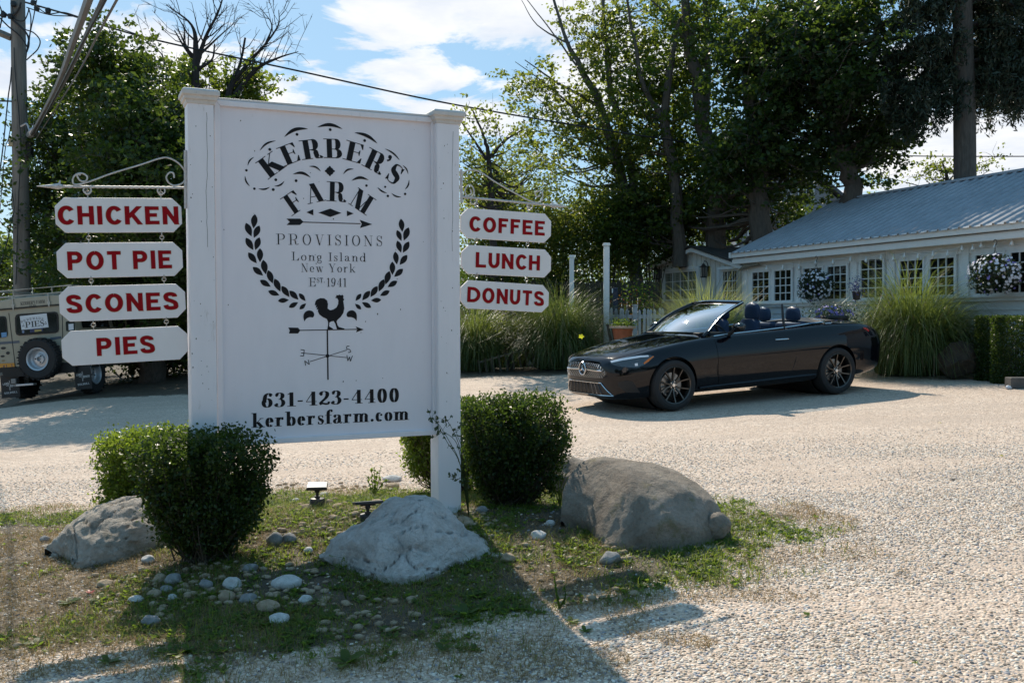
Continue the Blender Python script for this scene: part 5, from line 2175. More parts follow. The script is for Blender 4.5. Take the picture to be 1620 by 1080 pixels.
    for x, y, r in ((662, 358, 8), (845, 332, 8), (1035, 392, 8), (512, 441, 8), (383, 556, 7), (427, 657, 7), (531, 662, 8), (545, 608, 8), (657, 613, 8), (1045, 640, 7), (1163, 697, 7), (1258, 686, 7), (1148, 647, 6), (843, 560, 22)):
        dot(x, y, r)
    for k in range(4):
        a = k * pi / 2 + .0
        dot(843 + 22 * cos(a), 560 + 22 * sin(a), 6)
    ink.poly([h1(*q) for q in ((780, 789), (845, 767), (907, 791), (845, 813))])
    ink.poly([h1(*q) for q in ((714, 787), (752, 770), (752, 804))])
    ink.poly([h1(*q) for q in ((937, 778), (975, 794), (937, 809))])
    def segh(a, b, w):
        seg(h1, a, b, w)
    segh((690, 841), (1012, 850), .0058)
    ink.poly([h1(*q) for q in ((1077, 853), (1007, 828), (1019, 851), (1009, 874))])
    ink.poly([h1(*q) for q in ((604, 822), (680, 822), (698, 840), (678, 857), (604, 857), (622, 840))])
    ink.build('printed_pattern', M_INK, T)
    return T, lx0, rx1


SIGN, LX0, RX1 = make_sign()

# ---- iron brackets (fixed to the posts)
M_IRON = mat('white_painted_iron', (.62, .60, .58), .55, var=.2, vscale=30, bump=.3, bscale=90, dirt=((.32, .15, .07), 40, .56, .75))


def bracket(pt, bar, scrolls, side):
    off = .05
    def P(x, y):
        a, b = SF.hit(x, y, off)
        return (a, -off, b)
    m_ = MB()
    b0, b1 = P(*bar[0]), P(*bar[1])
    # twisted bar
    n = 46
    tw_r = [.0070 if k % 2 else .0095 for k in range(n)]
    m_.tube([Vector(b0).lerp(Vector(b1), k / (n - 1)) for k in range(n)], tw_r, 5)
    d = (Vector(b1) - Vector(b0)).normalized()
    e = Vector(b1)
    m_.tube([e - d * .01, e + d * .015, e + d * .05, e + d * .13], [.011, .018, .012, .002], 8)
    m_.tube([e + d * .012 + Vector((0, 0, .0)), e + d * .002 + Vector((0, 0, .035))], [.01, .003], 5)
    for sc in scrolls:
        m_.tube(catmull([P(*q) for q in sc], 5), .0052, 6)
    m_.tube([P(pt[0], pt[1]), P(pt[0] + .6, pt[2])], .010, 6)
    o = m_.build('bracket', M_IRON, SIGN, smooth=True, fix=False)


K = 3.375
bracket((293.2, 238, 330), ((292, 297), (96, 295)),
        [[(x / K, y / K) for x, y in ((430, 935), (410, 930), (425, 962), (455, 968), (466, 945), (440, 926), (405, 932), (388, 960), (400, 985), (470, 972), (600, 925), (750, 880), (840, 850), (890, 842), (940, 862), (975, 895), (988, 925), (985, 965), (960, 985), (925, 990), (898, 972), (888, 945), (905, 922), (925, 925), (930, 950))]], 0)
K2 = 2.571
bracket((729.6, 268, 320), ((731, 311.5), (872, 325)),
        [[(720 + x / K2, y / K2) for x, y in ((62, 770), (66, 788), (48, 795), (40, 775), (55, 752), (72, 762), (76, 790), (50, 806), (28, 795), (22, 760), (24, 722), (40, 698), (75, 692), (110, 704), (160, 738), (230, 778), (300, 815), (335, 824), (352, 812), (356, 790), (342, 776), (326, 784), (332, 800), (346, 796))]], 1)

# ---- hanging boards
M_PLANK = mat('hanging_board_paint', (.84, .80, .79), .45, var=.05, vscale=6, bump=.08, bscale=120, dirt=((.45, .40, .33), 20, .68, .5))
M_RED = mat('red_letter_vinyl', (.30, .003, .008), .5, spec=.12)
M_GOLD = mat('gold_letter_edge', (.42, .30, .14), .5)
M_CHROMEW = mat('zinc_hook', (.45, .42, .38), .4, .8, var=.3, vscale=40)


def plank(txt, quad, base, cap, label, hooks, off=.05):
    """quad: TL, TR, BR, BL pixels; base: two baseline pixels; cap height px"""
    TL, TR, BR, BL = [Vector((*SF.hit(x, y, off), 0)) for x, y in quad]
    Lm, Rm = (TL + BL) / 2, (TR + BR) / 2
    c = (Lm + Rm) / 2
    w = (Rm - Lm).length
    h = ((TL - BL).length + (TR - BR).length) / 2
    a = atan2(Rm.y - Lm.y, Rm.x - Lm.x)
    Mx = SF.M @ Matrix.Translation((c.x, -off, c.y)) @ Matrix.Rotation(-a, 4, 'Y')
    T = thing('hanging_board', label, 'sign board', mtx=Mx, group='word boards hung from the iron brackets')
    k = .052
    W, H = w / 2, h / 2
    m_ = MB().prism([(-W + k, -H), (W - k, -H), (W, -H + k), (W, H - k), (W - k, H), (-W + k, H), (-W, H - k), (-W, -H + k)], -.0, .020, 'y')
    m_.build('board', M_PLANK, T, bevel=.002)
    fr = Frame(Mx.translation, (Mx.to_3x3() @ Vector((1, 0, 0))), (Mx.to_3x3() @ Vector((0, 0, 1))))
    p0, p1 = fr.hit(*base[0]), fr.hit(*base[1])
    capm = abs(fr.hit(base[0][0], base[0][1] - cap)[1] - p0[1])
    for nm, st, yy, mm in (('letter_edge', .118, -.0012, M_GOLD), ('lettering', .102, -.0026, M_RED)):
        ink = Ink(yy)
        g = .016 if nm == 'letter_edge' else 0
        T_, Wt = text_polys(txt, .102, .098, False, .085)
        kx = (p1[0] - p0[0]) / Wt
        if nm == 'letter_edge':
            # same glyphs drawn a little fatter about the same centre lines
            T_, _ = text_polys(txt, .102, .098, False, .085)
            for polys, _, _ in T_:
                for po in polys:
                    cx = sum(q[0] for q in po) / len(po); cy = sum(q[1] for q in po) / len(po)
                    out = []
                    for (x_, y_) in po:
                        dx, dy = x_ - cx, y_ - cy
                        l = sqrt(dx * dx + dy * dy) or 1
                        out.append((x_ + dx / l * g, y_ + dy / l * g))
                    ink.poly([(p0[0] + q[0] * kx, p0[1] + q[1] * capm) for q in out])
        else:
            for polys, _, _ in T_:
                for po in polys:
                    ink.poly([(p0[0] + q[0] * kx, p0[1] + q[1] * capm) for q in po])
        ink.build(nm, mm, T)
    for hx, hz in hooks:
        ax, az = fr.hit(hx, hz)
        m_ = MB()
        z0 = H
        pts = [(ax, .01, z0 - .005), (ax, .01, z0 + .02)]
        m_.tube(pts, .0035, 5)
        m_.tube([(ax + .012 * cos(t * pi / 4), .01, z0 + .030 + .012 * sin(t * pi / 4)) for t in range(8)], .0032, 5, closed=True)
        m_.tube([(ax, .01 + .010 * cos(t * pi / 4), z0 + .050 + .016 * sin(t * pi / 4)) for t in range(8)], .0032, 5, closed=True)
        o = m_.build('hook', M_CHROMEW, T, fix=False)
    return T


G27 = lambda x, y: (x / 2.7, 240 + y / 2.7)
G32 = lambda x, y: (720 + x / 3.2727, 290 + y / 3.2727)
plank('CHICKEN', [G27(233, 195), G27(776, 200), G27(776, 343), G27(238, 346)], (G27(245, 311), G27(767, 313)), 79 / 2.7, 'white board reading CHICKEN, top of the left row', [G27(375, 190), G27(688, 190)])
plank('POT PIE', [G27(240, 390), G27(780, 386), G27(780, 529), G27(246, 541)], (G27(287, 506), G27(738, 496)), 79 / 2.7, 'white board reading POT PIE, under CHICKEN', [G27(380, 385), G27(693, 385)])
plank('SCONES', [G27(250, 575), G27(792, 564), G27(792, 706), G27(257, 728)], (G27(283, 690), G27(765, 675)), 78 / 2.7, 'white board reading SCONES, third down on the left', [G27(390, 565), G27(702, 560)])
plank('PIES', [G27(262, 768), G27(802, 742), G27(802, 885), G27(266, 916)], (G27(412, 872), G27(665, 860)), 76 / 2.7, 'white board reading PIES, lowest on the left', [G27(400, 760), G27(712, 740)])
plank('COFFEE', [G32(30, 126), G32(497, 160), G32(497, 309), G32(30, 282)], (G32(70, 247), G32(466, 276)), 77 / 3.2727, 'white board reading COFFEE, top of the right row', [G32(115, 130), G32(383, 150)])
plank('LUNCH', [G32(33, 316), G32(497, 346), G32(497, 488), G32(33, 468)], (G32(103, 434), G32(440, 453)), 78 / 3.2727, 'white board reading LUNCH, middle of the right row', [G32(112, 318), G32(378, 340)])
plank('DONUTS', [G32(30, 499), G32(485, 528), G32(485, 670), G32(30, 645)], (G32(59, 613), G32(460, 637)), 78 / 3.2727, 'white board reading DONUTS, lowest on the right', [G32(112, 498), G32(372, 520)])


def make_eyes():
    m_ = MB()
    for px, py in ((138, 296), (255, 297), (749, 314), (838, 322)):
        a, b = SF.hit(px, py, .05)
        m_.tube([(a + .022 * cos(t * pi / 5), -.05, b - .018 + .022 * sin(t * pi / 5)) for t in range(10)], .0048, 5, closed=True)
    m_.build('bracket_ring', M_IRON, SIGN, fix=False)


make_eyes()
for o in [o for o in SIGN.children if o.name.startswith('bracket_ring')]:
    o['kind'] = 'stuff'
# ------------------------------------------------------------------ black convertible
M_PAINT = mat('black_car_paint', (.002, .0023, .0055), .045, 0, spec=.42)
M_GLOSS = mat('gloss_black_trim', (.005, .005, .006), .12, spec=.6, coat=.5)
M_MATTE = mat('matte_black_plastic', (.012, .012, .013), .6)
M_CHROME = mat('satin_chrome', (.72, .72, .73), .16, 1.0)
M_TYRE = mat('tyre_rubber', (.016, .016, .017), .75, bump=.15, bscale=60)
M_RIM = mat('gunmetal_alloy', (.11, .10, .092), .28, .9)
M_DISC = mat('brake_disc', (.30, .29, .28), .35, .9)
M_SEAT = mat('navy_leather', (.012, .028, .075), .48, var=.15, bump=.1)
M_LENSK = mat('headlamp_lens', (.02, .022, .028), .05, spec=.8, coat=1)
M_DRL = mat('headlamp_bar', (.80, .83, .88), .15, spec=.8)
M_AMBER = mat('amber_marker', (.55, .16, .02), .2)
M_RED_L = mat('tail_lamp_red', (.45, .012, .008), .15, coat=1)
M_SCREEN = glass_mat('windscreen_glass', (.42, .52, .58), .015, 5.0)
M_SIDEGL = glass_mat('side_glass', (.55, .64, .74), .01, -.70)

_th, _sl = 0.446889769, 0.0447373819
CO = Vector((1.79723973, 14.0989019, 0.0117))
_fw = Vector((-cos(_th) * cos(_sl), -sin(_th) * cos(_sl), -sin(_sl)))
_lf = Vector((0, 0, 1)).cross(_fw).normalized()
_up = _fw.cross(_lf)
CM = Matrix.Translation(CO) @ Matrix((_fw, _lf, _up)).transposed().to_4x4()
CMI = CM.inverted()


def ip(x, xs, ys):
    return float(np.interp(x, xs, ys))


def smooth_tab(tab):
    """x -> smoothly interpolated value (cosine-free monotone cubic)"""
    xs = np.array([a for a, b in tab], float)
    ys = np.array([b for a, b in tab], float)
    o = np.argsort(xs)
    xs, ys = xs[o], ys[o]
    h = np.diff(xs)
    dl = np.diff(ys) / h
    m = np.zeros_like(ys)
    m[0], m[-1] = dl[0], dl[-1]
    for i in range(1, len(ys) - 1):
        if dl[i - 1] * dl[i] <= 0:
            m[i] = 0
        else:
            w1, w2 = 2 * h[i] + h[i - 1], h[i] + 2 * h[i - 1]
            m[i] = (w1 + w2) / (w1 / dl[i - 1] + w2 / dl[i])

    def f(x):
        x = min(max(x, xs[0]), xs[-1])
        i = min(int(np.searchsorted(xs, x, side='right')) - 1, len(xs) - 2)
        t = (x - xs[i]) / h[i]
        return float((2 * t ** 3 - 3 * t * t + 1) * ys[i] + (t ** 3 - 2 * t * t + t) * h[i] * m[i] + (-2 * t ** 3 + 3 * t * t) * ys[i + 1] + (t ** 3 - t * t) * h[i] * m[i + 1])
    return f


fW = smooth_tab([(.86, .40), (.84, .50), (.80, .60), (.72, .71), (.6, .80), (.42, .87), (.2, .91), (0, .925), (-.4, .915), (-1.0, .900), (-1.8, .905), (-2.4, .925), (-2.87, .935), (-3.3, .915), (-3.6, .87), (-3.8, .80), (-3.92, .70), (-3.99, .55)])
fB = smooth_tab([(.86, .30), (.83, .22), (.74, .175), (.5, .17), (0, .19), (-.6, .19), (-2.4, .20), (-3.2, .22), (-3.7, .27), (-3.9, .33), (-3.99, .42)])
fS = smooth_tab([(.86, .60), (.83, .645), (.72, .70), (.5, .755), (.2, .82), (-.1, .868), (-.5, .91), (-.9, .938), (-1.5, .955), (-2.1, .975), (-2.6, 1.00), (-3.0, 1.005), (-3.4, .985), (-3.7, .93), (-3.9, .85), (-3.99, .76)])
fT = smooth_tab([(.86, .63), (.83, .70), (.72, .765), (.5, .83), (.2, .895), (-.1, .945), (-.45, .99), (-.8, 1.01), (-1.5, 1.02), (-2.4, 1.045), (-2.9, 1.07), (-3.3, 1.065), (-3.6, 1.03), (-3.8, .985), (-3.95, .90), (-3.99, .82)])


def section(x):
    w, b, s, t = fW(x), fB(x), fS(x), fT(x)
    H = s - b
    pts = [(0, b), (.55 * w, b), (.84 * w, b + .01), (.935 * w, b + .07), (.965 * w, b + .20 * H + .02), (.985 * w, b + .42 * H), (1.0 * w, b + .60 * H), (.992 * w, b + .76 * H), (.962 * w, b + .90 * H), (.915 * w, s - .002), (.83 * w, s + (t - s) * .30), (.62 * w, s + (t - s) * .72), (.32 * w, s + (t - s) * .95), (0, t)]
    q = catmull([(a, c, 0) for a, c in pts], 3)
    return [(v.x, v.y) for v in q]


def make_body(T):
    import bmesh
    xs = list(np.linspace(.86, .5, 22)) + list(np.linspace(.46, -3.55, 78)) + list(np.linspace(-3.6, -3.99, 20))
    V, Fc = [], []
    secs = [section(x) for x in xs]
    n = len(secs[0])
    for x, sc in zip(xs, secs):
        ring = [(x, a, b) for a, b in sc] + [(x, -a, b) for a, b in sc[-2:0:-1]]
        V += ring
    m = 2 * n - 2
    for i in range(len(xs) - 1):
        for k in range(m):
            Fc.append((i * m + k, i * m + (k + 1) % m, (i + 1) * m + (k + 1) % m, (i + 1) * m + k))
    Fc.append(tuple(range(m))[::-1])
    Fc.append(tuple((len(xs) - 1) * m + k for k in range(m)))
    mb = MB()
    mb.add(V, Fc)
    me = mb.mesh('body')
    bm = bmesh.new(); bm.from_mesh(me); bmesh.ops.recalc_face_normals(bm, faces=bm.faces); bm.to_mesh(me); bm.free()
    full = BVHTree.FromPolygons([v.co.copy() for v in me.vertices], [tuple(p.vertices) for p in me.polygons])
    ob = link_mesh('body', me, M_PAINT, T)
    cutters = []
    for wx in (0, -2.865):
        for sy in (-1, 1):
            c = MB()
            c.lathe([(0, -.21), (.375, -.21), (.375, .35), (0, .35)], 48, Matrix.Translation((wx, sy * .93, .345)) @ Matrix.Rotation(-sy * pi / 2, 4, 'X'))
            cutters.append(c)
    c = MB()
    outline = [(-.74, -.62), (-.95, -.735), (-1.5, -.745), (-2.1, -.74), (-2.6, -.70), (-2.80, -.60), (-2.86, -.3), (-2.86, .3), (-2.80, .60), (-2.6, .70), (-2.1, .74), (-1.5, .745), (-.95, .735), (-.74, .62), (-.70, .3), (-.70, -.3)]
    c.prism(outline, .42, 1.4, 'z')
    cutters.append(c)
    for c in cutters:
        cm = c.mesh('cut')
        bm = bmesh.new(); bm.from_mesh(cm)
        bmesh.ops.remove_doubles(bm, verts=bm.verts, dist=1e-5)
        bmesh.ops.dissolve_degenerate(bm, dist=1e-6, edges=bm.edges)
        bmesh.ops.recalc_face_normals(bm, faces=bm.faces); bm.to_mesh(cm); bm.free()
        co = bpy.data.objects.new('cut', cm)
        COL.objects.link(co)
        co.matrix_world = CM
        md = ob.modifiers.new('b', 'BOOLEAN')
        md.operation = 'DIFFERENCE'
        md.object = co
        md.solver = 'EXACT'
        bpy.context.view_layer.update()
        dg = bpy.context.evaluated_depsgraph_get()
        nm = bpy.data.meshes.new_from_object(ob.evaluated_get(dg))
        ob.modifiers.clear()
        ob.data = nm
        bpy.data.objects.remove(co)
    for p in ob.data.polygons:
        p.use_smooth = True
    ob.data.set_sharp_from_angle(angle=radians(32))
    ob.data.name = 'body'
    return ob, full


def make_car():
    T = thing('convertible_car', 'glossy black two-door convertible parked roof down on the gravel', 'car', mtx=CM)
    body, bvh = make_body(T)

    def rc(o, d):
        h = bvh.ray_cast(Vector(o), Vector(d).normalized())
        return h[0], h[1]

    def cam_hit(px, py):
        o = CMI @ CAM
        d = (CMI.to_3x3() @ ray(px, py)).normalized()
        h = bvh.ray_cast(o, d)
        return h[0], h[1]

    def patch(rows, off, name, m, parent=None, mirror=False, build=True):
        """rows of (origin, dir) pairs cast on the body"""
        V = []
        nr, nc = len(rows), len(rows[0])
        for r in rows:
            for (o, d) in r:
                p, n_ = rc(o, d)
                if p is None:
                    p = Vector(o) + Vector(d).normalized() * 1.0
                    n_ = -Vector(d).normalized()
                if n_.dot(Vector(d)) > 0: n_ = -n_
                V.append(p + n_ * off)
        Fq = [(i * nc + j, i * nc + j + 1, (i + 1) * nc + j + 1, (i + 1) * nc + j) for i in range(nr - 1) for j in range(nc - 1)]
        mb = MB().add(V, Fq)
        if mirror:
            mb.add([Vector((v.x, -v.y, v.z)) for v in V], [f[::-1] for f in Fq])
        mb.smooth = True
        if not build: return mb, V
        return mb.build(name, m, parent or T, smooth=True)

    # ---- grille
    def gtop(y): return .672 - .16 * abs(y) ** 2.2 - (.02 if abs(y) > .40 else 0)
    def gbot(y): return .455 + .10 * abs(y) ** 3
    rows = []
    for j in range(13):
        t = j / 12
        row = []
        for i in range(41):
            u = -1 + 2 * i / 40
            hw = .40 + .16 * sin(pi * min(1, (t) * .62)) if True else .5
            y = u * (.43 + .11 * sin(pi * (1 - t) * .9))
            z = gbot(y) + (gtop(y) - gbot(y)) * t
            row.append(((2.0, y, z), (-1, 0, 0)))
        rows.append(row)
    patch(rows, .004, 'grille', M_GLOSS)
    pins = MB()
    for j in range(1, 12):
        for i in range(1, 40):
            if (i + j) % 2: continue
            u = -1 + 2 * i / 40
            t = j / 12
            y = u * (.43 + .11 * sin(pi * (1 - t) * .9))
            z = gbot(y) + (gtop(y) - gbot(y)) * t
            p, n_ = rc((2, y, z), (-1, 0, 0))
            if p is None: continue
            c = p + n_ * .012
            s = .0085
            a, b = n_.orthogonal().normalized(), None
            b = n_.cross(a)
            pins.add([c + a * s, c + b * s, c - a * s, c - b * s, c + n_ * .006], [(0, 1, 4), (1, 2, 4), (2, 3, 4), (3, 0, 4)])
    o = pins.build('grille_pin', M_CHROME, T)
    o['kind'] = 'stuff'
    for sy in (-1, 1):
        pts = []
        for k in range(9):
            y = sy * (.10 + .37 * k / 8)
            p, n_ = rc((2, y, .575 - .012 * k / 8), (-1, 0, 0))
            pts.append(p + n_ * .022)
        MB().tube(pts, [.013] * 8 + [.008], 6).build('grille_bar', M_CHROME, T, smooth=True)
    # star in a ring
    p, n_ = rc((2, 0, .58), (-1, 0, 0))
    c = p + Vector((.034, 0, 0))
    m_ = MB()
    m_.tube([c + Vector((0, .086 * cos(t * pi / 14), .086 * sin(t * pi / 14))) for t in range(28)], .0085, 7, closed=True)
    for k in range(3):
        a = pi / 2 + k * 2 * pi / 3
        d = Vector((0, cos(a), sin(a)))
        e = Vector((0, -sin(a), cos(a)))
        m_.add([c + e * .017 + Vector((.0, 0, 0)), c - e * .017, c + d * .084, c + Vector((.014, 0, 0)), c - Vector((.01, 0, 0))], [(0, 2, 3), (3, 2, 1), (1, 2, 4), (4, 2, 0)])
    m_.build('star_emblem', M_CHROME, T, smooth=True)
    m_ = MB()
    m_.lathe([(0, 0), (.078, 0), (.078, .006), (0, .006)], 24, Matrix.Translation(c + Vector((-.022, 0, 0))) @ Matrix.Rotation(pi / 2, 4, 'Y'))
    m_.build('emblem_plate', M_GLOSS, T)
    # ---- lower intake with bright frame
    def lo(u, t): 
        y = u * (.60 - .17 * t)
        z = .235 + .165 * t
        return y, z
    rows = [[((2, lo(-1 + 2 * i / 30, j / 6)[0], lo(0, j / 6)[1]), (-1, 0, 0)) for i in range(31)] for j in range(7)]
    patch(rows, .004, 'lower_intake', M_MATTE)
    fr = MB()
    loop = [lo(-1 + 2 * i / 16, 1) for i in range(17)] + [lo(1, 1 - j / 5) for j in range(1, 6)] + [lo(1 - 2 * i / 16, 0) for i in range(1, 17)] + [lo(-1, j / 5) for j in range(1, 5)]
    L3 = []
    for y, z in loop:
        p, n_ = rc((2, y, z), (-1, 0, 0))
        L3.append(p + n_ * .008)
    fr.tube(L3, .0085, 6, closed=True)
    fr.build('intake_frame', M_CHROME, T, smooth=True)
    sl = MB()
    for k in range(-4, 5):
        y = k * .105
        p0, n0 = rc((2, y, .25), (-1, 0, 0))
        p1, n1 = rc((2, y * .86, .385), (-1, 0, 0))
        sl.tube([p0 + n0 * .010, p1 + n1 * .010], .009, 5)
    sl.build('intake_bar', M_GLOSS, T).__setitem__('kind', 'stuff')
    # ---- headlamps, from the outline seen in the photograph
    def pxpatch(top, bot, name, m, off, nj=5, parent=None):
        n = 16
        tp = [Vector((x, y, 0)) for x, y in top]
        bp = [Vector((x, y, 0)) for x, y in bot]
        def samp(P, t):
            t *= len(P) - 1
            i = min(int(t), len(P) - 2)
            return P[i].lerp(P[i + 1], t - i)
        V = []
        for j in range(nj + 1):
            for i in range(n + 1):
                q = samp(bp, i / n).lerp(samp(tp, i / n), j / nj)
                p, n_ = cam_hit(q.x, q.y)
                if p is None:
                    continue
                V.append(p + n_ * off)
        if len(V) != (nj + 1) * (n + 1):
            return None
        Fq = [(j * (n + 1) + i, j * (n + 1) + i + 1, (j + 1) * (n + 1) + i + 1, (j + 1) * (n + 1) + i) for j in range(nj) for i in range(n)]
        for sgn in (1, -1):
            mb = MB().add([Vector((v.x, v.y * sgn, v.z)) for v in V], Fq)
            mb.build(name, m, parent or T, smooth=True)
        return True
    g = lambda x, y: (880 + x / 5.4, 460 + y / 5.4)
    pxpatch([g(456, 600), g(560, 575), g(700, 555), g(800, 548), g(838, 560)], [g(470, 625), g(540, 648), g(690, 656), g(760, 628), g(838, 562)], 'headlamp', M_LENSK, .004)
    pxpatch([g(466, 602), g(580, 576), g(710, 556), g(785, 551)], [g(474, 616), g(580, 594), g(710, 572), g(790, 564)], 'lamp_bar', M_DRL, .009, 2)
    pxpatch([g(745, 615), g(790, 578), g(828, 557)], [g(750, 628), g(790, 603), g(832, 563)], 'marker_lamp', M_AMBER, .008, 2)
    pxpatch([g(670, 622), g(695, 617)], [g(672, 642), g(697, 640)], 'lamp_lens', M_DRL, .010, 2)
    # side intake in the bumper corner
    pxpatch([g(530, 780), g(590, 765), g(650, 770)], [g(528, 815), g(600, 868), g(718, 868)], 'side_intake', M_MATTE, .004)
    # ---- tail lamp sliver
    g8 = lambda x, y: (1130 + x / 5.4, 460 + y / 5.4)
    pxpatch([g8(1268, 312), g8(1295, 316), g8(1322, 338)], [g8(1275, 325), g8(1297, 335), g8(1316, 350)], 'tail_lamp', M_RED_L, .006, 2)
    # ---- door skin: a raised panel with its shut line, both sides
    for sy in (1, -1):
        rows = []
        for j in range(15):
            t = j / 14
            z = .30 + (.905 - .30) * t
            row = []
            for i in range(25):
                u = i / 24
                xf = -.715 - .03 * (1 - t)
                xr = -2.085 + (.12 * (1 - t) ** 2)
                row.append(((xf + (xr - xf) * u, sy * 2, z + .02 * u * t), (0, -sy, 0)))
            rows.append(row)
        d = patch(rows, .0045, 'door', M_PAINT)
        # shut line
        q = []
        for (x, z) in [(-.708, .945), (-.712, .6), (-.742, .30)]:
            p, n_ = rc((x, sy * 2, z - .03), (0, -sy, 0)); q.append(p + n_ * .001)
        MB().tube(catmull(q, 6), .0035, 4).build('door_gap', M_MATTE, T)
        q = []
        for (x, z) in [(-2.095, .965), (-2.09, .6), (-1.97, .30)]:
            p, n_ = rc((x, sy * 2, z - .03), (0, -sy, 0)); q.append(p + n_ * .001)
        MB().tube(catmull(q, 6), .0035, 4).build('door_gap', M_MATTE, T)
        # handle
        q = []
        for x in (-1.74, -1.80, -1.90, -1.97):
            p, n_ = rc((x, sy * 2, .850), (0, -sy, 0)); q.append(p)
        y0 = Vector((0, sy, 0))
        MB().tube([q[0] + y0 * .006, q[1] + y0 * .030, q[2] + y0 * .030, q[3] + y0 * .006], [.009, .012, .012, .009], 8).build('door_handle', M_CHROME, d, smooth=True)
        # sill strip
        q = []
        for k in range(12):
            x = -.42 - (2.45 - .42) * k / 11
            p, n_ = rc((x, sy * 2, .265 + .004 * k), (0, -sy, 0)); q.append(p + y0 * .012)
        MB().tube(q, [.016] + [.024] * 10 + [.014], 7).build('sill_trim', M_PAINT, T, smooth=True)
    # ---- hood skin
    rows = []
    for i in range(26):
        x = .74 - (1.36) * i / 25
        row = []
        for j in range(25):
            u = -1 + 2 * j / 24
            hw = fW(x) * .80
            row.append(((x - .05 * (1 - abs(u)) * (1 if i > 22 else 0), u * hw, 2), (0, 0, -1)))
        rows.append(row)
    patch(rows, .0035, 'bonnet', M_PAINT)
    for sy in (-1, 1):   # two soft ridges along it
        q = []
        for k in range(12):
            x = .60 - 1.15 * k / 11
            p, n_ = rc((x, sy * (.26 + .10 * k / 11), 2), (0, 0, -1)); q.append(p - Vector((0, 0, .012)))
        MB().tube(q, [.018] + [.0215] * 10 + [.017], 10).build('bonnet_crease', M_PAINT, T, smooth=True)
    # cowl
    MB().bx(-.80, -.60, -.66, .66, .965, 1.002).build('cowl', M_MATTE, T, bevel=.01)
    # ---- windscreen
    def wsb(v):   # v -1..1 across
        return Vector((-.50 - .20 * v * v, .70 * v, 1.005 + .012 * (1 - v * v)))
    def wst(v):
        return Vector((-1.30 - .11 * v * v, .575 * v, 1.385 + .022 * (1 - v * v)))
    V, Fq = [], []
    for j in range(9):
        for i in range(21):
            v = -1 + i / 10
            t = j / 8
            p = wsb(v).lerp(wst(v), t)
            p += Vector((.045, 0, .030)) * sin(pi * t)
            V.append(p)
    Fq = [(j * 21 + i, j * 21 + i + 1, (j + 1) * 21 + i + 1, (j + 1) * 21 + i) for j in range(8) for i in range(20)]
    MB().add(V, Fq).build('windscreen', M_SCREEN, T, smooth=True)
    for sy in (1, -1):
        q = [V[j * 21 + (20 if sy > 0 else 0)] for j in range(9)]
        q = [q[0] + Vector((.12, sy * .03, -.06))] + q
        MB().tube([p + Vector((-.012, sy * .012, .004)) for p in q], [.024, .026, .026, .026, .025, .024, .024, .024, .024, .024], 8).build('screen_pillar', M_PAINT, T, smooth=True)
        MB().tube([p + Vector((-.002, sy * .036, .014)) for p in q[1:]], .0075, 6).build('pillar_trim', M_CHROME, T, smooth=True)
    q = [V[8 * 21 + i] for i in range(21)]
    MB().tube([p + Vector((-.015, 0, .008)) for p in q], .024, 8).build('screen_header', M_PAINT, T, smooth=True)
    MB().tube([p + Vector((.006, 0, .022)) for p in q], .007, 6).build('header_trim', M_CHROME, T, smooth=True)
    # rear-view mirror
    MB().box((-1.12, 0, 1.30), (.03, .22, .06)).build('rear_view_mirror', M_MATTE, T, bevel=.01)
    # ---- belt-line chrome round the cabin
    for sy in (1, -1):
        q = []
        for k in range(20):
            x = -.76 - (2.02) * k / 19
            p, n_ = rc((x, sy * .80, 2), (0, 0, -1))
            q.append(Vector((x, sy * (.765 if k < 15 else .765 - .02 * (k - 14) * .5), (fS(x) + .018 + .028 * (k / 19)))))
        MB().tube(q, .011, 6).build('belt_trim', M_CHROME, T, smooth=True)
    rq = [Vector((-2.78, .735, 1.045)), Vector((-2.88, .62, 1.068)), Vector((-2.93, .3, 1.085)), Vector((-2.94, 0, 1.09)), Vector((-2.93, -.3, 1.085)), Vector((-2.88, -.62, 1.068)), Vector((-2.78, -.735, 1.045))]
    MB().tube(catmull(rq, 4), .010, 6).build('deck_trim', M_CHROME, T, smooth=True)
    # soft-top cover behind the seats
    V = []
    for i in range(9):
        for j in range(13):
            u = -1 + j / 6
            x = -2.72 - .42 * i / 8
            V.append(Vector((x, u * (.66 - .06 * i / 8), 1.03 + .045 * (1 - u * u) + .018 * sin(pi * i / 8) + .02 * i / 8)))
    MB().add(V, [(i * 13 + j, i * 13 + j + 1, (i + 1) * 13 + j + 1, (i + 1) * 13 + j) for i in range(8) for j in range(12)]).build('roof_cover', M_MATTE, T, smooth=True)
    # ---- side glass
    for sy in (1, -1):
        f = lambda x, z, y: Vector((x, sy * y, z))
        gl = MB().add([f(-.84, .975, .765), f(-2.00, 1.010, .765), f(-2.075, 1.335, .64), f(-1.47, 1.375, .61)], [(0, 1, 2, 3)])
        gl.build('door_glass', M_SIDEGL, T)
        gl = MB().add([f(-2.02, 1.012, .765), f(-2.62, 1.045, .75), f(-2.50, 1.12, .715), f(-2.10, 1.325, .64)], [(0, 1, 2, 3)])
        gl.build('quarter_glass', M_SIDEGL, T)
        MB().tube([f(-2.005, 1.0, .768), f(-2.04, 1.17, .71), f(-2.085, 1.34, .645)], [.018, .019, .013], 6).build('glass_seal', M_MATTE, T, smooth=True)
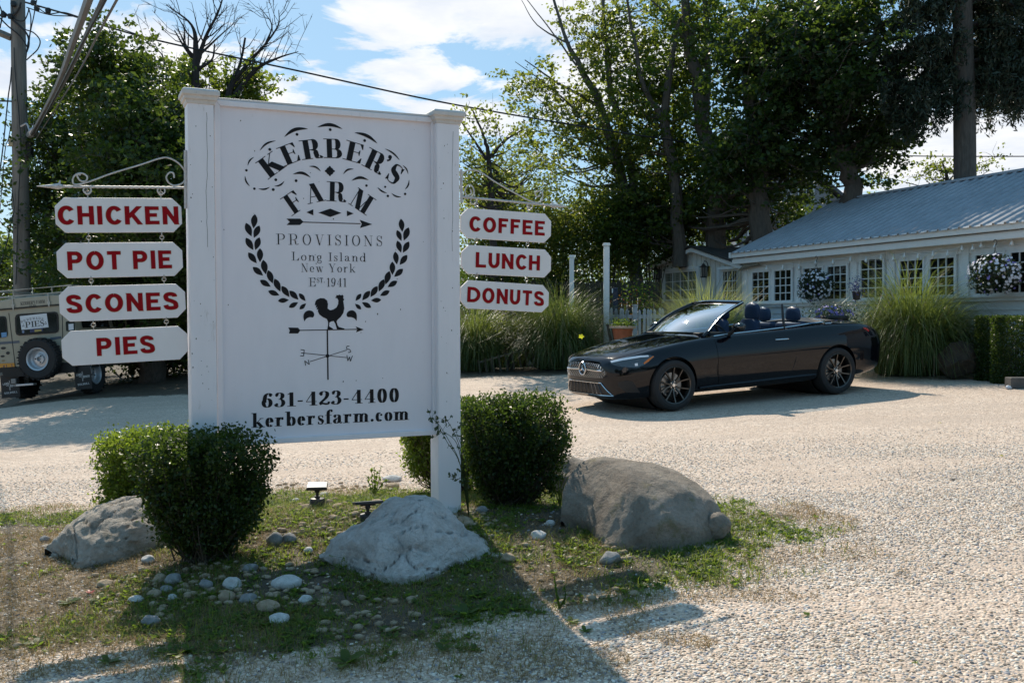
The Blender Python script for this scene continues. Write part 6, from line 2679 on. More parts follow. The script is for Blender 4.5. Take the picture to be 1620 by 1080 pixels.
    # ---- seats
    for (x, y, kind) in ((-1.62, .36, 0), (-1.62, -.36, 0), (-2.50, .33, 1), (-2.50, -.33, 1)):
        seat = thing_part('seat', T)
        seat.location = (x, y, 0)
        if kind == 0:
            m_ = MB()
            prof = [(.22, .50), (.24, .75), (.235, .95), (.20, 1.09), (.13, 1.14)]
            V = []
            for (hw, z) in prof:
                xo = -.10 * (z - .5) / .64
                for k in range(16):
                    a = 2 * pi * k / 16
                    V.append((xo + .085 * cos(a) * (1.1 if cos(a) < 0 else .8), hw * (abs(sin(a)) ** .55) * (1 if sin(a) > 0 else -1), z))
            n = len(prof)
            m_.add(V, [(i * 16 + k, i * 16 + (k + 1) % 16, (i + 1) * 16 + (k + 1) % 16, (i + 1) * 16 + k) for i in range(n - 1) for k in range(16)] + [tuple((n - 1) * 16 + k for k in range(16))])
            m_.build('seat_back', M_SEAT, seat, smooth=True)
            hz, hh, hwid = 1.245, .135, .165
            hx = -.16
            MB().box((.25, 0, .50), (.52, .48, .16)).build('seat_cushion', M_SEAT, seat, bevel=.04)
        else:
            MB().box((-.02, 0, .83), (.14, .60, .46)).build('seat_back', M_SEAT, seat, bevel=.045)
            hz, hh, hwid = 1.175, .115, .15
            hx = -.06
            MB().box((.22, 0, .55), (.42, .56, .14)).build('seat_cushion', M_SEAT, seat, bevel=.04)
        V = []
        rings = 9
        for i in range(rings):
            t = -1 + 2 * i / (rings - 1)
            k_ = sqrt(max(0, 1 - abs(t) ** 3.5))
            for k in range(16):
                a = 2 * pi * k / 16
                V.append((hx + .055 * cos(a) * (.4 + .6 * k_), hwid * (.15 + .85 * k_) * (abs(sin(a)) ** .7) * (1 if sin(a) > 0 else -1) * (1 - .10 * t), hz + t * hh))
        MB().add(V, [(i * 16 + k, i * 16 + (k + 1) % 16, (i + 1) * 16 + (k + 1) % 16, (i + 1) * 16 + k) for i in range(rings - 1) for k in range(16)] + [tuple((rings - 1) * 16 + k for k in range(16)), tuple(range(16))[::-1]]).build('headrest', M_SEAT, seat, smooth=True)
        m_ = MB()
        for s_ in (-.05, .05):
            m_.tube([(hx, s_, hz - hh + .02), (hx + .01, s_, hz - hh - .09)], .007, 6)
        m_.build('headrest_post', M_CHROME, seat)
    # dash and wheel
    MB().box((-.92, 0, .93), (.34, 1.40, .12)).build('dashboard', M_MATTE, T, bevel=.03)
    sc = Vector((-1.18, .37, .92))
    rt = Matrix.Rotation(radians(-62), 4, 'Y')
    m_ = MB()
    m_.tube([sc + (rt @ Vector((.18 * cos(t * pi / 12), .18 * sin(t * pi / 12), 0))) for t in range(24)], .014, 7, closed=True)
    m_.tube([sc + rt @ Vector((-.17, 0, 0)), sc, sc + rt @ Vector((.17, 0, 0))], .018, 6)
    m_.build('steering_wheel', M_MATTE, T, smooth=True)
    # ---- door mirrors
    for sy in (1, -1):
        V = []
        for i in range(9):
            t = -1 + i / 4
            kk = sqrt(max(0, 1 - abs(t) ** 2.6))
            for k in range(14):
                a = 2 * pi * k / 14
                V.append((-1.03 + .075 * cos(a) * (.25 + .75 * kk) + .02 * t, sy * (.98 + .135 * t), 1.063 + .066 * sin(a) * (.3 + .7 * kk) + .008 * t))
        MB().add(V, [(i * 14 + k, i * 14 + (k + 1) % 14, (i + 1) * 14 + (k + 1) % 14, (i + 1) * 14 + k) for i in range(8) for k in range(14)] + [tuple(range(14)), tuple(112 + k for k in range(14))]).build('door_mirror', M_GLOSS, T, smooth=True)
        MB().tube([(-1.02, sy * .90, 1.02), (-1.01, sy * .84, .985), (-1.0, sy * .80, .965)], [.03, .026, .03], 7).build('mirror_stalk', M_MATTE, T, smooth=True)
    # ---- wheels
    def wheel(x, sy):
        W_ = thing_part('wheel', T)
        W_.location = (x, sy * .80, .338)
        W_.rotation_euler = (-sy * pi / 2, 0, 0)      # local z out of the car
        m_ = MB()
        m_.lathe([(.25, -.115), (.300, -.122), (.330, -.112), (.338, -.085), (.340, 0), (.338, .085), (.330, .112), (.305, .126), (.270, .128), (.252, .118), (.245, .08)], 56)
        m_.build('tyre', M_TYRE, W_, smooth=True)
        m_ = MB()
        m_.lathe([(.245, .02), (.247, .085), (.252, .112), (.256, .118), (.250, .122), (.238, .114), (.232, .09), (.226, -.08)], 56)
        for k in range(5):
            for s_ in (-1, 1):
                a = 2 * pi * k / 5 + s_ * .16
                a2 = 2 * pi * k / 5 + s_ * .34
                q = [(.045 * cos(a), .045 * sin(a), .075), (.13 * cos((a + a2) / 2), .13 * sin((a + a2) / 2), .090), (.236 * cos(a2), .236 * sin(a2), .106)]
                ca = (Vector(q[2]) - Vector(q[0])).normalized()
                side = ca.cross(Vector((0, 0, 1))).normalized()
                vs = []
                for (p, w_) in zip(q, (.013, .0105, .0125)):
                    p = Vector(p)
                    vs += [p - side * w_ - Vector((0, 0, .028)), p - side * w_ * .7, p + side * w_ * .7, p + side * w_ - Vector((0, 0, .028))]
                m_.add(vs, [(0, 1, 5, 4), (1, 2, 6, 5), (2, 3, 7, 6), (4, 5, 9, 8), (5, 6, 10, 9), (6, 7, 11, 10)])
        m_.lathe([(0, .085), (.028, .084), (.034, .078), (.062, .074), (.066, .03)], 30)
        m_.build('rim', M_RIM, W_, smooth=True)
        m_ = MB()
        m_.lathe([(0, .087), (.024, .0865), (.026, .083)], 20)
        for k in range(5):
            a = 2 * pi * k / 5 + .6
            m_.lathe([(0, .08), (.007, .08), (.007, .07)], 8, Matrix.Translation((.047 * cos(a), .047 * sin(a), 0)))
        m_.build('hub_cap', M_CHROME, W_, smooth=True)
        m_ = MB()
        m_.lathe([(.05, .0), (.165, .0), (.165, .014), (.05, .014)], 36, close=True)
        m_.build('brake_disc', M_DISC, W_)
        MB().box((.0, .13, .02), (.14, .07, .05)).build('brake_caliper', M_MATTE, W_, bevel=.01)
        MB().lathe([(0, -.06), (.23, -.06)], 30).build('wheel_back', M_MATTE, W_)
    for x in (0, -2.865):
        for sy in (1, -1):
            wheel(x, sy)
    # arch liner and underside
    for x in (0, -2.865):
        MB().lathe([(.372, -.72), (.372, .72)], 40, Matrix.Translation((x, 0, .345)) @ Matrix.Rotation(pi / 2, 4, 'X')).build('arch_liner', M_MATTE, T)
    return T


CAR = make_car()
# ------------------------------------------------------------------ old off-roader
M_CREAM = mat('cream_enamel', (.36, .33, .25), .45, var=.14, vscale=4, bump=.05, bscale=30, dirt=((.20, .16, .11), 8, .62, .5))
M_CREAM_R = mat('pale_roof_enamel', (.40, .37, .29), .5, var=.12)
M_BLKP = mat('black_chassis', (.018, .017, .016), .7, var=.3)
M_RACK = mat('rack_tube', (.55, .52, .46), .45, var=.2, dirt=((.30, .18, .10), 20, .6, .6))
M_GLASSD = mat('dark_car_glass', (.012, .014, .015), .06, spec=.6)
M_SILVER = mat('silver_wheel', (.50, .52, .55), .35, .5)
M_FLAP = mat('mud_flap', (.016, .016, .017), .6)
M_PRINTW = mat('white_print', (.55, .55, .55), .6)
M_PRINTK = mat('black_print', (.02, .02, .02), .6)
M_PLATE = mat('orange_plate', (.62, .27, .03), .4)
M_NAVY = mat('navy_print', (.015, .025, .09), .5)
M_CARD = mat('white_card', (.62, .66, .70), .6)
M_TAPE = mat('blue_grey_stripe', (.10, .12, .15), .5, var=.3, vscale=60)


def make_offroader():
    hd = radians(5)
    right = Vector((cos(hd), -sin(hd), .079)).normalized()
    fwd = Vector((0, 0, 1)).cross(right).normalized()
    up = right.cross(fwd)
    fr = Frame(at(67, 628, 19.55), right, up)
    T = thing('off_roader', 'old cream off-road wagon with roof rack and rear spare wheel behind the hanging boards', 'car', mtx=fr.M)
    H = lambda x, y, off=0: fr.hit(x, y, off)
    g = lambda x, y: (x / 5.145, 430 + y / 5.145)
    Wd = .83
    # tub and upper body (local y runs forward, away from the viewer)
    m_ = MB()
    zf = .62
    _, zwaist = H(*g(250, 560))
    zl = 1.52
    m_.prism([(-Wd, zf), (Wd, zf), (Wd, 1.20), (Wd - .02, 1.24), (Wd - .09, 1.78), (-Wd + .09, 1.78), (-Wd + .02, 1.24), (-Wd, 1.20)], 0, 3.0, 'y')
    m_.build('body', M_CREAM, T, bevel=.018)
    m_ = MB()
    m_.bx(-Wd + .03, Wd - .03, 3.0, 4.0, .62, 1.17)
    m_.build('bonnet', M_CREAM, T, bevel=.03)
    m_ = MB()
    m_.bx(-Wd - .02, Wd + .02, 2.95, 3.85, .78, 1.10)
    m_.build('front_wing', M_CREAM, T, bevel=.03)
    m_ = MB()
    m_.prism([(-.80, 1.785), (.80, 1.785), (.78, 1.88), (.70, 1.955), (.4, 1.985), (-.4, 1.985), (-.70, 1.955), (-.78, 1.88)], -.015, 2.5, 'y')
    m_.build('roof', M_CREAM_R, T, bevel=.02)
    m_ = MB()
    m_.bx(-.81, .81, -.03, 2.5, 1.768, 1.79)
    m_.build('rain_gutter', M_BLKP, T)
    # rear door outline + side doors
    def quad_part(name, pts, m, off, parent=T, n=1, rad=.0, th=.004):
        P = [H(*g(x, y)) for x, y in pts]
        if rad:
            out = []
            k = len(P)
            for i in range(k):
                a, b, c = Vector((*P[i - 1], 0)), Vector((*P[i], 0)), Vector((*P[(i + 1) % k], 0))
                u1 = (a - b).normalized() * rad
                u2 = (c - b).normalized() * rad
                out += [(b + u1)[:2], (b + u1 * .3 + u2 * .3)[:2], (b + u2)[:2]]
            P = out
        return MB().prism([(a, b) for a, b in P], off - th, off, 'y').build(name, m, parent)
    # windows lean with the body slightly: keep them proud of it
    fr_ = quad_part('window_seal', [(123, 345), (475, 322), (482, 495), (130, 520)], M_BLKP, -.002, rad=.07, th=.012)
    win = quad_part('rear_window', [(138, 358), (462, 335), (470, 482), (144, 506)], M_GLASSD, -.0145, rad=.06, th=.003)
    quad_part('window_seal', [(-110, 372), (52, 358), (66, 532), (-100, 545)], M_BLKP, -.002, rad=.06, th=.012)
    quad_part('side_window', [(-100, 384), (42, 371), (55, 520), (-90, 532)], M_GLASSD, -.0145, rad=.05, th=.003)
    quad_part('side_window', [(536, 402), (610, 396), (614, 478), (540, 484)], M_GLASSD, -.006, rad=.03, th=.004)
    quad_part('window_sticker', [(560, 425), (600, 421), (602, 470), (562, 474)], M_CARD, -.0105, th=.002)
    # door shut lines
    for x0, y0, x1, y1 in ((72, 335, 130, 810), (505, 300, 512, 560)):
        a, b = H(*g(x0, y0)), H(*g(x1, y1))
        MB().tube([(a[0], -.004, a[1]), (b[0], -.004, b[1])], .006, 4).build('door_gap', M_BLKP, T)
    # waist stripe
    for (pa, pb) in (((-60, 585), (160, 568)), ((410, 545), (500, 532))):
        a, b = H(*g(*pa)), H(*g(*pb))
        d = .025
        MB().add([(a[0], -.005, a[1] - d), (b[0], -.005, b[1] - d), (b[0], -.005, b[1] + d), (a[0], -.005, a[1] + d)], [(0, 1, 2, 3)]).build('waist_stripe', M_TAPE, T, fix=False)
    # HOMEMADE PIES card
    card = quad_part('window_card', [(166, 360), (384, 337), (400, 450), (180, 472)], M_CARD, -.0185, th=.002)
    ink = Ink(-.0222)
    arcp = [(186, 402, 10), (207, 392, 12), (232, 384, 6), (256, 379, 4), (280, 375, -2), (303, 374, -6), (327, 375, -10), (350, 381, -18)]
    for ch, (x, y, dg) in zip('HOMEMADE', arcp):
        c = H(*g(x, y + 12))
        ink.letter(ch, c, radians(dg + 3), .044, .040, st=.08, ht=.03)
    p0, p1 = H(*g(213, 455)), H(*g(368, 438))
    ink.text('PIES', p0, p1, .115, .09, .025, track=.05)
    for x, y in ((195, 428), (190, 442), (200, 440), (376, 408), (382, 420), (372, 422)):
        c = H(*g(x, y))
        ink.poly([(c[0] + .011 * cos(k), c[1] + .011 * sin(k)) for k in range(6)])
    ink.build('lettering', M_PRINTK, card)
    quad_part('window_sticker', [(246, 462), (352, 450), (356, 482), (250, 494)], M_NAVY, -.0185, th=.0015)
    quad_part('window_sticker', [(285, 471), (342, 465), (343, 482), (287, 489)], mat('amber_sticker', (.35, .28, .08), .5), -.0203, th=.001)
    c = H(*g(193, 487))
    MB().prism([(c[0] + .026 * cos(k * .628), c[1] + .026 * sin(k * .628)) for k in range(10)], -.0205, -.0185, 'y').build('round_sticker', mat('grey_blue_sticker', (.20, .26, .38), .5), T)
    quad_part('window_sticker', [(14, 495), (58, 490), (60, 528), (18, 533)], mat('blue_sticker', (.12, .28, .50), .5), -.0185, th=.0015)
    # upper panel lettering
    ink = Ink(-.0175)
    ink.text("KERBER'S FARM", H(*g(172, 272)), H(*g(370, 252)), .062, .10, .03, track=.06)
    ink.text("EST.1941", H(*g(243, 282)), H(*g(298, 276)), .028, .10, .04, track=.05)
    ink.build('lettering', M_PRINTK, T)
    # stickers on the lower door
    for (x, y, rx, rz, m) in ((28, 620, .055, .026, M_PRINTK), (65, 660, .040, .032, M_PRINTK), (22, 686, .045, .022, M_PRINTK), (28, 722, .04, .016, mat('tan_badge', (.25, .18, .08), .5))):
        c = H(*g(x, y))
        MB().prism([(c[0] + rx * cos(k * .524), c[1] + rz * sin(k * .524)) for k in range(12)], -.004, -.001, 'y').build('badge', m, T)
    pl = quad_part('number_plate', [(-50, 748), (122, 740), (125, 792), (-48, 812)], M_PLATE, -.02, th=.003)
    ink = Ink(-.0245)
    ink.text('VF-4171', H(*g(-38, 800)), H(*g(112, 785)), .085, .075, .07, serif=False, track=.10)
    ink.build('lettering', M_NAVY, pl)
    # spare wheel
    cx, cz = H(*g(328, 708), .16)
    def rw(parent, x, y, z, face, r=.40, rim_r=.215):
        W_ = thing_part('wheel' if parent is T else 'wheel', parent)
        W_.location = (x, y, z)
        W_.rotation_euler = face
        m_ = MB()
        m_.lathe([(rim_r, -.10), (r * .9, -.115), (r * .975, -.10), (r, -.05), (r, .05), (r * .975, .10), (r * .9, .118), (rim_r + .04, .11), (rim_r, .09)], 44)
        for k in range(44):
            a = k * 2 * pi / 44
            for s_ in (-.06, .06):
                m_.box((r * cos(a) * .998, r * sin(a) * .998, s_ + (.02 if k % 2 else -.02)), (.03, .028, .085), Matrix.Rotation(a, 3, 'Z'))
        m_.build('tyre', M_TYRE, W_)
        m_ = MB()
        m_.lathe([(rim_r, .10), (rim_r + .012, .108), (rim_r + .006, .115), (rim_r - .02, .10), (rim_r - .035, .02), (rim_r - .06, .0), (.10, .01), (.095, .045), (.045, .05), (.045, -.01), (0, -.01)], 40)
        m_.build('rim', M_SILVER, W_, smooth=True)
        m_ = MB()
        for k in range(3):
            a = 2 * pi * k / 3 + .9
            m_.lathe([(0, .065), (.013, .063), (.013, .04)], 8, Matrix.Translation((.07 * cos(a), .07 * sin(a), 0)))
        m_.build('wheel_nut', M_BLKP, W_)
    rw(T, cx, -.16, cz, (pi / 2, 0, 0))
    # road wheels
    for y in (.62, 3.35):
        for s_ in (-1, 1):
            rw(T, s_ * .70, y, .385, (0, s_ * pi / 2, 0))
    # chassis, cross member, mud flaps
    m_ = MB()
    m_.bx(-Wd + .02, Wd - .02, .05, 3.9, .50, .60)
    m_.bx(-.75, .75, -.04, .04, .44, .62)
    m_.build('chassis', M_BLKP, T)
    a0, b0 = H(*g(158, 920)); a1, b1 = H(*g(298, 902))
    MB().bx(a0, a1, -.12, -.0, b0 - .02, b0 + .02).build('tow_step', M_SILVER, T, bevel=.005)
    c = H(*g(122, 888))
    MB().bx(c[0] - .05, c[0] + .05, -.06, -.01, c[1] - .05, c[1] + .05).build('rear_lamp', mat('grey_lamp', (.25, .24, .23), .4), T, bevel=.01)
    m_ = MB()
    m_.bx(-Wd - .01, -Wd + .35, -.03, .05, .55, .64)
    m_.bx(Wd - .35, Wd + .01, -.03, .05, .55, .64)
    m_.build('rear_bumperette', M_BLKP, T)
    for (x0, x1, yt, yb) in ((0, 150, 895, 1030), (600, 735, 820, 960)):
        a0, bt = H(*g(x0, yt + 6), .0); a1, _ = H(*g(x1, yt), .0); _, bb = H(*g(x0, yb), .0)
        fl = MB().bx(a0, a1, .02, .03, bb, bt + .14).build('mud_flap', M_FLAP, T)
        ink = Ink(.0185)
        w = a1 - a0
        zt = bt - .06
        ink.text('LAND', (a0 + w * .12, zt), (a0 + w * .44, zt + .01), .045, .10, .08, serif=False)
        ink.text('ROVER', (a0 + w * .50, zt - .045), (a0 + w * .92, zt - .035), .045, .10, .08, serif=False)
        ink.text('SOLIHULL', (a0 + w * .15, bb + .075), (a0 + w * .88, bb + .09), .040, .09, .07, serif=False)
        sx, sz = a0 + w * .48, zt - .01
        star = []
        for k in range(8):
            a = pi / 2 + k * pi / 4
            r = (.10 if k % 4 == 0 else .075) if k % 2 == 0 else .018
            star.append((sx + r * cos(a), sz + r * sin(a)))
        for p, q in zip(star, star[1:] + star[:1]):
            dx, dz = q[0] - p[0], q[1] - p[1]
            L = sqrt(dx * dx + dz * dz)
            nx, nz = -dz / L * .003, dx / L * .003
            ink.poly([(p[0] + nx, p[1] + nz), (q[0] + nx, q[1] + nz), (q[0] - nx, q[1] - nz), (p[0] - nx, p[1] - nz)])
        ink.build('lettering', M_PRINTW, fl)
    # side glass, right
    for y0, y1 in ((.25, 1.35), (1.5, 2.05), (2.15, 2.85)):
        sxa, sxb = Wd - .02 + .004, Wd - .075 + .004
        MB().add([(sxa, y0, 1.30), (sxa, y1, 1.30), (sxb, y1, 1.66), (sxb, y0, 1.66)], [(0, 1, 2, 3)]).build('side_window', M_GLASSD, T)
    MB().bx(Wd + .10, Wd + .26, 3.25, 3.29, 1.25, 1.45).build('wing_mirror', M_SILVER, T, bevel=.01)
    # roof rack
    m_ = MB()
    z0, z1 = 2.02, 2.14
    hw = .80
    for z, r in ((z0, .016), (z1, .014)):
        m_.tube([(-hw, -.02, z), (hw, -.02, z), (hw, 2.5, z), (-hw, 2.5, z)], r, 6, closed=True)
    x = -hw
    while x <= hw + .01:
        m_.tube([(x, -.02, z0), (x, -.02, z1)], .009, 5)
        m_.tube([(x, -.02, z0), (x, 2.5, z0)], .010, 5)
        x += .4
    y = -.02
    while y < 2.5:
        m_.tube([(hw, y, z0), (hw, y, z1)], .009, 5)
        m_.tube([(-hw, y, z0), (hw, y, z0)], .009, 5)
        y += .42
    m_.build('roof_rack', M_RACK, T, fix=False)
    for px in (112, 404, -140):
        a, _ = H(*g(px, 250))
        m_ = MB()
        m_.tube([(a, -.03, z0), (a, -.035, 1.80)], .012, 5)
        m_.add([(a - .035, -.04, 1.86), (a + .035, -.04, 1.86), (a, -.04, 1.74), (a - .035, -.032, 1.86), (a + .035, -.032, 1.86), (a, -.032, 1.74)], [(0, 1, 2), (5, 4, 3), (0, 2, 5, 3), (1, 4, 5, 2), (0, 3, 4, 1)])
        m_.build('rack_leg', M_RACK, T, fix=False)


make_offroader()


# ------------------------------------------------------------------ utility pole and wires
M_POLE = mat('weathered_pole', (.26, .23, .20), .9, var=.4, vscale=3, bump=.7, bscale=30, stretch=(5, 5, .35), dirt=((.12, .10, .09), 6, .55, .7))
Yp = 22.0


def make_pole():
    P0 = at(35, 470, Yp)
    zb = gz(P0.x, Yp)
    T = thing('utility_pole', 'grey weathered wooden utility pole at the left edge, tangled with black wires', 'utility pole', (P0.x, Yp, zb))
    O = Vector((P0.x, Yp, zb))
    top = at(27, -70, Yp) - O
    mid = at(34.5, 400, Yp) - O
    m_ = MB()
    n = 18
    pts = [Vector((mid.x + .0, 0, -.2))] + [mid.lerp(top, k / n) for k in range(n + 1)]
    m_.tube(pts, list(np.linspace(.178, .142, n + 2)), 20)
    m_.build('pole_shaft', M_POLE, T, smooth=True, fix=False)
    def W(px, py, dy=0): return at(px, py, Yp + dy) - O
    # crossarm stub
    MB().tube([W(-30, 40, -.1), W(18, 60, -.1)], .075, 4).build('crossarm', M_POLE, T)
    # boxes
    a = W(47, 237, 0)
    MB().box(a, (.12, .14, .34)).build('splice_box', M_BLKP, T, bevel=.02)
    a = W(18, 226, -.12)
    MB().box(a, (.10, .08, .16)).build('meter_clip', mat('tan_clip', (.45, .36, .22), .6), T, bevel=.01)
    # loops of wire round the head
    def wire(pts, r=.012, dy=-.2):
        m = MB().tube(catmull([W(p[0], p[1], p[2] if len(p) > 2 else dy) for p in pts], 5), r, 5)
        m.build('wire_loop', M_WIRE, T, fix=False)
    s = 4.5
    wire([(18 / s, 80 / s), (75 / s, 130 / s), (160 / s, 205 / s), (200 / s, 260 / s), (205 / s, 320 / s), (190 / s, 370 / s)], .022)
    wire([(0, 130 / s), (60 / s, 190 / s), (140 / s, 255 / s), (185 / s, 320 / s), (200 / s, 350 / s)], .016)
    wire([(170 / s, 210 / s), (240 / s, 235 / s), (285 / s, 290 / s), (270 / s, 350 / s), (220 / s, 400 / s), (188 / s, 430 / s)], .014)
    wire([(85 / s, 20 / s), (95 / s, 100 / s), (110 / s, 140 / s), (170 / s, 150 / s), (200 / s, 90 / s), (205 / s, 60 / s)], .013)
    wire([(150 / s, 20 / s), (140 / s, 60 / s), (100 / s, 105 / s), (20 / s, 110 / s), (-20 / s, 115 / s)], .025)
    wire([(205 / s, 60 / s), (220 / s, 130 / s), (215 / s, 230 / s), (195 / s, 330 / s), (185 / s, 420 / s)], .013)
    wire([(262 / s, 0), (240 / s, 120 / s), (215 / s, 240 / s), (205 / s, 340 / s)], .012)
    wire([(100 / s, 340 / s), (105 / s, 480 / s), (120 / s, 650 / s), (140 / s, 880 / s), (150 / s, 1075 / s), (30, 300), (25, 450)], .010)
    wire([(82 / s, 480 / s), (75 / s, 580 / s), (60 / s, 680 / s), (45 / s, 820 / s), (20 / s, 1060 / s), (-4, 300)], .014)
    wire([(80 / s, 880 / s), (60 / s, 990 / s), (35 / s, 1080 / s), (0, 330), (-6, 350)], .010)
    wire([(-10, -10), (3, 20), (0, 45)], .016)
    wire([(20, 340), (12, 380), (0, 420)], .012)
    wire([(-4, 345), (12, 360), (22, 335), (19, 300)], .010)
    for x, y in ((238, 22), (262, 60), (342, 76), (25, 108), (75, 118), (95, 30)):
        MB().lathe([(0, -.06), (.055, -.05), (.065, 0), (.05, .05), (0, .06)], 8, Matrix.Translation(W(x / s, y / s, -.2))).build('connector', M_WIRE, T, smooth=True)
    # strand anchor where the thick cables tie off
    m_ = MB()
    m_.tube([W(46, 214, -.15), W(52, 210, -.3), W(60, 200, -.5)], [.07, .10, .04], 7)
    m_.tube(catmull([W(33, 200, -.2), W(42, 196, -.25), (W(46, 205, -.25)), W(52, 214, -.3)], 4), .02, 5)
    m_.build('cable_clamp', M_SILVER, T, fix=False)


make_pole()


def cable(label, pts, r, group=None, m=None, seg=14):
    P0 = pts[0]
    T = bpy.data.objects.new('overhead_cable', None)
    bpy.data.objects.remove(T)
    mb = MB().tube([p - P0 for p in catmull(pts, seg)], r, 6)
    o = mb.build('overhead_cable', m or M_WIRE, None, smooth=True, fix=False)
    o.location = P0
    setp(o, label, 'cable', group or 'overhead cables and wires')
    return o


M_CAB = mat('grey_cable_sheath', (.13, .13, .135), .5, var=.3, vscale=2)
A = at(50, 212, 21.6)
# the thick cables run from the pole over the camera's left shoulder
cable('thickest grey cable running up from the pole, leftmost of the slanting bundle', [A, at(88, 140, 14), at(120, 55, 9.5), at(140, 0, 7.6), at(170, -90, 5.8), at(240, -320, 3.8)], .034, m=M_CAB)
cable('second slanting cable up from the pole, just right of the thickest one', [A + Vector((.05, 0, 0)), at(99, 135, 13.6), at(139, 50, 9.3), at(163, 0, 7.6), at(200, -90, 5.8), at(280, -320, 3.8)], .022, m=M_CAB)
cable('third slanting cable up from the pole, twisted round the second', [A + Vector((.05, 0, -.05)), at(95, 138, 13.6), at(133, 62, 9.3), at(166, 0, 7.5), at(207, -90, 5.8), at(290, -320, 3.8)], .016, m=M_WIRE)
cable('thin rightmost cable of the slanting bundle on the pole', [A + Vector((.1, 0, -.1)), at(115, 130, 13.6), at(155, 55, 9.3), at(185, 0, 7.5), at(235, -90, 5.8), at(320, -320, 3.8)], .011, m=M_CAB)
cable('long black wire sagging from the pole head over the main sign to the right', [at(40, 4, 21.8), at(110, 24, 21.8), at(240, 62, 22), at(470, 112, 22.4), at(690, 160, 23), at(890, 195, 24), at(1010, 214, 25), at(1090, 226, 25.5)], .020)
cable('black wire braided with the long one near the pole head', [at(42, 12, 21.7), at(80, 24, 21.7), at(140, 30, 21.8), at(240, 62.5, 22.05)], .012)
cable('short thick black wire dipping under the pair near the pole head', [at(55, 8, 21.6), at(75, 22, 21.6), at(100, 20, 21.7), at(125, 27, 21.8)], .012)
cable('wire crossing behind the big spruce trunk on the right', [at(1340, 243, 25.5), at(1450, 247, 25), at(1620, 247.5, 24.5), at(1760, 246, 24)], .014)
cable('level wire entering from the left edge to the pole', [at(-20, 160, 21.9), at(18, 160.5, 21.9), at(60, 165, 22.3), at(100, 176, 23.5)], .018)
cable('pale wire tied low on the pole and running into the leaves', [at(48, 196, 21.8), at(75, 204, 22), at(120, 213, 23.3)], .014, m=M_CAB)
# ------------------------------------------------------------------ boulders and stones
def rock_mesh(name, size, seed, sub=5, cuts=7, rough=.06, flat=.0, power=1.0):
    import bmesh
    bm = bmesh.new()
    bmesh.ops.create_icosphere(bm, subdivisions=sub, radius=1)
    rng = random.Random(seed)
    planes = []
    for _ in range(cuts):
        n = Vector((rng.gauss(0, 1), rng.gauss(0, 1), rng.gauss(.2, .8))).normalized()
        planes.append((n, rng.uniform(.62, .90)))
    for v in bm.verts:
        d = v.co.normalized()
        p = d.copy()
        for n, k in planes:
            q = p.dot(n)
            if q > k:
                p -= n * (q - k) * .88
        o = Vector((seed * 3.1, seed * 1.7, 0))
        f = noise.noise(d * 1.6 + o) * .16 + noise.noise(d * 4 + o) * rough + noise.noise(d * 11 + o) * rough * .35
        rdg = 1 - abs(noise.noise(d * 3.0 + o * 2))
        f -= max(0, rdg - .93) * .55 * (rough / .06)
        p *= 1 + f
        v.co = Vector((p.x * size[0], p.y * size[1], p.z * size[2]))
    me = bpy.data.meshes.new(name)
    bm.to_mesh(me)
    bm.free()
    for p in me.polygons: p.use_smooth = True
    return me


def rock_mat(name, c1_, c2_, c3_, sc=3.0, bump=.6, lichen=None, ck=.35):
    m, w, b = new_mat(name)
    tc = w.n('ShaderNodeTexCoord')
    v = tc.outputs['Object']
    n1 = w.noise(sc, 8, .68, v, .6)
    c = w.ramp(n1, [(.30, c1_), (.5, c2_), (.68, c3_)])
    n2 = w.noise(sc * 14, 5, .7, v)
    c = w.mixc(w.ramp(n2, [(.46, 0), (.74, .42)]), c, tuple(x * .6 for x in c1_))
    # fine cracks
    wv = w.n('ShaderNodeTexVoronoi', feature='DISTANCE_TO_EDGE', ins={'Scale': sc * 1.1})
    mp = w.n('ShaderNodeMapping')
    mp.inputs['Scale'].default_value = (.8, .8, 2.2)
    mixv = w.n('ShaderNodeVectorMath', operation='ADD')
    nv = w.n('ShaderNodeTexNoise', ins={'Scale': sc * 1.6, 'Detail': 5})
    w.l(v, nv.inputs['Vector'])
    scv = w.n('ShaderNodeVectorMath', operation='SCALE')
    scv.inputs['Scale'].default_value = .5
    w.l(nv.outputs['Color'], scv.inputs[0])
    w.l(v, mixv.inputs[0]); w.l(scv.outputs[0], mixv.inputs[1])
    w.l(mixv.outputs[0], mp.inputs[0]); w.l(mp.outputs[0], wv.inputs['Vector'])
    crack = w.ramp(wv.outputs['Distance'], [(0, 0), (.022, 1)])
    c = w.mixc(w.math('MULTIPLY', w.math('SUBTRACT', 1.0, crack), ck), c, tuple(x * .6 for x in c1_))
    if lichen:
        n3 = w.noise(sc * 2.2, 6, .7, v)
        c = w.mixc(w.ramp(n3, [(.58, 0), (.66, .6)]), c, lichen)
    w.l(c, b.inputs['Base Color'])
    b.inputs['Roughness'].default_value = .85
    b.inputs['Specular IOR Level'].default_value = .3
    h = w.math('ADD', w.math('MULTIPLY', n1, 1.2), w.math('ADD', w.math('MULTIPLY', w.noise(sc * 7, 8, .75, v), 1.3), w.math('MULTIPLY', crack, .3 * ck)))
    bn = w.n('ShaderNodeBump')
    bn.inputs['Strength'].default_value = bump
    bn.inputs['Distance'].default_value = .038
    w.l(h, bn.inputs['Height'])
    w.l(bn.outputs[0], b.inputs['Normal'])
    return m


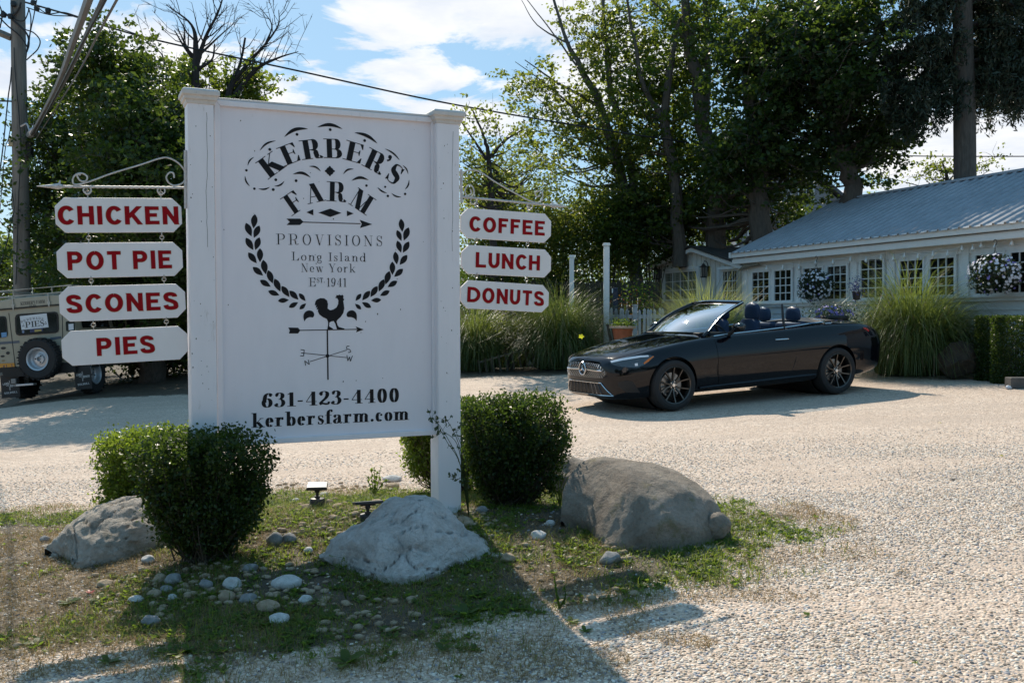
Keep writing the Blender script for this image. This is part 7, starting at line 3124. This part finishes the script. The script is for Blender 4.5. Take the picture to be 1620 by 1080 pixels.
MR_A = rock_mat('pale_granite', (.52, .47, .43), (.76, .71, .67), (.86, .82, .79), 3.2, 1.0)
MR_B = rock_mat('buff_granite', (.34, .29, .23), (.54, .48, .41), (.68, .63, .57), 3.0, 1.0, (.30, .27, .20))
MR_C = rock_mat('brown_boulder', (.15, .12, .095), (.28, .235, .19), (.38, .32, .27), 3.0, .7, (.15, .135, .06), .15)
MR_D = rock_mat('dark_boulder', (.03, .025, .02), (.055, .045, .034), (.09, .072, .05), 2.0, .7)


def boulder_profile(name, label, base_px, prof, depth, m, seed, rough=.05, pw=.72):
    """prof: silhouette in pixels from left foot over the top to right foot; a solid rock of that outline and real depth"""
    B = gnd(*base_px)
    Yb = B.y
    T_pts = [at(x, y, Yb + depth * .42) for x, y in prof]
    c = Vector((sum(p.x for p in T_pts) / len(T_pts), Yb + depth * .45, 0))
    c.x = (T_pts[0].x + T_pts[-1].x) / 2
    c.z = gz(c.x, c.y)
    w = (T_pts[-1].x - T_pts[0].x) / 2
    xs = np.array([p.x - c.x for p in T_pts])
    zs = np.array([p.z - c.z for p in T_pts])
    xs[0] -= .01
    V = []
    nu, nv = 120, 84
    zs *= .94
    zmax = max(zs)
    rr_ = random.Random(seed)
    planes = [(Vector((rr_.uniform(-1, 1), -rr_.uniform(.3, 1), rr_.uniform(.0, 1))).normalized(), rr_.uniform(.60, .84) + (.16 if m is MR_C else 0)) for _ in range(14)]
    o = Vector((seed * 2.3, seed * 5.1, 0))
    for i in range(nu):
        u = -1 + 2 * i / (nu - 1)
        xx = sin(u * pi / 2) * w
        zt = float(np.interp(xx, xs, zs))
        zt = max(zt, .02)
        hd = depth / 2 * (max(0.0, 1 - abs(xx / w) ** 2.3)) ** .5 + .01
        for j in range(nv):
            a = -.12 * pi + (1.24 * pi) * j / (nv - 1)      # from in front under, over the top, to the back
            y = -cos(a) * hd
            z = sin(a)
            y += max(0, z) * hd * (.45 if pw > .72 else .15)
            z = (abs(z) ** pw) * (1 if z > 0 else -1)
            z = z * zt if z > 0 else z * .25
            p = Vector((xx, y, z))
            q = Vector((xx / .5, y / .5, z / .5))
            f = noise.noise(q * 1.2 + o) * rough * .9 + noise.noise(q * 4 + o) * rough * .30 + noise.noise(Vector((q.x * 8, q.y * 8, q.z * 15)) + o) * rough * .20 + noise.noise(q * 20 + o) * rough * .14
            wq = q + Vector((noise.noise(q * 2 + o), noise.noise(q * 2 + o * 2), noise.noise(q * 2 + o * 3))) * .35
            for (sc_, th_) in ((.9, .975),):
                rdg = 1 - abs(noise.noise(Vector((wq.x * sc_, wq.y * sc_, wq.z * sc_ * 2.6)) + o * 2))
                f -= max(0, rdg - th_) / (1 - th_) * rough * (.55 if m is not MR_C else .25)
            n = Vector((xx / w * .6, -cos(a), max(z, 0) / max(zt, .1))).normalized()
            g_ = Vector((xx / w, y / max(hd, .05), max(z, 0) / zmax))
            for (pn, pk) in planes:
                e = g_.dot(pn) - pk
                if e > 0:
                    g_ -= pn * e * .85
            p = Vector((g_.x * w, g_.y * hd, g_.z * zmax if z > 0 else z))
            V.append(p + n * f)
    Fq = [(i * nv + j, i * nv + j + 1, (i + 1) * nv + j + 1, (i + 1) * nv + j) for i in range(nu - 1) for j in range(nv - 1)]
    mb = MB().add(V, Fq)
    mb.smooth = True
    ob = mb.build(name, m, None)
    for p in ob.data.polygons: p.use_smooth = True
    ob.location = c
    setp(ob, label, 'boulder')
    return ob


boulder_profile('boulder', 'pale grey boulder shaped like a low peak in front of the sign', (640, 925),
                [(505, 905), (512, 880), (530, 858), (560, 838), (585, 815), (610, 798), (640, 793), (665, 797), (690, 808), (712, 822), (735, 845), (765, 866), (785, 888), (797, 905)], .85, MR_A, 3, .06, .95)
boulder_profile('boulder', 'cracked buff grey boulder left of the front box bush', (150, 898),
                [(68, 895), (76, 868), (92, 842), (112, 820), (140, 804), (165, 793), (195, 791), (222, 806), (244, 830), (262, 852), (275, 878)], .68, MR_B, 5, .055, .9)
boulder_profile('boulder', 'large smooth brown boulder at the right end of the mound', (1000, 872),
                [(888, 850), (889, 812), (893, 778), (908, 752), (930, 735), (960, 727), (1000, 727), (1040, 736), (1080, 750), (1112, 770), (1135, 795), (1150, 825), (1156, 858)], 1.05, MR_C, 9, .026, .84)
P = gnd(1140, 862)
o = link_mesh('stone', rock_mesh('stone', (.085, .08, .085), 31, 4, 3, .05), MR_C)
o.location = P + Vector((0, .12, .09))
setp(o, 'rounded brown stone leaning on the right foot of the large brown boulder', 'stone')
# stone behind the brown boulder, left
o = link_mesh('boulder', rock_mesh('boulder', (.26, .24, .16), 37, 4, 5, .05), MR_C)
P = gnd(905, 782)
o.location = P + Vector((0, .1, .12))
setp(o, 'low flat-topped boulder peeping out behind the large brown one', 'boulder')
# dark rock by the shop wall
P = at(1533, 591, 15.7)
o = link_mesh('boulder', rock_mesh('boulder', (.40, .32, .30), 41, 5, 16, .09), MR_D)
o.location = P + Vector((.02, .3, .22))
setp(o, 'dark squarish boulder against the shop wall, right of the largest grass clump', 'boulder')
P = gnd(845, 580)
o = link_mesh('boulder', rock_mesh('boulder', (.55, .35, .32), 43, 4, 8, .06), MR_D)
o.location = P + Vector((-.55, .5, .1))
setp(o, 'black shaded rock between the two left grass clumps', 'boulder')
P = at(1612, 600, 14.4)
P.z = gz(P.x, P.y)
o = MB().box((0, 0, 0), (.42, .2, .16)).build('kerb_block', mat('stone_block', (.12, .11, .10), .9, var=.3, bump=.5), None, bevel=.012)
o.location = P + Vector((.1, .1, .08))
setp(o, 'rough rectangular stone block on the gravel below the shop hedge', 'stone block')
P = at(1596, 596, 14.4)
P.z = gz(P.x, P.y)
o = link_mesh('stone', rock_mesh('stone', (.045, .04, .03), 47, 3, 3, .05), mat('white_stone', (.62, .64, .68), .6))
o.location = P + Vector((0, 0, .025))
setp(o, 'small bluish white stone beside the stone block by the hedge', 'stone')

ST_W = rock_mat('white_cobble', (.42, .40, .38), (.56, .55, .53), (.66, .65, .64), 14, .3)
ST_G = rock_mat('grey_cobble', (.18, .175, .17), (.27, .265, .26), (.36, .35, .34), 14, .3)
ST_T = rock_mat('tan_cobble', (.22, .16, .10), (.38, .29, .20), (.46, .37, .28), 14, .3)
stones = [
    (237, 990, 34, 20, ST_G, 'pale grey domed cobble at the lower left edge of the sign shadow'),
    (440, 988, 36, 20, ST_W, 'white domed cobble lowest in front of the front box bush'),
    (452, 930, 50, 24, ST_W, 'largest white cobble, just left of the pale peak boulder'),
    (366, 932, 32, 22, ST_W, 'mottled white cobble right under the front box bush'),
    (391, 953, 32, 16, ST_G, 'bluish elongated cobble below the mottled white one'),
    (325, 933, 26, 20, ST_G, 'round grey-white cobble at the left below the front box bush'),
    (357, 951, 30, 20, ST_T, 'dull brown cobble between the mottled and the bluish cobbles'),
    (425, 970, 44, 24, ST_T, 'rough tan stone left above the lowest white cobble'),
    (482, 954, 26, 14, ST_W, 'small flat white cobble under the left foot of the peak boulder'),
    (434, 862, 28, 24, ST_G, 'dark grey cobble beside the front box bush, left one of a pair'),
    (456, 860, 26, 20, ST_G, 'dark grey cobble beside the front box bush, right one of a pair'),
    (272, 925, 30, 20, ST_G, 'grey cobble at the foot of the front box bush stems'),
    (250, 922, 24, 18, ST_T, 'brown-grey cobble at the light edge left of the bush stems'),
    (262, 938, 22, 14, ST_G, 'flat grey cobble half in the light below the bush stems'),
    (243, 945, 26, 14, ST_T, 'buff cobble pushed into bright grass left of the bush stems'),
    (271, 950, 18, 12, ST_W, 'small white cobble just inside the shadow below the bush'),
    (212, 953, 30, 12, ST_W, 'long pale flat stone lying in the bright grass'),
    (165, 928, 30, 12, ST_T, 'tan flat stone in bright grass below the buff boulder'),
    (234, 890, 24, 14, ST_W, 'pale stone at the right foot of the buff boulder'),
    (25, 1025, 18, 9, ST_T, 'ochre pebble alone in the sunlit dry grass at far left'),
    (70, 857, 18, 12, ST_G, 'grey stone in the dry grass left of the buff boulder'),
    (852, 852, 26, 16, ST_W, 'white cobble in the shade under the right box bush'),
    (870, 832, 18, 11, ST_W, 'small white cobble beside the brown boulder foot, in shade'),
    (965, 893, 38, 24, ST_G, 'rounded grey-brown stone before the brown boulder'),
    (803, 890, 28, 18, ST_T, 'buff stone at the right foot of the pale peak boulder'),
    (735, 833, 34, 18, ST_T, 'brown stone behind the right shoulder of the peak boulder'),
    (763, 812, 22, 14, ST_G, 'grey stone at the foot of the right sign post'),
    (712, 812, 26, 10, ST_W, 'flat whitish slab touching the right sign post'),
    (1003, 942, 24, 8, ST_T, 'flat reddish stone in the grass below the brown boulder'),
    (486, 955, 0, 0, None, ''),
    (395, 905, 26, 16, ST_G, 'grey cobble under the right edge of the front box bush'),
    (487, 875, 18, 12, ST_W, 'small white stone left of the pale peak boulder top'),
    (620, 762, 34, 12, ST_W, 'long arched pale stone in the sunlit grass behind the sign'),
    (620, 772, 26, 10, ST_T, 'brown stone tucked under the long arched pale one'),
    (521, 798, 15, 10, ST_T, 'rounded ochre stone right of the upright solar light base'),
    (534, 805, 20, 11, ST_T, 'angular ochre stone right of the solar light, casting a shadow'),
    (562, 818, 16, 11, ST_T, 'tan stone at the left end of the lying solar light'),
    (484, 806, 22, 11, ST_T, 'reddish brown stone in front of the upright solar light base'),
    (528, 822, 18, 9, ST_T, 'brown stone in the sunlit rubble before the solar lights'),
    (596, 798, 24, 10, ST_T, 'pale tan stone behind the peak boulder top'),
    (512, 785, 18, 8, ST_W, 'whitish stone behind the solar light base'),
    (468, 795, 16, 9, ST_W, 'cream stone at the left of the upright solar light'),
]
for (x, y, w, h, m, lab) in stones:
    if m is None: continue
    P = gnd(x, y)
    k = (P - CAM).dot(Vector((0, cos(PITCH), -sin(PITCH)))) / F
    sx, sz = w * k / 2 * .95, h * k / 2 * 1.05
    o = link_mesh('stone', rock_mesh('stone', (sx, sx * random.uniform(.75, 1.0), sz), int(x * 7 + y) % 97 + 1, 3, 5, .05), m)
    o.location = P + Vector((0, sx * .4, sz * .55))
    o.rotation_euler = (0, 0, random.uniform(-.3, .3))
    setp(o, lab, 'stone', 'cobbles set in the sign mound')

# small rubble between them
def make_rubble():
    rng = random.Random(5)
    mb = MB()
    base = rock_mesh('rubble_base', (1, 1, .7), 3, 1, 3, .08)
    bv = [v.co.copy() for v in base.vertices]
    bf = [tuple(p.vertices) for p in base.polygons]
    zones = [(300, 520, 890, 960, 130), (440, 640, 765, 850, 260), (700, 800, 805, 850, 60), (150, 300, 900, 990, 70), (800, 1000, 860, 960, 40), (500, 660, 945, 1010, 60)]
    for (x0, x1, y0, y1, n) in zones:
        for _ in range(n):
            P = gnd(rng.uniform(x0, x1), rng.uniform(y0, y1))
            s = rng.uniform(.010, .030)
            R = Matrix.Rotation(rng.uniform(0, 6), 3, 'Z') @ Matrix.Diagonal((s * rng.uniform(.8, 1.4), s, s * rng.uniform(.6, 1)))
            mb.add([P + (R @ v) + Vector((0, 0, s * .3)) for v in bv], bf)
    mb.smooth = True
    o = mb.build('rubble', ST_T, None)
    for p in o.data.polygons: p.use_smooth = True
    setp(o, 'small broken stones strewn between the cobbles of the mound', 'rubble', None, 'stuff')


make_rubble()

# ------------------------------------------------------------------ clipped box bushes
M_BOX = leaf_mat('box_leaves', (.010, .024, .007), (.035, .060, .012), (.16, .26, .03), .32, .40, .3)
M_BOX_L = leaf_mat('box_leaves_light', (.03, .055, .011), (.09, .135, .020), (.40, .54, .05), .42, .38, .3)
M_STEM = mat('box_stems', (.10, .08, .055), .85, var=.4)


def make_bush(label, px, py, Y, w, h, d, n, seed, m=None, stem_h=.12, top_light=0, skirt=.75):
    rng = np.random.default_rng(seed)
    q = at(px, py, Y)
    g = gz(q.x, Y)
    T = thing('box_bush', label, 'bush', (q.x, Y, g), 'clipped box bushes round the sign')
    # twigs rise from the base to points in the bush; leaves crowd their ends
    def surf(dv):
        """super-ellipsoid, wider at the top, flat clipped top"""
        p = 3.2
        r = (abs(dv[0]) ** p + abs(dv[1]) ** p + abs(dv[2]) ** p) ** (-1 / p)
        return r
    nt = max(200, n // 24)
    D = rng.normal(size=(nt, 3))
    D /= np.linalg.norm(D, axis=1)[:, None]
    p_ = 4.2
    R = (np.abs(D) ** p_).sum(1) ** (-1 / p_)
    fill = rng.uniform(0, 1, nt) ** .33
    C = D * (R * fill)[:, None]
    zz = (C[:, 2] + 1) / 2
    taper = skirt + (1 - skirt) * np.clip(zz * 1.15, 0, 1)
    lump = 1 + .05 * np.sin(D[:, 0] * 5 + seed) + .04 * np.sin(D[:, 2] * 7 + seed * 2) + rng.normal(size=nt) * .035
    C = np.stack([C[:, 0] * w / 2 * taper * lump, C[:, 1] * d / 2 * taper * lump, stem_h + zz * (h - stem_h)], 1)
    tw = MB()
    for i in range(0, nt, 4):
        a = Vector((rng.normal() * .07 * w, rng.normal() * .07 * d, .0))
        e = Vector(C[i])
        m1 = a.lerp(e, .5) + Vector((e.x * .12, e.y * .12, -.02))
        tw.tube([a, m1, e], [.006, .004, .0018], 4, cap=False)
    tw.build('stem', M_STEM, T, fix=False)
    # sprigs: short upright shoots of paired leaves
    k = n // nt
    out = np.stack([C[:, 0], C[:, 1], np.zeros(nt)], 1)
    out /= np.linalg.norm(out, axis=1)[:, None] + 1e-6
    dirn = out * .8 + np.array([0, 0, .8]) + rng.normal(size=(nt, 3)) * .45
    dirn /= np.linalg.norm(dirn, axis=1)[:, None]
    t = rng.uniform(-.5, .7, (nt, k))
    LC = C[:, None, :] + dirn[:, None, :] * (t * .085)[:, :, None] + rng.normal(size=(nt, k, 3)) * .022
    LC = LC.reshape(-1, 3)
    LC[:, 2] = np.maximum(LC[:, 2], .02)
    V, Q = leaf_quads(LC, rng.uniform(.017, .034, len(LC)), rng, .0, .62, -.35)
    link_mesh('foliage', np_mesh('foliage', V, Q), m or M_BOX, T)


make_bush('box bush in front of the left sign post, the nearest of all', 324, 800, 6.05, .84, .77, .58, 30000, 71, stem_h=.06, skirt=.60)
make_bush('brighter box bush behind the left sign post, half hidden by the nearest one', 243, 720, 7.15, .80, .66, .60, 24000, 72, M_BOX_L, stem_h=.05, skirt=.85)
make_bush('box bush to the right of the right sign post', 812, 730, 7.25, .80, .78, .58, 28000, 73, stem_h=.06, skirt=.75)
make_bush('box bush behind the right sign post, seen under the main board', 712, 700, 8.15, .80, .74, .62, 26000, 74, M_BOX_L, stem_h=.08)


def make_hedge():
    P = gnd(1600, 590)
    P = Vector((at(1600, 590, 15.0).x, 15.0, gz(8, 15.0)))
    rng = np.random.default_rng(81)
    top = at(1600, 501, P.y + .4).z - P.z
    x0 = at(1566, 500, P.y + .4).x
    T = thing('box_hedge', 'dark clipped hedge at the right edge, against the shop wall', 'hedge', (x0 + .9, P.y + .5, P.z))
    n = 42000
    C = rng.uniform(-1, 1, (n, 3))
    sel = rng.uniform(size=n) < .75
    ax = rng.integers(0, 3, n)
    for a in range(3):
        k = sel & (ax == a)
        C[k, a] = np.sign(C[k, a]) * rng.uniform(.88, 1.0, k.sum())
    C *= np.array([.9, .42, 1]) * (1 + .05 * np.sin(C[:, [1]] * 5 + C[:, [0]] * 8))
    C[:, 2] = (C[:, 2] + 1) / 2 * top
    V, Q = leaf_quads(C, rng.uniform(.025, .045, n), rng, 0, .6, -.2)
    link_mesh('foliage', np_mesh('foliage', V, Q), M_BOX, T)
    m_ = MB()
    for i in range(40):
        a = (rng.uniform(-.85, .85), rng.uniform(-.3, .3), 0)
        m_.tube([a, (a[0] * 1.02, a[1], top * .6)], [.01, .004], 4)
    m_.build('stem', M_STEM, T, fix=False)


make_hedge()


# ------------------------------------------------------------------ garden lights
def solar_light(label, base, head_c, head_w, tilt, rotz):
    P = gnd(*base)
    T = thing('solar_light', label, 'garden light', P, 'solar spotlights on the mound')
    T.rotation_euler = (0, 0, rotz)
    M1 = mat('black_lamp_plastic', (.02, .02, .022), .5)
    M2 = mat('solar_cell', (.55, .52, .47), .12, spec=.9, coat=1)
    m_ = MB()
    m_.lathe([(0, 0), (.055, 0), (.056, .055), (.050, .066), (.022, .072), (.020, .085), (0, .085)], 18)
    m_.build('lamp_base', M1, T, smooth=True)
    m_ = MB()
    m_.tube([(0, 0, .08), (0, 0, .125)], .011, 8)
    m_.lathe([(0, -.016), (.016, -.012), (.020, 0), (.016, .012), (0, .016)], 10, Matrix.Translation((0, 0, .120)))
    m_.build('swivel', M1, T, smooth=True)
    R = Matrix.Rotation(tilt, 3, 'X')
    m_ = MB().box(Vector((0, 0, .155)), (head_w, .11, .022), R)
    m_.box(Vector((0, 0, .140)), (head_w * .5, .05, .02), R)
    m_.build('lamp_head', M1, T, bevel=.004)
    m_ = MB().box(Vector((0, 0, .155)) + R @ Vector((0, 0, .0125)), (head_w * .9, .095, .002), R)
    m_.build('solar_panel', M2, T)
    m_ = MB().box(Vector((0, 0, .155)) + R @ Vector((0, 0, -.0125)), (head_w * .86, .09, .002), R)
    m_.build('lamp_glass', M1, T)
    return T


solar_light('upright solar spotlight with its bright panel tilted up, in the sunlit rubble', (502, 802), None, .150, radians(14), .1)
t2 = solar_light('second solar spotlight leaning behind the top of the pale peak boulder', (582, 826), None, .19, radians(-12), .35)
t2.scale = (1, 1, .85)

# small black stake cap in the grass behind
P = gnd(452, 790)


# ------------------------------------------------------------------ weeds with an outline of their own
def stalks(name, label, cat, base, tips, m, lf=.03, seed=1, r=.0022, nleaf=6, seedheads=True, Y=None, group=None):
    rng = np.random.default_rng(seed)
    P = gnd(*base)
    if Y:
        q = at(base[0], base[1], Y)
        P = Vector((q.x, Y, gz(q.x, Y)))
    T = thing(name, label, cat, P, group)
    st = MB()
    C = []
    for path in tips:
        pts = [Vector((0, 0, 0))] + [at(x, y, P.y - .02) - P for x, y in path]
        sm = catmull(pts, 5)
        st.tube(sm, list(np.linspace(r * 1.4, r * .5, len(sm))), 4)
        for i in range(3, len(sm), max(1, len(sm) // nleaf)):
            C.append(np.array(sm[i])[None] + rng.normal(size=(2, 3)) * .008)
        if seedheads:
            for _ in range(4):
                b = sm[-1 - int(rng.integers(0, 5))]
                e = b + Vector(rng.normal(size=3)) * .025 + Vector((0, 0, .015))
                st.tube([b, e], r * .5, 3)
                C.append(np.array(e)[None] + rng.normal(size=(5, 3)) * .005)
    st.build('stem', m, T, fix=False)
    C = np.concatenate(C, 0)
    V, Q = leaf_quads(C, rng.uniform(lf * .4, lf, len(C)), rng, 0, .55)
    link_mesh('leaf', np_mesh('leaf', V, Q), m, T)['kind'] = 'stuff'


stalks('tall_weed', 'spindly dark weed with seed heads leaning left across the right sign post', 'weed', (742, 790),
       [[(728, 735), (708, 700), (697, 680), (688, 658)], [(728, 735), (712, 700), (692, 668), (682, 662)], [(732, 742), (722, 700), (702, 684), (690, 690)], [(735, 745), (725, 700), (712, 672), (703, 660)], [(738, 740), (732, 710), (724, 690), (720, 676)], [(736, 760), (722, 758), (716, 754)]],
       leaf_mat('weed_dark', (.02, .035, .012), (.05, .075, .02), (.15, .22, .04), .3), .035, 5, Y=6.7)
stalks('tall_weed', 'bright fern-like weed standing in the sunlit grass behind the sign', 'weed', (592, 783),
       [[(589, 765), (588, 742)], [(594, 765), (596, 745)], [(598, 766), (602, 740)], [(586, 770), (580, 755)], [(600, 772), (610, 758)], [(592, 760), (592, 738)]],
       M_WEED, .045, 6, r=.0035, nleaf=12, seedheads=False)
stalks('grass_tuft', 'arching pale grass tuft between the right box bush and the brown boulder', 'grass', (886, 800),
       [[(892, 770), (905, 750), (922, 742)], [(886, 775), (893, 755), (900, 745)], [(890, 780), (904, 762), (912, 757)], [(880, 782), (876, 762), (872, 752)], [(884, 780), (884, 760), (888, 748)]],
       leaf_mat('yellow_grass', (.14, .19, .04), (.24, .28, .07), (.5, .55, .1), .4), .03, 7, r=.004, nleaf=3, seedheads=False)
stalks('tall_weed', 'thin seed stalk in front of the left half of the pale peak boulder', 'weed', (548, 950),
       [[(540, 920), (532, 895)], [(545, 920), (540, 890), (543, 882)]], M_WEED, .016, 8, r=.0016)
stalks('tall_weed', 'pair of mullein-like spikes at the light edge below the brown boulder', 'weed', (885, 962),
       [[(880, 935), (877, 910)], [(894, 945), (893, 925)]], M_WEED, .03, 9, r=.005, nleaf=14, seedheads=False)


def leafy_rosette(label, px, py, s, seed, m=None, cat='weed', n=9):
    rng = random.Random(seed)
    P = gnd(px, py)
    m_ = MB()
    for i in range(n):
        a = i * 2.4 + rng.uniform(-.2, .2)
        L = s * rng.uniform(.7, 1.2)
        d = Vector((cos(a), sin(a), rng.uniform(.15, .7))).normalized()
        sd_ = Vector((-sin(a), cos(a), 0))
        w = L * .22
        p = [Vector((0, 0, 0)), d * L * .4 + sd_ * w, d * L * .8 + sd_ * w * .8 - Vector((0, 0, L * .05)), d * L - Vector((0, 0, L * .12)), d * L * .8 - sd_ * w * .8 - Vector((0, 0, L * .05)), d * L * .4 - sd_ * w]
        m_.add(p, [(0, 1, 5), (1, 2, 4, 5), (2, 3, 4)])
    o = m_.build('weed_rosette', m or M_WEED, None, fix=False)
    o.location = P + Vector((0, 0, .004))
    setp(o, label, cat, 'broad-leaved weeds on the mound')


for i, (x, y, s, lab) in enumerate(((285, 1035, .075, 'dark round-leaved weed on the gravel edge at lower left'), (170, 1050, .06, 'dark weed right at the bottom left border of the mound'), (548, 1050, .10, 'broad dark weed at the bottom of the picture below the peak boulder'),
                                    (420, 990, .06, 'yellowish leafy weed right of the tan stone'), (735, 975, .09, 'flat rosette of long leaves below the right of the peak boulder'), (110, 955, .07, 'bright green rosette beside the tiny red leaves'),
                                    (160, 950, .07, 'bright green broad weed touching the tiny red leaves on its left'), (55, 1020, .06, 'small dark plant in the sunlit dry grass'), (905, 985, .05, 'yellow-green leaf pair where the sign shadow ends'), (700, 1030, .06, 'low weed in the shaded gravel below the mound'),
                                    (618, 1000, .07, 'low round-leaved weed in the shaded gravel'), (745, 945, .07, 'dark rosette close under the peak boulder'), (925, 1000, .045, 'tiny round-leaved weed on the shaded pebbles'))):
    leafy_rosette(lab, x, y, s, i + 1)
leafy_rosette('tiny plant with red leaves in the bright grass at left', 143, 940, .035, 33, mat('red_leaves', (.35, .02, .015), .5), n=8)


# leaves lying or falling
def fallen(name, label, P, s, m, rot, cat='leaf'):
    pts = []
    for k in range(10):
        a = k * 2 * pi / 10
        r = s * (1.0 if k % 2 == 0 else .62)
        pts.append(Vector((r * cos(a) * 1.2, r * sin(a), .12 * s * cos(a * 2))))
    m_ = MB().add(pts + [Vector((0, 0, .05 * s))], [(k, (k + 1) % 10, 10) for k in range(10)])
    o = m_.build(name, m, None, fix=False)
    o.location = P
    o.rotation_euler = rot
    setp(o, label, cat)


M_YEL = leaf_mat('yellow_leaf', (.50, .48, .02), (.60, .58, .03), (.7, .75, .04), .45)
fallen('falling_leaf', 'bright yellow leaf in mid-air before the grass clump left of the car', at(919.5, 532, 12.0), .034, M_YEL, (1.35, .1, .2))
fallen('fallen_leaf', 'green-brown leaf lying on the sunlit gravel right of the mound', gnd(1275, 975) + Vector((0, 0, .015)), .024, M_WEED, (.2, .1, .5))
fallen('fallen_leaf', 'dark leaf on the gravel at the right below the car shadow', gnd(1507, 760) + Vector((0, 0, .012)), .028, M_BARK, (.3, .1, .5))
fallen('fallen_leaf', 'tiny yellow leaf on the gravel at far right', gnd(1584, 722) + Vector((0, 0, .012)), .020, M_YEL, (.3, .1, .5))
fallen('fallen_leaf', 'small yellow-green leaf on the gravel right of the car shadow tip', gnd(1487, 670) + Vector((0, 0, .012)), .022, M_YEL, (.3, .1, .9))


# leaning broken boards beside the left grass clump
def leaning_boards():
    P = at(978, 540, 20.6)
    g = gz(P.x, 20.6)
    T = thing('leaning_boards', 'grey weathered boards leaning at the foot of the taller white post', 'boards', (P.x, 20.6, g))
    for i, (x0, x1, top, w) in enumerate(((-.02, -.22, .95, .06), (.06, -.12, .90, .05), (.12, .00, .8, .05))):
        MB().add([(x0 - w / 2, i * .05, 0), (x0 + w / 2, i * .05, 0), (x1 + w / 2, i * .05 + .05, top), (x1 - w / 2, i * .05 + .05, top), (x0 - w / 2, i * .05 + .02, 0), (x0 + w / 2, i * .05 + .02, 0), (x1 + w / 2, i * .05 + .07, top), (x1 - w / 2, i * .05 + .07, top)],
                 [(0, 1, 2, 3), (7, 6, 5, 4), (0, 4, 5, 1), (1, 5, 6, 2), (2, 6, 7, 3), (3, 7, 4, 0)]).build('board', M_BOARD, T)


leaning_boards()


def low_rail():
    Y = 21.2
    a, b = at(758, 566, Y), at(842, 541, Y)
    g = gz(a.x, Y)
    T = thing('garden_rail', 'low wooden rail fence tilted between the two left grass clumps', 'fence', (a.x, Y, g))
    L = b.x - a.x
    z0, z1 = .18, .50
    MB().tube([(0, 0, z0 + .05), (L, 0, z1 + .05)], .02, 6).build('rail', M_POLE, T)
    me = None
    for k in range(9):
        t = k / 8
        if me is None:
            o = MB().bx(-.022, .022, -.02, .0, -.3, .10).build('picket', M_BOARD, T)
            me = o.data
        else:
            o = link_mesh('picket', me, None, T)
        o.location = (t * L, -.02, z0 + (z1 - z0) * t)
        o.rotation_euler = (0, radians(-8), 0)


low_rail()

# purple flowers behind the car
P = at(1318, 497, 15.9)
T = thing('flower_tub', 'low dark tub of purple flowers behind the boot of the car, under the shop windows', 'flower pot', (P.x, 15.9, P.z))
rng = np.random.default_rng(91)
C = rng.normal(size=(1600, 3)) * np.array([.20, .12, .08])
V, Q = leaf_quads(C, rng.uniform(.02, .05, len(C)), rng)
link_mesh('foliage', np_mesh('foliage', V, Q), M_FOL_D, T)
f_ = flowers(60, (0, 0, .0), (.30, .15, .14), rng, .03).build('flower', M_PET_P, T, fix=False)
f_['kind'] = 'stuff'
MB().lathe([(0, -.6), (.18, -.6), (.24, -.05), (.22, -.02), (0, -.1)], 16).build('tub', M_DARK, T)

# wall-side flower in the big grass
P = at(1355, 459, 15.7)
T = thing('wall_planter', 'small dark blue flower pocket on the shop wall above the largest grass clump', 'flower pot', (P.x, 15.7, P.z))
C = rng.normal(size=(300, 3)) * np.array([.05, .05, .10])
V, Q = leaf_quads(C, rng.uniform(.02, .045, len(C)), rng)
link_mesh('foliage', np_mesh('foliage', V, Q), mat('blue_petals', (.03, .04, .16), .6), T)
MB().lathe([(0, -.16), (.05, -.15), (.07, -.02), (0, -.04)], 12).build('pot', M_DARK, T)
